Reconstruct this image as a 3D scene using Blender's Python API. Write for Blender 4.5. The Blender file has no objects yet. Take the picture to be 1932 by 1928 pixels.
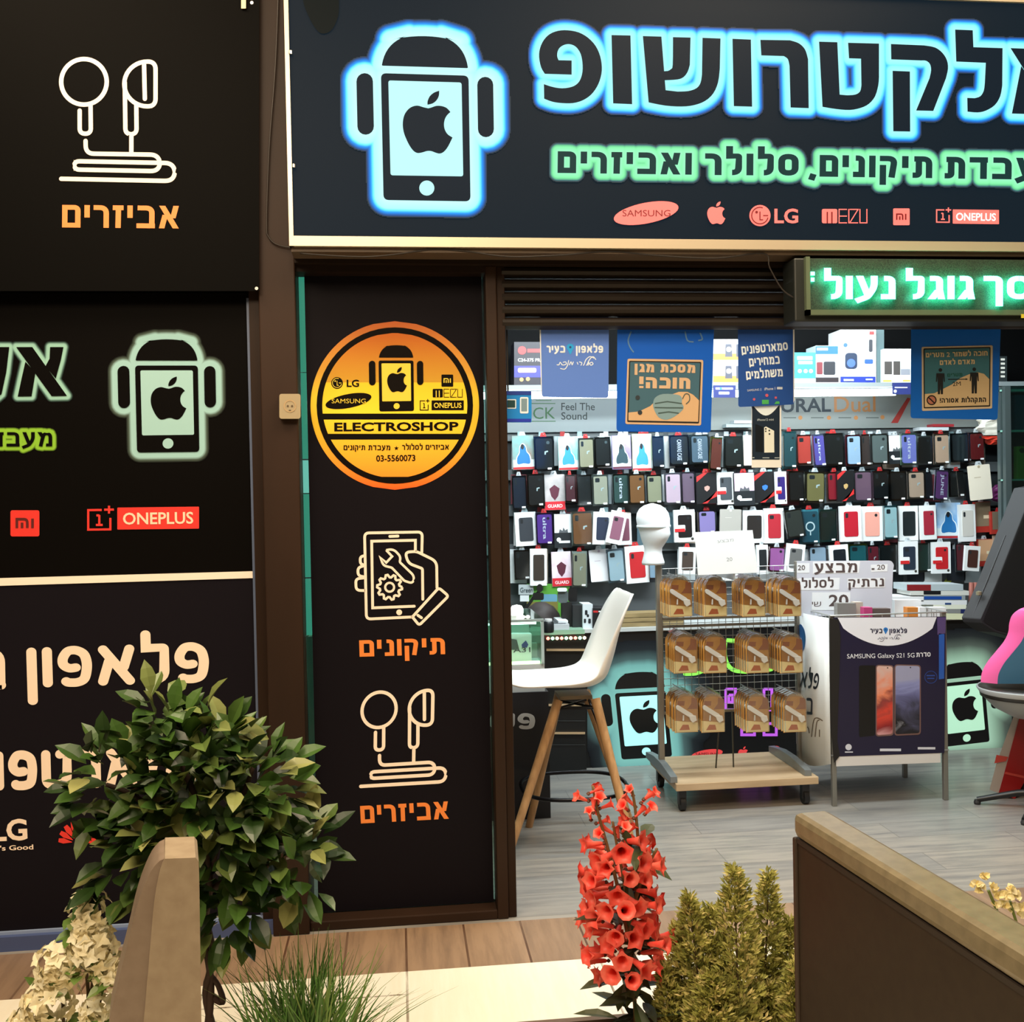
import bpy, bmesh, math, random
import numpy as np
from mathutils import Vector, Matrix
from mathutils.geometry import tessellate_polygon
random.seed(7)
SC = bpy.context.scene
COL = SC.collection
# ---------------------------------------------------------------- camera
FPX, CX, CY, CAMH = 1935.0, 966.0, 964.0, 1.5
def _basis():
    a, p, r = (math.radians(v) for v in (6.393, 0.8305, -1.1152))
    fw = np.array([math.sin(a)*math.cos(p), math.cos(a)*math.cos(p), -math.sin(p)])
    rt = np.array([math.cos(a), -math.sin(a), 0.0])
    dn = np.cross(fw, rt)
    return math.cos(r)*rt - math.sin(r)*dn, math.sin(r)*rt + math.cos(r)*dn, fw
B_R, B_D, B_F = _basis()
cam_data = bpy.data.cameras.new('camera')
cam_data.sensor_fit = 'HORIZONTAL'
cam_data.sensor_width = 36.0
cam_data.lens = 36.0*FPX/1932.0
cam_data.clip_start = 0.05
cam = bpy.data.objects.new('camera', cam_data)
COL.objects.link(cam)
_m = Matrix.Identity(4)
for i in range(3):
    _m[i][0] = B_R[i]; _m[i][1] = -B_D[i]; _m[i][2] = -B_F[i]
_m[2][3] = CAMH
cam.matrix_world = _m
SC.camera = cam
# ---------------------------------------------------------------- world, exposure, large lights
SC.view_settings.view_transform = 'Standard'
SC.view_settings.look = 'None'
SC.view_settings.gamma = 1.0
SC.view_settings.exposure = 0.0
SC.view_settings.use_curve_mapping = False
world = bpy.data.worlds.new('world')
SC.world = world
world.use_nodes = True
_bg = world.node_tree.nodes['Background']
_bg.inputs[0].default_value = (1.0, 0.72, 0.45, 1)
_bg.inputs[1].default_value = 0.10
SC.cycles.max_bounces = 8
SC.cycles.transparent_max_bounces = 24
SC.cycles.caustics_reflective = False
SC.cycles.caustics_refractive = False
def area_light(name, loc, target, sx, sy, power, color):
    d = bpy.data.lights.new(name, 'AREA'); d.shape = 'RECTANGLE'; d.size = sx; d.size_y = sy
    d.energy = power; d.color = color
    o = bpy.data.objects.new(name, d); COL.objects.link(o); o.location = loc
    o.rotation_euler = (Vector(target)-Vector(loc)).to_track_quat('-Z', 'Y').to_euler()
    return o
WARM = (1.0, 0.80, 0.56)
area_light('mall_ceiling_lamp', (-0.9, 0.6, 3.6), (-0.5, 3.0, 0.9), 2.2, 0.8, 88, WARM)
area_light('mall_ceiling_lamp', (1.3, 2.4, 3.9), (1.0, 2.6, 0.0), 2.6, 0.9, 128, WARM)
area_light('mall_ceiling_lamp', (-1.3, 2.5, 3.9), (-1.2, 2.6, 0.0), 1.6, 0.9, 60, WARM)
COOL = (0.86, 0.97, 1.0)
area_light('shop_ceiling_panel', (1.5, 4.05, 2.64), (1.6, 5.2, .6), 2.6, 0.4, 85, COOL)
area_light('shop_ceiling_panel', (1.6, 4.95, 2.64), (1.6, 6.0, 0.9), 3.0, 0.25, 60, COOL)
# ---------------------------------------------------------------- pixel rays to places
def ray(x, y):
    return B_F + B_R*((x-CX)/FPX) + B_D*((y-CY)/FPX)
def onY(x, y, Y):
    d = ray(x, y); t = Y/d[1]
    return Vector((d[0]*t, Y, CAMH+d[2]*t))
def onZ(x, y, z):
    d = ray(x, y); t = (z-CAMH)/d[2]
    return Vector((d[0]*t, d[1]*t, z))
def onX(x, y, X):
    d = ray(x, y); t = X/d[0]
    return Vector((X, d[1]*t, CAMH+d[2]*t))
def wall(Y):
    return lambda x, y, lift=0.0: onY(x, y, Y-lift)
YF = onZ(970.5, 1733, 0).y           # front of the shop frame
# ---------------------------------------------------------------- materials
MATS = {}
def lin(c):
    if isinstance(c, str):
        c = tuple(int(c[i:i+2], 16)/255 for i in (0, 2, 4))
    return tuple((v/12.92 if v <= 0.04045 else ((v+0.055)/1.055)**2.4) for v in c)
def mat(color, rough=0.5, metal=0.0, emit=None, es=1.0, spec=0.5, alpha=1.0, trans=0.0, coat=0.0, name=None, noise=None, subs=0.0):
    key = (color, rough, metal, emit, es, spec, alpha, trans, coat, noise, subs)
    if key in MATS: return MATS[key]
    m = bpy.data.materials.new(name or 'material'); m.use_nodes = True
    nt = m.node_tree; b = nt.nodes['Principled BSDF']
    c = lin(color)
    b.inputs['Base Color'].default_value = (*c, 1)
    b.inputs['Roughness'].default_value = rough
    b.inputs['Metallic'].default_value = metal
    b.inputs['Specular IOR Level'].default_value = spec
    b.inputs['Alpha'].default_value = alpha
    b.inputs['Transmission Weight'].default_value = trans
    b.inputs['Coat Weight'].default_value = coat
    if emit:
        b.inputs['Emission Color'].default_value = (*lin(emit), 1)
        b.inputs['Emission Strength'].default_value = es
    if noise:                      # (second colour, scale, stretch)
        c2, sc, st = noise
        tc = nt.nodes.new('ShaderNodeTexCoord'); mp = nt.nodes.new('ShaderNodeMapping')
        mp.inputs['Scale'].default_value = st
        nz = nt.nodes.new('ShaderNodeTexNoise'); nz.inputs['Scale'].default_value = sc; nz.inputs['Detail'].default_value = 5
        rp = nt.nodes.new('ShaderNodeValToRGB')
        rp.color_ramp.elements[0].position = 0.36; rp.color_ramp.elements[1].position = 0.66
        rp.color_ramp.elements[0].color = (*c, 1); rp.color_ramp.elements[1].color = (*lin(c2), 1)
        L = nt.links.new
        L(tc.outputs['Object'], mp.inputs['Vector']); L(mp.outputs[0], nz.inputs['Vector'])
        L(nz.outputs['Fac'], rp.inputs['Fac']); L(rp.outputs['Color'], b.inputs['Base Color'])
    MATS[key] = m
    return m
def clear_mat(tint='e8f4f6', gloss=0.14, name='clear_plastic', rough=0.08):
    key = ('clear', tint, gloss, rough)
    if key in MATS: return MATS[key]
    m = bpy.data.materials.new(name); m.use_nodes = True; nt = m.node_tree; nt.nodes.clear()
    t = nt.nodes.new('ShaderNodeBsdfTransparent'); t.inputs[0].default_value = (*lin(tint), 1)
    g = nt.nodes.new('ShaderNodeBsdfGlossy'); g.inputs['Roughness'].default_value = rough
    x = nt.nodes.new('ShaderNodeMixShader'); o = nt.nodes.new('ShaderNodeOutputMaterial')
    lw = nt.nodes.new('ShaderNodeLayerWeight'); lw.inputs['Blend'].default_value = 0.35
    mr = nt.nodes.new('ShaderNodeMapRange'); mr.inputs['To Min'].default_value = gloss*0.6; mr.inputs['To Max'].default_value = min(1, gloss*4)
    nt.links.new(lw.outputs['Facing'], mr.inputs['Value']); nt.links.new(mr.outputs[0], x.inputs[0])
    nt.links.new(t.outputs[0], x.inputs[1]); nt.links.new(g.outputs[0], x.inputs[2]); nt.links.new(x.outputs[0], o.inputs[0])
    MATS[key] = m
    return m
def ramp_mat(name, stops, emission, rough=0.5, attr='glow'):
    """a print whose colour runs over the distance from the printed outline"""
    m = bpy.data.materials.new(name); m.use_nodes = True; nt = m.node_tree; b = nt.nodes['Principled BSDF']
    at = nt.nodes.new('ShaderNodeAttribute'); at.attribute_name = attr
    rp = nt.nodes.new('ShaderNodeValToRGB')
    els = rp.color_ramp.elements
    while len(els) < len(stops): els.new(0.5)
    for e, (p, c) in zip(els, stops):
        e.position = p; e.color = (*lin(c), 1)
    nt.links.new(at.outputs['Fac'], rp.inputs['Fac'])
    b.inputs['Roughness'].default_value = rough; b.inputs['Specular IOR Level'].default_value = 0.08
    if emission:
        b.inputs['Base Color'].default_value = (0.01, 0.012, 0.015, 1)
        nt.links.new(rp.outputs['Color'], b.inputs['Emission Color']); b.inputs['Emission Strength'].default_value = emission
    else:
        nt.links.new(rp.outputs['Color'], b.inputs['Base Color'])
    return m
def plank_mat(name, c1, c2, c3, along, plank, length, rough, mortar, msize=0.004):
    m = bpy.data.materials.new(name); m.use_nodes = True; nt = m.node_tree; b = nt.nodes['Principled BSDF']; L = nt.links.new
    tc = nt.nodes.new('ShaderNodeTexCoord'); mp = nt.nodes.new('ShaderNodeMapping')
    if along == 'Y': mp.inputs['Rotation'].default_value = (0, 0, math.radians(90))
    br = nt.nodes.new('ShaderNodeTexBrick')
    br.inputs['Scale'].default_value = 1.0; br.inputs['Brick Width'].default_value = length; br.inputs['Row Height'].default_value = plank
    br.inputs['Mortar Size'].default_value = msize; br.inputs['Color1'].default_value = (*lin(c1), 1); br.inputs['Color2'].default_value = (*lin(c2), 1)
    br.inputs['Mortar'].default_value = (*lin(mortar), 1); br.offset = 0.37
    nz = nt.nodes.new('ShaderNodeTexNoise'); nz.inputs['Scale'].default_value = 3.0; nz.inputs['Detail'].default_value = 8; nz.inputs['Roughness'].default_value = 0.65
    m2 = nt.nodes.new('ShaderNodeMapping'); m2.inputs['Scale'].default_value = (1.0, 9.0, 1.0)
    mx = nt.nodes.new('ShaderNodeMixRGB'); mx.inputs['Color2'].default_value = (*lin(c3), 1)
    rp = nt.nodes.new('ShaderNodeValToRGB'); rp.color_ramp.elements[0].position = 0.42; rp.color_ramp.elements[1].position = 0.72
    L(tc.outputs['Object'], mp.inputs['Vector']); L(mp.outputs[0], br.inputs['Vector']); L(mp.outputs[0], m2.inputs['Vector']); L(m2.outputs[0], nz.inputs['Vector'])
    L(nz.outputs['Fac'], rp.inputs['Fac']); L(rp.outputs['Color'], mx.inputs['Fac']); L(br.outputs['Color'], mx.inputs['Color1']); L(mx.outputs[0], b.inputs['Base Color'])
    b.inputs['Roughness'].default_value = rough
    return m
# ---------------------------------------------------------------- mesh building
class G:
    def __init__(s): s.v = []; s.f = []
    def add(s, vs, fs):
        k = len(s.v); s.v += [Vector(v) for v in vs]; s.f += [tuple(i+k for i in f) for f in fs]; return s
    def box(s, lo, hi):
        x0, y0, z0 = lo; x1, y1, z1 = hi
        return s.add([(x0,y0,z0),(x1,y0,z0),(x1,y1,z0),(x0,y1,z0),(x0,y0,z1),(x1,y0,z1),(x1,y1,z1),(x0,y1,z1)],
                     [(0,3,2,1),(4,5,6,7),(0,1,5,4),(1,2,6,5),(2,3,7,6),(3,0,4,7)])
    def prism(s, front, back):
        """closed solid between two outlines with the same count of points"""
        n = len(front); tri = tris(front)
        fs = [t for t in tri] + [tuple(n+i for i in reversed(t)) for t in tri]
        fs += [(i, n+i, n+(i+1) % n, (i+1) % n) for i in range(n)]
        return s.add(list(front)+list(back), fs)
    def flat(s, pts):
        return s.add(pts, tris(pts))
    def tube(s, path, r, n=8, cap=True, r2=None):
        path = [Vector(p) for p in path]; rings = []
        up = Vector((0.13, 0.21, 0.97))
        for i, p in enumerate(path):
            t = (path[min(i+1, len(path)-1)]-path[max(i-1, 0)]).normalized()
            a = t.cross(up)
            if a.length < 1e-3: a = t.cross(Vector((1, 0, 0)))
            a.normalize(); b = t.cross(a)
            rr = r if r2 is None else r+(r2-r)*i/(len(path)-1)
            rings.append([p+(a*math.cos(2*math.pi*k/n)+b*math.sin(2*math.pi*k/n))*rr for k in range(n)])
        vs = [v for ring in rings for v in ring]; fs = []
        for i in range(len(path)-1):
            for k in range(n):
                fs.append((i*n+k, i*n+(k+1) % n, (i+1)*n+(k+1) % n, (i+1)*n+k))
        if cap:
            fs.append(tuple(range(n-1, -1, -1))); fs.append(tuple((len(path)-1)*n+k for k in range(n)))
        return s.add(vs, fs)
    def lathe(s, c, prof, n=24, sx=1.0, sy=1.0):
        vs = []; fs = []; c = Vector(c)
        for r, z in prof:
            for k in range(n):
                a = 2*math.pi*k/n; vs.append(c+Vector((r*sx*math.cos(a), r*sy*math.sin(a), z)))
        for i in range(len(prof)-1):
            for k in range(n): fs.append((i*n+k, i*n+(k+1) % n, (i+1)*n+(k+1) % n, (i+1)*n+k))
        fs.append(tuple(range(n-1, -1, -1))); fs.append(tuple((len(prof)-1)*n+k for k in range(n)))
        return s.add(vs, fs)
    def build(s, name, m, parent=None, smooth=False, bevel=0.0, attr=None):
        org = ORG.get(parent.name, Vector((0, 0, 0))) if parent else Vector((0, 0, 0))
        me = bpy.data.meshes.new(name)
        me.from_pydata([tuple(v-org) for v in s.v], [], s.f)
        me.validate()
        if attr is not None:
            a = me.attributes.new('glow', 'FLOAT', 'POINT'); a.data.foreach_set('value', attr)
        o = bpy.data.objects.new(name, me); COL.objects.link(o)
        if m: me.materials.append(m)
        if smooth:
            for p in me.polygons: p.use_smooth = True
            if smooth is not True:
                me.set_sharp_from_angle(angle=math.radians(smooth))
        if bevel:
            b = o.modifiers.new('bevel', 'BEVEL'); b.width = bevel; b.segments = 2; b.limit_method = 'ANGLE'
        if parent:
            o.parent = parent
        ORG[o.name] = org
        return o
ORG = {}
def tris(pts):
    pts = [Vector(p) for p in pts]
    if len(pts) <= 3: return [tuple(range(len(pts)))]
    # project to the best plane for tessellation
    n = Vector((0, 0, 0))
    for i, p in enumerate(pts):
        q = pts[(i+1) % len(pts)]
        n += Vector(((p.y-q.y)*(p.z+q.z), (p.z-q.z)*(p.x+q.x), (p.x-q.x)*(p.y+q.y)))
    if len(pts) == 4: 
        return [(0, 1, 2, 3)]
    n.normalize()
    a = n.orthogonal().normalized(); b = n.cross(a)
    out = tessellate_polygon([[Vector((p.dot(a), p.dot(b), 0)) for p in pts]])
    res = []
    for t in out:
        i, j, k = t
        nn = (pts[j]-pts[i]).cross(pts[k]-pts[i])
        res.append((i, j, k) if nn.dot(n) >= 0 else (i, k, j))
    return res
def tag(o, label=None, cat=None, group=None, kind=None):
    if label: o['label'] = label
    if cat: o['category'] = cat
    if group: o['group'] = group
    if kind: o['kind'] = kind
    return o
def thing(name, loc, label, cat, group=None):
    o = bpy.data.objects.new(name, None); COL.objects.link(o); o.location = loc; o.empty_display_size = 0.05
    ORG[o.name] = Vector(loc)
    return tag(o, label, cat, group)
def struct(g, name, m, parent=None, **k):
    o = g.build(name, m, parent, **k)
    if not parent: o['kind'] = 'structure'
    return o
# ---------------------------------------------------------------- 2d outlines (pixel or unit space)
def fillet(path, closed=False, n=6):
    P = [(p[0], p[1], p[2] if len(p) > 2 else 0) for p in path]; out = []; N = len(P)
    for i, (x, y, r) in enumerate(P):
        if r <= 0 or (not closed and i in (0, N-1)): out.append((x, y)); continue
        p = Vector((x, y)); a = Vector(P[i-1][:2])-p; b = Vector(P[(i+1) % N][:2])-p
        la, lb = a.length, b.length; a.normalize(); b.normalize()
        d = min(r, la*0.98, lb*0.98)
        s, e = p+a*d, p+b*d
        for k in range(n+1):
            t = k/n
            q = s*(1-t)**2 + p*(2*t*(1-t)) + e*t*t
            # pull the quadratic towards a round arc
            out.append((q.x, q.y))
    return out
class Lad(list):
    """outline of a stroke: left side, cap, right side, cap"""
    rnd = False
    def like(s, pts):
        q = Lad(pts); q.rnd = s.rnd; return q
def like(p, pts):
    return p.like(pts) if isinstance(p, Lad) else pts
def thick(path, h, rnd=False):
    pts = [Vector(p[:2]) for p in path]
    q = [pts[0]]
    for p in pts[1:]:
        if (p-q[-1]).length > 1e-5: q.append(p)
    pts = q; n = len(pts)
    dirs = [(pts[i+1]-pts[i]).normalized() for i in range(n-1)]
    Lp, Rp = [], []
    for i in range(n):
        if i == 0: nm = Vector((-dirs[0].y, dirs[0].x)); k = 1
        elif i == n-1: nm = Vector((-dirs[-1].y, dirs[-1].x)); k = 1
        else:
            a = Vector((-dirs[i-1].y, dirs[i-1].x)); b = Vector((-dirs[i].y, dirs[i].x))
            nm = (a+b)
            if nm.length < 1e-4: nm = a
            nm.normalize(); k = 1/max(0.5, nm.dot(a))
        Lp.append(pts[i]+nm*h*k); Rp.append(pts[i]-nm*h*k)
    for side in (Lp, Rp):          # tight bends: gather the inner side in one point
        for _ in range(6):
            for i in range(n-1):
                if (side[i+1]-side[i]).dot(dirs[i]) < -1e-9:
                    a = (side[i]+side[i+1])/2; side[i] = a; side[i+1] = a.copy()
    out = list(Lp)
    if rnd:
        d = dirs[-1]; nm = Vector((-d.y, d.x))
        out += [pts[-1]+nm*h*math.cos(t)+d*h*math.sin(t) for t in [math.pi*k/8 for k in range(1, 8)]]
    out += list(reversed(Rp))
    if rnd:
        d = -dirs[0]; nm = Vector((-d.y, d.x))
        out += [pts[0]+nm*h*math.cos(t)+d*h*math.sin(t) for t in [math.pi*k/8 for k in range(1, 8)]]
    q = Lad([(p.x, p.y) for p in out]); q.rnd = rnd
    return q
def circ(cx, cy, r, n=28, ry=None, rot=0):
    ry = ry or r; c, s = math.cos(rot), math.sin(rot)
    return [(cx+r*math.cos(t)*c-ry*math.sin(t)*s, cy+r*math.cos(t)*s+ry*math.sin(t)*c) for t in [2*math.pi*k/n for k in range(n)]]
def ring(cx, cy, r, w, n=32):
    pts = circ(cx, cy, r, n)
    return [[pts[i], pts[(i+1) % n], *[(cx+(p[0]-cx)*(r-w)/r, cy+(p[1]-cy)*(r-w)/r) for p in (pts[(i+1) % n], pts[i])]] for i in range(n)]
def rect(x0, y0, x1, y1, r=0):
    return fillet([(x0, y0, r), (x1, y0, r), (x1, y1, r), (x0, y1, r)], True) if r else [(x0, y0), (x1, y0), (x1, y1), (x0, y1)]
def zoomed(pts, ox, oy, s):
    return [(ox+p[0]/s, oy+p[1]/s, *( [p[2]/s] if len(p) > 2 else [])) for p in pts]
def bez(pts, n=8):
    """smooth closed curve through points (Catmull-Rom)"""
    out = []; N = len(pts)
    for i in range(N):
        p0, p1, p2, p3 = (Vector(pts[(i+k-1) % N][:2]) for k in range(4))
        for k in range(n):
            t = k/n
            q = 0.5*((2*p1)+(p2-p0)*t+(2*p0-5*p1+4*p2-p3)*t*t+(3*p1-p0-3*p2+p3)*t**3)
            out.append((q.x, q.y))
    return out
def smooth_open(pts, n=6):
    out = []; N = len(pts)
    for i in range(N-1):
        p0, p1, p2, p3 = (Vector(pts[min(max(i+k-1, 0), N-1)]) for k in range(4))
        for k in range(n):
            t = k/n
            out.append(0.5*((2*p1)+(p2-p0)*t+(2*p0-5*p1+4*p2-p3)*t*t+(3*p1-p0-3*p2+p3)*t**3))
    out.append(Vector(pts[-1]))
    return out
def par(x0, y0, x1, y1, h):
    dx, dy = x1-x0, y1-y0; hx = h*math.hypot(dx, dy)/abs(dy)
    return [(x0-hx, y0), (x0+hx, y0), (x1+hx, y1), (x1-hx, y1)]
def heb(ch, h, rnd=False):
    T, B = 1-h, h
    S = lambda *p: thick(fillet(p), h, rnd)
    P = lambda a, b, c, d: S((a, b), (c, d)) if rnd else par(a, b, c, d, h)
    e = h if rnd else 0          # round caps stop short so they end on the line
    t1, b0 = 1-e, e
    D = {
     'א': (.80, [P(h*1.25, t1, .80-h*1.25, b0), P(.80-h*1.2, t1, .55, .45), P(h*1.1, b0, .25, .60)]),
     'ב': (.72, [S((.04+e, T), (.60, T, .24), (.60, B)), S((e, B), (.72-e, B))]),
     'ג': (.50, [S((.06+e, T), (.36, T, .14), (.36, .3)), P(.36, .40, .42, b0), P(.34, .40, .11, b0)]),
     'ד': (.68, [S((e, T), (.68-e, T)), S((.52, T), (.52, b0))]),
     'ה': (.72, [S((e, T), (.72-h, T, .24), (.72-h, b0)), S((h, .55), (h, b0))]),
     'ו': (2*h, [S((h, t1), (h, b0))]),
     'ז': (.42, [S((e, T), (.42-e, T)), S((.22, T), (.21, b0))]),
     'ח': (.72, [S((h, b0), (h, T), (.72-h, T, .22), (.72-h, b0))]),
     'ט': (.74, [S((h, t1), (h, B, .16), (.74-h, B, .26), (.74-h, T, .03), (.46, T))]),
     'י': (2*h, [S((h, t1), (h, .45))]),
     'כ': (.60, [S((.03+e, T), (.60-h, T, .28), (.60-h, B, .28), (.03+e, B))]),
     'ך': (.58, [S((e, T), (.58-h, T, .16), (.58-h, -.3))]),
     'ל': (.58, [S((h, 1.34-e), (h, T), (.58-h, T, .04), (.58-h, B, .34), (.22, B))]),
     'מ': (.80, [S((.46, B), (.80-h, B), (.80-h, T, .26), (.34, T, .2), (.16, b0)), P(h*1.05, t1, .30, .62)]),
     'ם': (.72, [S((h, 0), (h, T), (.72-h, T, .16), (.72-h, B), (h, B))]),
     'נ': (.46, [S((.1+e, T), (.46-h, T, .16), (.46-h, B), (e, B))]),
     'ן': (2*h, [S((h, t1), (h, -.32))]),
     'ס': (.74, [S((.36, T), (.74-h, T, .3), (.74-h, .42, .02), (.74-h, B, .34), (.37, B), (h, B, .34), (h, .42, .02), (h, T, .3), (.37, T))]),
     'ע': (.68, [S((.68-h, t1), (.68-h, .5, .2), (.36, .1, .1), (e, -.08)), P(h*1.05, t1, .38, .14)]),
     'פ': (.70, [thick(smooth_open([(.37, .47), (.24, .46), (h+.02, .54), (h, .68), (h+.06, .82), (.25, T), (.40, T), (.54, .80), (.70-h, .62), (.70-h, .42), (.54, .19), (.40, B), (.22, B), (.06+e, B+.03)], 5), h, rnd)]),
     'צ': (.66, [P(h*1.25, t1, .66-h*1.2, .06), S((e, B), (.64-e, B)), P(.66-h*1.2, t1, .45, .46)]),
     'ק': (.70, [S((e, T), (.70-h, T, .26), (.46, b0)), S((h, .58), (h, -.34))]),
     'ר': (.60, [S((e, T), (.60-h, T, .26), (.60-h, b0))]),
     'ש': (.94, [S((h, t1), (h, B, .1), (.94-h, B, .4), (.94-h, t1)), S((.47, t1), (.47, .46, .14), (h, .38))]),
     'ת': (.76, [S((.06+e, T), (.76-h, T, .24), (.76-h, b0)), S((.24, T), (.24, B, .12), (e, B))]),
     ',': (.2, [S((.13, .12), (.04, -.16))]), '!': (2*h, [S((h, 1.05), (h, .36)), S((h, .2), (h, 0))]), "'": (2*h, [S((h, 1), (h, .7))]),
     ' ': (.3, []), '"': (.3, [S((.06, 1), (.06, .7)), S((.24, 1), (.24, .7))]),
    }
    return D[ch]
def hebrew(text, x0, y0, x1, y1, hgt, w=0.2, gap=0.15, rnd=False):
    """text in reading order; returns outlines in pixel space. (x0,y0)-(x1,y1) is the baseline, hgt the letter height"""
    h = w/2; pen = 0; parts = []
    for ch in reversed(text):
        adv, ps = heb(ch, h, rnd)
        parts += [like(p, [(pen+x, y) for x, y in p]) for p in ps]; pen += adv+gap
    pen -= gap
    L = math.hypot(x1-x0, y1-y0); ux, uy = (x1-x0)/L, (y1-y0)/L
    kx = L/pen
    return [like(p, [(x0+ux*x*kx+uy*y*hgt, y0+uy*x*kx-ux*y*hgt) for x, y in p]) for p in parts]
_TXT = {}
def latin_mesh(text, off):
    if (text, off) in _TXT: return _TXT[(text, off)]
    c = bpy.data.curves.new('t', 'FONT'); c.body = text; c.offset = off; c.resolution_u = 3
    o = bpy.data.objects.new('t', c); COL.objects.link(o)
    dg = bpy.context.evaluated_depsgraph_get(); me = bpy.data.meshes.new_from_object(o.evaluated_get(dg))
    v = [(p.co.x, p.co.y) for p in me.vertices]; f = [tuple(p.vertices) for p in me.polygons]
    bpy.data.objects.remove(o); bpy.data.curves.remove(c); bpy.data.meshes.remove(me)
    xs = [p[0] for p in v]; ys = [p[1] for p in v]
    x0, x1 = min(xs), max(xs)
    cap = 0.70
    v = [((x-x0)/(x1-x0), y/cap) for x, y in v]
    _TXT[(text, off)] = (v, f)
    return v, f
def latin(g, text, fn, x0, y0, x1, y1, hgt, lift, off=0.0):
    v, f = latin_mesh(text, off)
    L = math.hypot(x1-x0, y1-y0); ux, uy = (x1-x0)/L, (y1-y0)/L
    g.add([fn(x0+ux*x*L+uy*y*hgt, y0+uy*x*L-ux*y*hgt, lift) for x, y in v], f)
    return g
def shapes(polys, fn, lift, g=None):
    g = g or G()
    for k, p in enumerate(polys):
        e = lift+(k % 6)*8e-5          # overlapping strokes lie in thin layers of paint
        if isinstance(p, Lad):
            N = len(p); c = 7 if p.rnd else 0; n = (N-2*c)//2
            for i in range(n-1):
                q = [p[j] for j in (i, i+1, N-1-c-(i+1), N-1-c-i)]
                g.add([fn(x, y, e+(i % 8)*1e-5) for x, y in q], [(0, 1, 2, 3)])
            if c:
                for idx in (list(range(n-1, n+8)), list(range(N-8, N))+[0]):
                    g.add([fn(p[j][0], p[j][1], e+8e-5) for j in idx], [tuple(range(len(idx)))])
        else:
            g.flat([fn(x, y, e) for x, y in [q[:2] for q in p]])
    return g
def slab(pts, fn, l0, l1, g=None):
    g = g or G()
    return g.prism([fn(x, y, l1) for x, y in [q[:2] for q in pts]], [fn(x, y, l0) for x, y in [q[:2] for q in pts]])
def halo(polys, fn, lift, R, step, name, m, parent, clip=None, clip0=None):
    """printed halo around the outlines: a fine sheet carrying each point's distance to the outline"""
    P = [np.array([q[:2] for q in p], float) for p in polys]
    lo = np.min([p.min(0) for p in P], 0)-R-step; hi = np.max([p.max(0) for p in P], 0)+R+step
    if clip: hi[0] = min(hi[0], clip)
    if clip0: lo[0] = max(lo[0], clip0)
    nx = int((hi[0]-lo[0])/step)+1; ny = int((hi[1]-lo[1])/step)+1
    X, Y = np.meshgrid(lo[0]+np.arange(nx)*step, lo[1]+np.arange(ny)*step)
    D = np.full(X.shape, 1e9)
    for p in P:
        a0 = p.min(0)-R*1.5; a1 = p.max(0)+R*1.5
        i0, i1 = max(0, int((a0[0]-lo[0])/step)), min(nx, int((a1[0]-lo[0])/step)+2)
        j0, j1 = max(0, int((a0[1]-lo[1])/step)), min(ny, int((a1[1]-lo[1])/step)+2)
        x, y = X[j0:j1, i0:i1], Y[j0:j1, i0:i1]
        d = np.full(x.shape, 1e9); ins = np.zeros(x.shape, bool)
        for k in range(len(p)):
            a, b = p[k], p[(k+1) % len(p)]; ab = b-a; q = ab@ab+1e-9
            t = np.clip(((x-a[0])*ab[0]+(y-a[1])*ab[1])/q, 0, 1)
            d = np.minimum(d, np.hypot(x-a[0]-t*ab[0], y-a[1]-t*ab[1]))
            c = (a[1] > y) != (b[1] > y)
            with np.errstate(divide='ignore', invalid='ignore'):
                xi = a[0]+(y-a[1])/(b[1]-a[1]+1e-12)*(b[0]-a[0])
            ins ^= c & (x < xi)
        d[ins] = 0
        D[j0:j1, i0:i1] = np.minimum(D[j0:j1, i0:i1], d)
    D = np.minimum(D/R, 1.0)
    q = np.minimum(np.minimum(D[:-1, :-1], D[1:, :-1]), np.minimum(D[:-1, 1:], D[1:, 1:])) < 1.0
    idx = -np.ones(X.shape, int); use = np.zeros(X.shape, bool)
    for dj in (0, 1):
        for di in (0, 1):
            use[dj:ny-1+dj, di:nx-1+di] |= q
    idx[use] = np.arange(use.sum())
    g = G(); g.v = [fn(x, y, lift) for x, y in zip(X[use], Y[use])]
    js, is_ = np.nonzero(q)
    g.f = [(idx[j, i], idx[j+1, i], idx[j+1, i+1], idx[j, i+1]) for j, i in zip(js, is_)]
    return g.build(name, m, parent, attr=D[use].astype(np.float32))
# ---------------------------------------------------------------- shared emblem and logo outlines
def affine(src, dst):
    A = np.array([[x, y, 1] for x, y in src], float); Bx = np.array(dst, float)
    K = np.linalg.solve(A, Bx)
    def f(p):
        q = np.array([p[0], p[1], 1.0])@K
        return (float(q[0]), float(q[1]))
    return f
def apple_pts():
    a = smooth_open([(1110,788),(1075,780),(1030,768),(985,780),(952,810),(932,850),(925,905),(932,960),(950,1010),(975,1060),(1003,1097),(1032,1113),(1066,1109),(1100,1099),(1132,1099),(1165,1111),(1195,1117),(1225,1103),(1255,1065),(1287,1000)], 3)
    b = smooth_open([(1287,1000),(1253,978),(1232,945),(1225,905),(1232,865),(1250,835),(1272,815)], 3)
    c = smooth_open([(1272,815),(1245,786),(1210,772),(1170,770),(1130,783),(1110,788)], 3)
    body = [tuple(p) for p in a[:-1]+b[:-1]+c[:-1]]
    l1 = smooth_open([(1190,660),(1188,695),(1172,728),(1143,752),(1105,762)], 3)
    l2 = smooth_open([(1105,762),(1106,735),(1122,700),(1152,674),(1190,660)], 3)
    leaf = [tuple(p) for p in l1[:-1]+l2[:-1]]
    return body, leaf
ABODY, ALEAF = apple_pts()
def capsule(x0, y0, x1, y1, r):
    return thick([(x0, y0), (x1, y1)], r, True)
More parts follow.
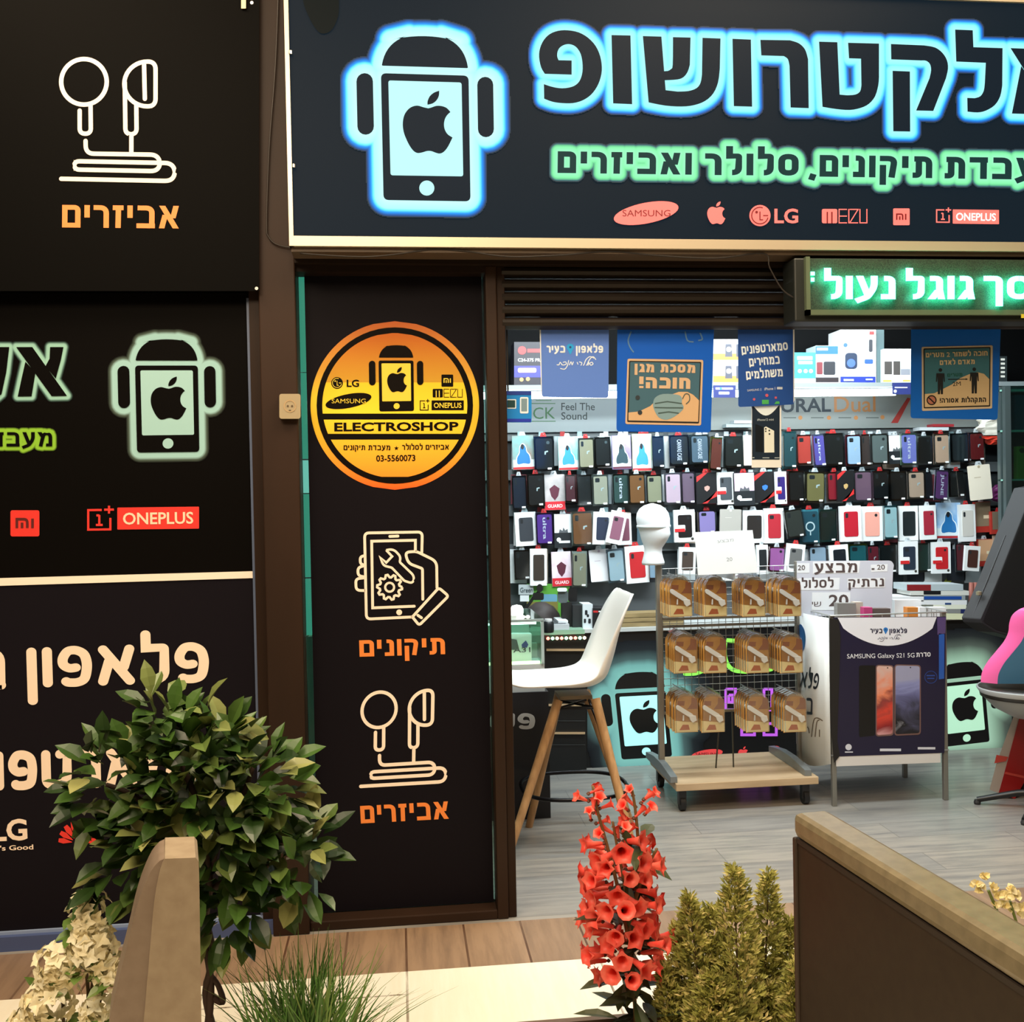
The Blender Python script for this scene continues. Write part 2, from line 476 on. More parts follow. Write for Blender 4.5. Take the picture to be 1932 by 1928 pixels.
EMB = {
 'case': fillet([(766,532,40),(1404,550,40),(1418,1465,40),(785,1455,40)], True),
 'screen': fillet([(820,585,18),(1353,600,18),(1365,1283,18),(836,1275,18)], True),
 'button': circ(1100, 1368, 55, 24),
 'side_a': capsule(648, 592, 655, 920, 60), 'side_b': capsule(1525, 617, 1530, 940, 58),
 'cap': fillet([(772,478,10),(800,300,190),(1090,228,260),(1375,315,190),(1400,496,10)], True, 10),
}
EMB_SRC = [(766,532),(1404,550),(785,1455)]
def emblem(fn, tl, tr, bl, parent, dark, light, lift, name='emblem', halo_m=None, R=28, step=2.0, halo_lift=None, clip0=None):
    T = affine(EMB_SRC, [tl, tr, bl])
    mp = lambda k: [T(p) for p in EMB[k]]
    if halo_m:
        halo([mp('case'), mp('side_a'), mp('side_b'), mp('cap')], fn, halo_lift or lift-0.0015, R, step, 'glow_print', halo_m, parent, clip0=clip0)
    shapes([mp('case'), mp('side_a'), mp('side_b'), mp('cap')], fn, lift).build(name, dark, parent)
    if light:
        shapes([mp('screen'), mp('button')], fn, lift+0.001).build(name+'_screen', light, parent)
        shapes([[T(p) for p in ABODY], [T(p) for p in ALEAF]], fn, lift+0.002).build('fruit_logo', dark, parent)
def apple_at(cx, cy, h):
    k = h/457.0
    f = lambda p: (cx+(p[0]-1105)*k, cy+(p[1]-888)*k)
    return [[f(p) for p in ABODY], [f(p) for p in ALEAF]]
def logo_samsung(fn, cx, cy, rx, ry, rot, parent, m, mt, lift, th):
    shapes([circ(cx, cy, rx, 40, ry, rot)], fn, lift).build('oval_logo', m, parent)
    g = G(); latin(g, 'SAMSUNG', fn, cx-rx*.72, cy+th*.5, cx+rx*.74, cy+th*.5, th, lift+.001, .0); g.build('lettering', mt, parent)
def logo_mi(fn, x0, y0, x1, y1, parent, m, mt, lift):
    w, h = x1-x0, y1-y0
    shapes([rect(x0, y0, x1, y1, w*.08)], fn, lift).build('square_logo', m, parent)
    S = lambda *p: thick(fillet([(x0+a*w, y0+b*h, *( [r*w] if r else [])) for a, b, r in p]), w*.045)
    shapes([S((.22,.68,0),(.22,.34,0),(.58,.34,.12),(.58,.68,0)), S((.40,.47,0),(.40,.68,0)), S((.76,.32,0),(.76,.68,0))], fn, lift+.001).build('lettering', mt, parent)
def logo_oneplus(fn, x0, y0, x1, y1, bx0, by0, bx1, by1, parent, m, mt, lift, slope=0.0):
    # bracketed 1+, then the name block
    w, h = x1-x0, y1-y0; t = w*.045
    Y = lambda x, y: y+slope*(x-x0)
    S = lambda p: [(x, Y(x, y)) for x, y in thick(p, t)]
    pl = [S([(x0+w*.6, y0+t), (x0+t, y0+t), (x0+t, y1-t), (x1-t, y1-t), (x1-t, y0+h*.42)]),
          S([(x0+w*.5, y0+h*.28), (x0+w*.5, y0+h*.74)]), S([(x0+w*.36, y0+h*.74), (x0+w*.64, y0+h*.74)]), S([(x0+w*.38, y0+h*.3), (x0+w*.5, y0+h*.3)]),
          S([(x1-w*.1, y0-h*.14), (x1-w*.1, y0+h*.22)]), S([(x1-w*.3, y0+h*.04), (x1+w*.1, y0+h*.04)])]
    shapes(pl, fn, lift).build('bracket_logo', m, parent)
    shapes([[(x, Y(x, y)) for x, y in rect(bx0, by0, bx1, by1, h*.04)]], fn, lift).build('name_block', m, parent)
    bw, bh = bx1-bx0, by1-by0
    g = G(); latin(g, 'ONEPLUS', fn, bx0+bw*.07, Y(bx0, by0+bh*.76), bx1-bw*.07, Y(bx1, by0+bh*.76), bh*.52, lift+.001, .018); g.build('lettering', mt, parent)
def logo_lg(fn, cx, cy, r, tx0, ty, tx1, th, parent, m, mt, lift):
    shapes([circ(cx, cy, r)], fn, lift).build('round_logo', m, parent)
    S = lambda p: thick([(cx+a*r, cy+b*r) for a, b in p], r*.05)
    pl = [S([(math.cos(t)*.78, math.sin(t)*.78) for t in [math.radians(-70-k*12) for k in range(24)]]), S([(0, -.38), (0, .4), (.3, .4)]), S([(.3, .0), (.78, .0)]), circ(cx-.32*r, cy-.32*r, r*.13, 12)]
    shapes(pl, fn, lift+.001).build('face_lines', mt, parent)
    g = G(); latin(g, 'LG', fn, tx0, ty, tx1, ty, th, lift, .025); g.build('lettering', m, parent)
def logo_meizu(fn, x0, y0, x1, y1, parent, m, lift, mt=None):
    w, h = x1-x0, y1-y0; t = h*.035
    S = lambda p: thick([(x0+a*w, y0+b*h) for a, b in p], t)
    solid = [rect(x0, y0, x0+w*.33, y1, h*.12)]
    pl = [S([(.54,.03),(.37,.03),(.37,.97),(.54,.97)]), S([(.37,.5),(.54,.5)]), S([(.58,0),(.58,1)]), S([(.60,.03),(.78,.03),(.60,.97),(.78,.97)]), S([(.82,0),(.82,.97),(.97,.97),(.97,0)])]
    shapes(solid+pl, fn, lift).build('block_logo', m, parent)
    if mt:
        shapes([rect(x0+w*.10, y0+h*.2, x0+w*.13, y1), rect(x0+w*.20, y0+h*.2, x0+w*.23, y1)], fn, lift+.001).build('lettering', mt, parent)
# ---------------------------------------------------------------- structure
M_BROWN = mat('35241a', .5, spec=.2, noise=('281b13', 2.0, (1, 1, .3)))
M_BROWN2 = mat('28190f', .5, spec=.2)
M_DARK = mat('1c1714', .5)
M_WHITE = mat('f4efe6', .5)
YC = onZ(1210, 1444, 0).y            # front of the printed counter
YW = YC+0.42                         # product wall
CEIL = 2.7
XL, XR = -1.75, 4.3
in_floor = struct(G().flat([(XL, YF-.02, 0), (XR, YF-.02, 0), (XR, YW+.1, 0), (XL, YW+.1, 0)]), 'floor', plank_mat('shop_floor_planks', '94918c', 'a39c92', '757473', 'X', .19, 1.3, .28, '74716b', .002))
YT = onZ(820, 1829, 0).y
struct(G().flat([(XL, YT, 0), (XR, YT, 0), (XR, YF-.02, 0), (XL, YF-.02, 0)]), 'floor', plank_mat('wood_look_tile', '8c7460', 'a0846a', '7c6654', 'Y', .20, 1.2, .35, '5a4030', .004))
struct(G().flat([(XL-1, -2.5, 0), (XR, -2.5, 0), (XR, YT, 0), (XL-1, YT, 0)]), 'floor', plank_mat('cream_floor_tile', 'f2ead6', 'efe6d2', 'f6f0e0', 'Y', .62, .62, .16, '7a6a55', .004))
M_INWALL = mat('55585a', .6)
struct(G().box((XL, YW, 0), (XR, YW+.08, CEIL)), 'wall_back', M_INWALL)
struct(G().box((XR, YF, 0), (XR+.08, YW, CEIL)), 'wall_right', mat('2b2d2e', .6))
struct(G().box((XL-.08, YF+.1, 0), (XL, YW, CEIL)), 'wall_left', mat('8a9a98', .6))
struct(G().box((XL, YF, CEIL), (XR, YW, CEIL+.06)), 'ceiling', mat('202324', .7))
xv = lambda px, py, Y=YF: onY(px, py, Y).x
zv = lambda px, py, Y=YF: onY(px, py, Y).z
PX0, PX1 = xv(497, 900), xv(566, 900)
struct(G().box((PX0, YF-.02, 0), (PX1, YF+.2, 3.9)), 'trim_1', M_BROWN, bevel=.004)
struct(G().box((xv(476, 900), YF+.012, 0), (PX0, YF+.2, 3.9)), 'trim_2', M_BROWN2)
# jamb between the printed pane and the open entrance
JX0, JX1, JX2 = xv(919, 700), xv(940, 700), xv(956, 700)
ZL = zv(760, 500)
struct(G().box((JX0, YF, 0), (JX1, YF+.11, ZL)), 'trim_3', M_BROWN, bevel=.004)
struct(G().box((JX1, YF+.012, 0), (JX2, YF+.12, ZL)), 'trim_4', M_BROWN2, bevel=.003)
ZB = zv(770, 1728)
struct(G().box((PX1, YF+.001, 0), (JX0, YF+.11, ZB)), 'trim_5', M_BROWN, bevel=.004)
ZS0 = zv(1240, 466, YF-.14)
ZLT = zv(740, 513)
struct(G().box((PX1, YF+.002, ZLT), (JX0, YF+.11, ZS0+.05)), 'trim_6', mat('221711', .6, spec=.15))
struct(G().box((PX1, YF-.03, zv(1200, 503)), (XR, YF+.16, ZS0+.4)), 'wall_front', mat('221811', .6, spec=.15))
struct(G().box((PX1, YF-.13, zv(900, 481, YF-.1)), (XR, YF-.03, ZS0)), 'trim_7', mat('5a4a3a', .6))
struct(G().box((PX1, YF-.05, zv(1750, -10, YF-.05)), (XR, YF+.1, 4.6)), 'wall_front', mat('e8d6b0', .6))
# side of the shop behind the left windows: closed
struct(G().box((XL-1.0, YF+.07, 0), (xv(476, 900), YF+.2, 4.2)), 'wall_front', mat('26201c', .6))
# ---------------------------------------------------------------- upper left accessory board
Yb = YF-.045
b = thing('sign_board', (xv(250, 300, Yb), Yb, zv(250, 300, Yb)), 'dark board with cream earphone drawing and orange Hebrew word, above the left window', 'sign')
fnb = wall(Yb)
slab(rect(-150, -120, 489, 549), fnb, -.02, 0).build('board', mat('060504', .6, spec=.05), b)
S1 = 3.22
z1 = lambda pts: [(p[0]/S1, p[1]/S1, *([p[2]/S1] if len(p) > 2 else [])) for p in pts]
def earphone(T=lambda p: p, w=4.1):
    pl = []
    for q in ring(510/S1, 497/S1, 152/S1, 27/S1, 40): pl.append(q)
    arc = [(895+140*math.cos(t), 510+136*math.sin(t)) for t in [math.radians(-90-k*9) for k in range(21)]]
    for pth in ([(484,672),(484,812,34),(552,812,34),(550,640)],
                arc+[(945,646,48),(945,374,48),(893,374)],
                [(875,385),(880,600)], [(758,500),(762,815,36),(830,815,36),(828,640)], [(798,826),(798,930)],
                [(520,856),(521,933,50),(972,940,62),(972,1040,58),(450,1030,34),(450,979,34),(1062,991,62),(1062,1100,62),(372,1086)]):
        pl.append(thick(fillet(z1(pth), n=8), w, True))
    return [like(q, [T(p) for p in q]) for q in pl]
M_CREAM = mat('ffeedb', .5)
M_ORANGE = mat('f58a3c', .5)
shapes(earphone(), fnb, .001).build('earphone_drawing', M_CREAM, b)
shapes(hebrew('אביזרים', 117, 429, 338, 431, 42.5, .21), fnb, .001).build('lettering', M_ORANGE, b)
M_STEEL = mat('c8c4bc', .3, 1.0)
for x, y in ((484, 544), (475, 5)):
    shapes([circ(x, y, 3.2, 12)], fnb, .003).build('screw', M_STEEL, b)
slab(rect(455, -10, 464, 16, 1), fnb, 0, .01).build('bracket', mat('cbb48c', .4, .5), b)
# ---------------------------------------------------------------- left window prints
Yl = YF+.03
fnl = wall(Yl)
t = thing('window_sign', (xv(230, 820, Yl), Yl, zv(230, 820, Yl)), 'black window print with turquoise phone emblem, green Hebrew word and red brand logos', 'sign')
slab([(-160, 553), (469, 553), (480, 1077.5), (-160, 1095)], fnl, -.01, 0).build('print_sheet', mat('080605', .6, spec=.05), t)
TEAL = 'a0cccc'
hm = ramp_mat('spray_turquoise_print', [(0, TEAL), (.5, TEAL), (.75, '4f5e55'), (1, '080605')], 0, .6)
M_BLK = mat('080605', .6, spec=.05); M_TEAL = mat(TEAL, .5)
zz = lambda x, y: (x/3.443, 540+y/3.443)
emblem(fnl, zz(877, 515), zz(1285, 515), zz(890, 1080), t, M_BLK, M_TEAL, .003, halo_m=hm, R=19, step=1.6, halo_lift=.001)
hg = ramp_mat('spray_green_print', [(0, '8cc03c'), (.6, '8cc03c'), (1, '080605')], 0, .6)
hc = ramp_mat('spray_teal_outline', [(0, '9fd0c0'), (.5, '93c4b8'), (.8, '3f5a55'), (1, '080605')], 0, .6)
big = [[zz(x, y) for x, y in p] for p in ([(105,395),(210,395),(435,712),(335,714)], [(325,395),(412,395),(395,480),(362,600),(295,520),(322,470)], [(230,560),(205,715),(115,716),(140,600),(165,490)],
       [(-160,395),(60,395),(40,560),(10,700),(-60,760),(-160,760)])]
halo(big, fnl, .001, 11, 1.2, 'glow_print', hc, t)
shapes(big, fnl, .003).build('lettering', M_BLK, t)
gl = hebrew('מעבדת', -48, 842.5, 98.5, 842, 27, .2)
halo(gl, fnl, .001, 9, 1.0, 'glow_print', hg, t)
shapes(gl, fnl, .003).build('lettering', M_BLK, t)
M_RED = mat('e8332a', .5)
logo_mi(fnl, *zz(68, 1455), *zz(256, 1625), t, M_RED, mat('5c1512', .5), .002)
logo_oneplus(fnl, *zz(566, 1447), *zz(724, 1588), *zz(762, 1440), *zz(1293, 1583), t, M_RED, mat('ffdcc0', .5), .002, slope=-.012)
st = slab([(-160, 1095), (480, 1077.5), (480.5, 1090.5), (-160, 1110)], fnl, -.01, .004).build('trim_8', mat('fff0e0', .5)); st['kind'] = 'structure'
t = thing('window_sign', (xv(240, 1420, Yl), Yl, zv(240, 1420, Yl)), 'navy window print with cream Hebrew phone company words, behind the leafy bush', 'sign')
zb = onY(130, 1752, Yl).z
pts = [fnl(-160, 1110), fnl(480.5, 1090.5)]
pr = [Vector((pts[0].x, Yl, zb)), Vector((fnl(484, 1400).x, Yl, zb)), pts[1], pts[0]]
G().prism(pr, [p+Vector((0, .01, 0)) for p in pr]).build('print_sheet', mat('17141a', .55, spec=.06), t)
M_CREAM2 = mat('ffe8d2', .5)
zq = lambda x, y: (x/3.45, 1080+y/3.45)
ln1 = hebrew('פלאפון', *zq(178, 752), *zq(1362, 715), 76, .21, .11, True) + hebrew('בעיר', *zq(-620, 772), *zq(40, 760), 76, .21, .11, True)
ln2 = hebrew('סמארטפונ', *zq(-185, 1424), *zq(1370, 1383), 74, .23, .11, True)
shapes(ln1, fnl, .002).build('lettering', M_CREAM2, t); shapes(ln2, fnl, .002).build('lettering', M_CREAM2, t)
g = G(); latin(g, 'LG', fnl, -14, 1586, 52, 1583, 38, .002, .03); g.build('brand_lettering', M_CREAM2, t)
g = G(); latin(g, "Life's Good", fnl, -28, 1606, 63, 1602, 9, .002, .02); g.build('slogan_lettering', M_CREAM2, t)
pet = []
for k in range(8):
    a = math.radians(-172+k*23.4); r0, r1, wd = 10, 42-6*abs(k-3.5)/3.5, 6.5
    cx, cy = 146, 1590
    p = lambda r, da: (cx+r*math.cos(a+da), cy+r*math.sin(a+da))
    pet.append([p(r0, -.04), p(r1*.75, -.19), p(r1, -.10), p(r1, .10), p(r1*.75, .19), p(r0, .04)])
shapes(pet, fnl, .002).build('flower_logo', M_RED, t)
struct(G().box((-3.2, YF+.02, zb-.004), (PX0, YF+.05, zb+.006)), 'trim_9', mat('93a4c4', .4))
struct(G().box((-3.2, YF+.0, 0), (PX0, YF+.03, zb-.004)), 'trim_10', mat('4b5a86', .45))
struct(G().box((xv(470, 800, YF+.02), YF+.022, 0), (xv(477, 800, YF+.02), YF+.034, zv(480, 560))), 'trim_11', mat('5d6a86', .4))
# ---------------------------------------------------------------- wall socket, cables on the pillar
s = thing('power_socket', onY(547, 766, YF-.02), 'cream double wall socket on the brown pillar', 'socket')
fp = wall(YF-.021)
slab(rect(527, 743, 567, 790, 5), fp, 0, .03).build('socket_box', mat('a89878', .5), s)
shapes(ring(547, 766, 12, 2.5, 24), fp, .031).build('socket_rim', mat('b89c74', .4), s)
shapes([circ(543, 766, 2, 10), circ(551, 766, 2, 10), rect(545, 773, 549, 775)], fp, .0315).build('socket_holes', mat('5a4632', .4), s)
def cable(name, pts, Y, r, m, label):
    o = G().tube(smooth_open([onY(x, y, Y) for x, y in pts], 5), r, 6).build(name, m, None, smooth=True)
    return tag(o, label, 'cable')
cable('cable', [(527, -60), (520, 120), (508, 280), (503, 420), (507, 447), (524, 462), (560, 468), (590, 466)], YF-.03, .0028, mat('2a221c', .5), 'thin dark cable hanging down the brown pillar left of the lit sign')
cable('cable', [(566, 478), (640, 483), (700, 484), (760, 478), (818, 470), (880, 474), (960, 484), (1060, 481), (1150, 474), (1240, 482), (1350, 487), (1440, 478), (1452, 505), (1475, 545), (1498, 562)], YF-.132, .0026, mat('241d18', .5), 'dark cable sagging along the underside of the lit sign')
# ---------------------------------------------------------------- printed glass pane left of the entrance
Yg = YF+.07
fng = wall(Yg)
w1 = struct(G().box((PX1, Yg+.012, ZB), (JX0, Yg+.018, ZLT)), 'window_1', clear_mat('cfe6df', .10, 'pane_glass'))
X0, X1 = xv(574, 520, Yg), xv(908, 521, Yg)
zt, z0 = zv(740, 517.5, Yg), ZB+.004
t = thing('window_sign', ((X0+X1)/2, Yg, (zt+z0)/2), 'tall navy pane print with round yellow shop badge and cream repair icons', 'sign')
G().box((X0, Yg, z0), (X1, Yg+.01, zt)).build('print_sheet', mat('161318', .5, spec=.06), t)
def strips(cx, cy, r, y0, y1, n, g, A, lift, fn, ya, yb):
    """horizontal slices of a disc, with the print's height as value"""
    k = len(g.v); ys = [y0+(y1-y0)*i/n for i in range(n+1)]
    for y in ys:
        c = math.sqrt(max(0, r*r-(y-cy)**2))
        g.v += [fn(cx-c, y, lift), fn(cx+c, y, lift)]; A += [(y-ya)/(yb-ya)]*2
    g.f += [(k+2*i, k+2*i+2, k+2*i+3, k+2*i+1) for i in range(n)]
cz = lambda x, y: (540+x/3.857, 480+y/3.857)
cx, cy = 744.9, 765
c7 = lambda y: 480+y/3.857
ga, aa = G(), []
strips(cx, cy, 159, cy-159, cy+159, 60, ga, aa, .001, fng, cy-159, cy+159)
ga.build('badge_rim', ramp_mat('badge_rim_print', [(0, 'c8683a'), (.3, 'd9a040'), (.45, 'f5d23e'), (.66, 'f8c53a'), (.85, 'fb9a35'), (1, 'f2642a')], 0), t, attr=np.array(aa, np.float32))
shapes([circ(cx, cy, 147.5, 60)], fng, .002).build('badge_ring', mat('110d0a', .5, spec=.06), t)
ga, aa = G(), []
for y0, y1 in ((565, 925), (925.5, 1158), (1202, 1305), (1348, 1618)):
    strips(cx, cy, 136.8, max(c7(y0), cy-136.7), min(c7(y1), cy+136.7), 24, ga, aa, .003, fng, cy-137, cy+137)
ga.build('badge_face', ramp_mat('badge_face_print', [(0, 'c8682c'), (.337, 'cc9a35'), (.345, 'f0c934'), (.55, 'fddc3c'), (.75, 'fcc238'), (1, 'fc9a34')], 0), t, attr=np.array(aa, np.float32))
M_INK = mat('120d09', .5, spec=.06); M_YEL = mat('f2cf3a', .5)
emblem(fng, cz(672, 772), cz(926, 772), cz(678, 1142), t, M_INK, M_YEL, .004)
logo_lg(fng, *cz(370, 935), 11, *cz(440, 962), cz(530, 0)[0], 13, t, M_INK, M_YEL, .004)
logo_samsung(fng, *cz(453, 1066), 44, 13, math.radians(-11), t, M_INK, M_YEL, .004, 8.5)
logo_mi(fng, *cz(1130, 874), *cz(1215, 962), t, M_INK, M_YEL, .004)
logo_meizu(fng, *cz(1066, 978), *cz(1288, 1040), t, M_INK, .004, M_YEL)
logo_oneplus(fng, *cz(972, 1062), *cz(1036, 1135), *cz(1058, 1062), *cz(1292, 1133), t, M_INK, M_YEL, .004)
g = G(); latin(g, 'ELECTROSHOP', fng, *cz(350, 1285), *cz(1254, 1279), 15.5, .004, .03)
g.build('name_lettering', M_INK, t); g = G(); latin(g, '03-5560073', fng, *cz(655, 1506), *cz(940, 1502), 11.5, .004, .02)
g.build('phone_number', M_INK, t); g = G(); shapes(hebrew('מעבדת תיקונים', *cz(418, 1424), *cz(757, 1424), 9.2, .2), fng, .004, g)
g.build('lettering', M_INK, t); g = G(); shapes(hebrew('אביזרים לסלולר', *cz(843, 1422), *cz(1185, 1420), 9.2, .2), fng, .004, g)
g.build('lettering', M_INK, t); g = G()
sx, sy = cz(802, 1410)
shapes([[(sx+(4.6 if k % 2 == 0 else 1.9)*math.sin(k*math.pi/5), sy-(4.6 if k % 2 == 0 else 1.9)*math.cos(k*math.pi/5)) for k in range(10)]], fng, .004, g)
g.build('star', M_INK, t)
# repair drawing
z8 = lambda pts: [(540+p[0]/3.213, 960+p[1]/3.213, *([p[2]/3.213] if len(p) > 2 else [])) for p in pts]
T8 = lambda p, w=2.6: thick(fillet(z8(p), n=6), w, True)
gear = []
for k in range(40):
    a = 2*math.pi*k/40; r = 76 if (k % 4) in (0, 1) else 60
    gear.append((627+r*math.cos(a), 475+r*math.sin(a)))
gear.append(gear[0])
pl = [T8([(822,262),(825,140,28),(475,146,28),(486,668,28),(765,655)]), T8([(783,258),(783,190),(518,196),(524,600),(776,590)]), T8([(628,167),(677,165)]), circ(*z8([(685,627)])[0], 5.5, 16),
      T8([(474,284),(448,290,18),(450,336,18),(474,340)]), T8([(470,345),(434,356,22),(436,406,22),(474,412)]), T8([(470,418),(421,424,24),(424,494,26),(478,495)]),
      T8([(828,548),(826,362,10),(740,330,30),(720,262,30),(790,258,20),(912,318,36),(914,478)]),
      T8([(765,655,10),(925,478,18),(984,528,18),(806,706,18),(765,655)]), T8([(798,645),(820,660)]),
      T8([(606,250),(650,242,30),(694,290,20),(688,322,8),(780,410,30),(766,452,22),(716,436,10),(640,356,8),(590,344,20),(568,292),(606,326),(642,288),(606,250)], 2.2),
      thick(z8(gear), 2.2)]
for q in ring(*z8([(627, 475)])[0], 10.5, 4.2, 24): pl.append(q)
shapes(pl, fng, .001).build('repair_drawing', M_CREAM, t)
E1 = [(510/S1, 497/S1), (372/S1, 1086/S1), (1062/S1, 1045/S1)]
E2 = [z8([(563, 1218)])[0], z8([(452, 1682)])[0], z8([(968, 1610)])[0]]
shapes(earphone(affine(E1, E2), 4.3), fng, .001).build('earphone_drawing', M_CREAM, t)
shapes(hebrew('תיקונים', 678.5, 1239, 840, 1234, 31, .22), fng, .001).build('lettering', M_ORANGE, t)
shapes(hebrew('אביזרים', 681, 1553.5, 847.5, 1544.5, 33, .22), fng, .001).build('lettering', M_ORANGE, t)
# light strip behind the pane's left edge
ls = thing('led_strip', (PX1+.012, Yg+.03, 1.5), 'turquoise light strip glowing along the pane edge beside the pillar', 'light strip')
M_STRIP = mat('2c5a50', .4, emit='58b5a0', es=.9); M_STRIP2 = mat('2c4a44', .4, emit='a8f0e8', es=1.0); M_STRIP3 = mat('39504a', .5, emit='3e5c50', es=.35)
for ya, yb2, mm in ((520, 700, M_STRIP), (702, 865, M_STRIP), (868, 930, M_STRIP2), (932, 1090, M_STRIP), (1093, 1200, M_STRIP), (1203, 1480, M_STRIP3)):
    G().box((PX1+.002, Yg+.02, zv(570, yb2, Yg)), (X0-.002, Yg+.032, zv(570, ya, Yg))).build('strip_segment', mm, ls)
# ---------------------------------------------------------------- large lit sign
Ys = YF-.14
fs = wall(Ys)
SX0 = xv(541, 230, Ys); SX1 = 2.95; SZ0 = zv(1240, 470, Ys); SZ1 = zv(1760, 0, Ys)
s = thing('shop_sign', ((SX0+SX1)/2, Ys, SZ0), 'large backlit shop sign with glowing blue Hebrew name and phone emblem', 'sign')
fw = .033
G().box((SX0+.012, Ys+.002, SZ0+.02), (SX1, Ys+.012, SZ1)).build('sign_face', mat('040506', .5, emit='1c2c38', es=.6, spec=.06), s)
G().box((SX0+.01, Ys+.012, SZ0+.01), (SX1, Ys+.11, SZ1)).build('sign_box', mat('4a4038', .5), s)
M_ALU = mat('d8c8ae', .38, .55)
G().box((SX0, Ys-.008, SZ0), (SX1, Ys+.06, SZ0+fw)).build('sign_frame', M_ALU, s)
G().box((SX0, Ys-.0085, SZ0), (SX0+.014, Ys+.06, SZ1+.04)).build('sign_frame', M_ALU, s)
G().box((SX0, Ys-.008, SZ1), (SX1, Ys+.06, SZ1+.05)).build('sign_frame', M_ALU, s)
for x, y in ((548, 99), (554, 313)):
    G().lathe(onY(x, y, Ys-.009), [(.0055, -.0055), (.0055, .0055)], 10).build('bolt', M_STEEL, s)
M_LIT = mat('040506', .45, emit='1e2c38', es=.65, spec=.06)
hb = ramp_mat('lit_blue_glow_print', [(0, 'c4ffff'), (.50, 'a8ffff'), (.62, '60e8ff'), (.74, '0090f4'), (.88, '0c58a8'), (1, '1c2c36')], 1.15)
hb2 = ramp_mat('lit_blue_letter_print', [(0, 'a8fcff'), (.42, '8cf8ff'), (.60, '50dcff'), (.75, '0088ee'), (.9, '0c50a0'), (1, '1c2c36')], 1.1)
hgm = ramp_mat('lit_green_glow_print', [(0, 'a0ffcc'), (.50, '88fbb0'), (.68, '6cd898'), (.85, '3c7078'), (1, '1c2c36')], 1.0)
zs = lambda x, y: (520+x/3.856, y/3.856)
emblem(fs, zs(766, 532), zs(1404, 550), zs(785, 1455), s, M_LIT, mat('20302f', .5, emit='c4ffff', es=1.0, spec=.06), .004, halo_m=hb, R=31, step=1.8, halo_lift=.002)
L3 = lambda p: [(980+x/3.856, y/3.856) for x, y in p]
L4 = lambda p: [(1432+x/3.856, y/3.856) for x, y in p]
sm = lambda p, a, b2: p[:a]+[tuple(q) for q in smooth_open(p[a:b2], 4)]+p[b2:]
name_letters = [
 L3([tuple(q) for q in smooth_open([(185,537),(158,490),(143,415),(150,350),(178,290),(222,247),(282,224),(350,220),(430,235),(500,275),(555,335),(588,410),(600,490),(592,560),(565,630),(520,690),(460,730),(390,750),(310,750),(240,740),(180,718)], 3)]
    +[(178,612)]+[tuple(q) for q in smooth_open([(178,612),(240,632),(310,642),(380,632),(425,605),(450,560),(460,500),(455,430),(440,380),(410,340),(370,322),(330,325),(295,345),(278,375),(275,410),(285,438)], 3)][1:]+[(380,440),(380,543)]),
 L3([(670,255),(808,258),(820,758),(682,752)]),
 L3([(898,262),(1033,266),(1053,518)]+[tuple(q) for q in smooth_open([(1080,516),(1102,503),(1115,470),(1117,270)], 3)]+[(1245,273)]+[tuple(q) for q in smooth_open([(1240,470),(1225,520),(1195,560),(1150,578),(1058,584)], 3)]+[(1064,656)]
    +[tuple(q) for q in smooth_open([(1150,666),(1230,662),(1290,640),(1318,600),(1328,540)], 3)]+[(1332,275),(1463,280)]+[tuple(q) for q in smooth_open([(1458,500),(1445,600),(1410,680),(1350,735),(1270,765),(1180,775),(1060,768),(940,745)], 3)]),
 L3([(1550,282),(1684,288),(1693,776),(1560,772)]),
 L4([(10,290)]+[tuple(q) for q in smooth_open([(225,293),(290,315),(335,360),(357,430)], 4)]+[(362,787),(230,782)]+[tuple(q) for q in smooth_open([(222,480),(210,430),(180,408)], 3)]+[(17,403)]),
 L4([(437,303),(570,307),(587,688)]+[tuple(q) for q in smooth_open([(640,693),(700,688),(735,665),(745,620)], 3)]+[(742,427),(655,424),(648,311),(873,317)]+[tuple(q) for q in smooth_open([(873,560),(868,620),(845,700),(800,755),(740,785),(660,800),(560,793),(462,777)], 3)]),
 L4([(960,320)]+[tuple(q) for q in smooth_open([(1200,330),(1280,345),(1335,385),(1368,440),(1375,500),(1360,570)], 3)]+[(1268,807),(1143,804)]+[tuple(q) for q in smooth_open([(1240,570),(1252,510),(1243,465),(1215,442),(1180,440)], 3)]+[(962,432)]),
 L4([(972,515),(1098,520),(1100,957),(977,955)]),
 L4([(1427,215),(1555,220),(1560,343),(1772,350)]+[tuple(q) for q in smooth_open([(1770,620),(1755,700),(1715,765),(1650,805),(1590,818),(1517,812)], 3)]+[(1515,712)]+[tuple(q) for q in smooth_open([(1570,714),(1610,700),(1635,660),(1643,600)], 3)]+[(1650,457),(1435,448)]),
 L4([(1830,350),(1975,355),(2290,838),(2135,834)]), L4([(2130,362),(2255,366),(2240,520),(2180,625),(2085,480),(2115,430)]), L4([(1908,480),(1990,600),(1968,830),(1840,826)]),
]
halo(name_letters, fs, .002, 21, 1.6, 'glow_print', hb2, s, clip=2360)
shapes(name_letters, fs, .004).build('name_lettering', M_LIT, s)
SUBW = [hebrew('ואביזרים', *L3([(277, 1258)])[0], *L3([(1253, 1271)])[0], 41, .25, .17), hebrew('סלולר', *L3([(1350, 1273)])[0], *L4([(288, 1278)])[0], 41, .25, .16),
       hebrew('תיקונים,', *L4([(372, 1284)])[0], *L4([(1260, 1296)])[0], 41, .25, .16), hebrew('מעבדת', *L4([(1350, 1298)])[0], *L4([(2190, 1310)])[0], 41, .25, .16)]
sub = sum(SUBW, [])
halo(sub, fs, .002, 16, 1.5, 'glow_print', hgm, s, clip=2360)
for w in SUBW: shapes(w, fs, .004).build('subtitle_lettering', mat('0c1816', .45, emit='18383a', es=.85, spec=.06), s)
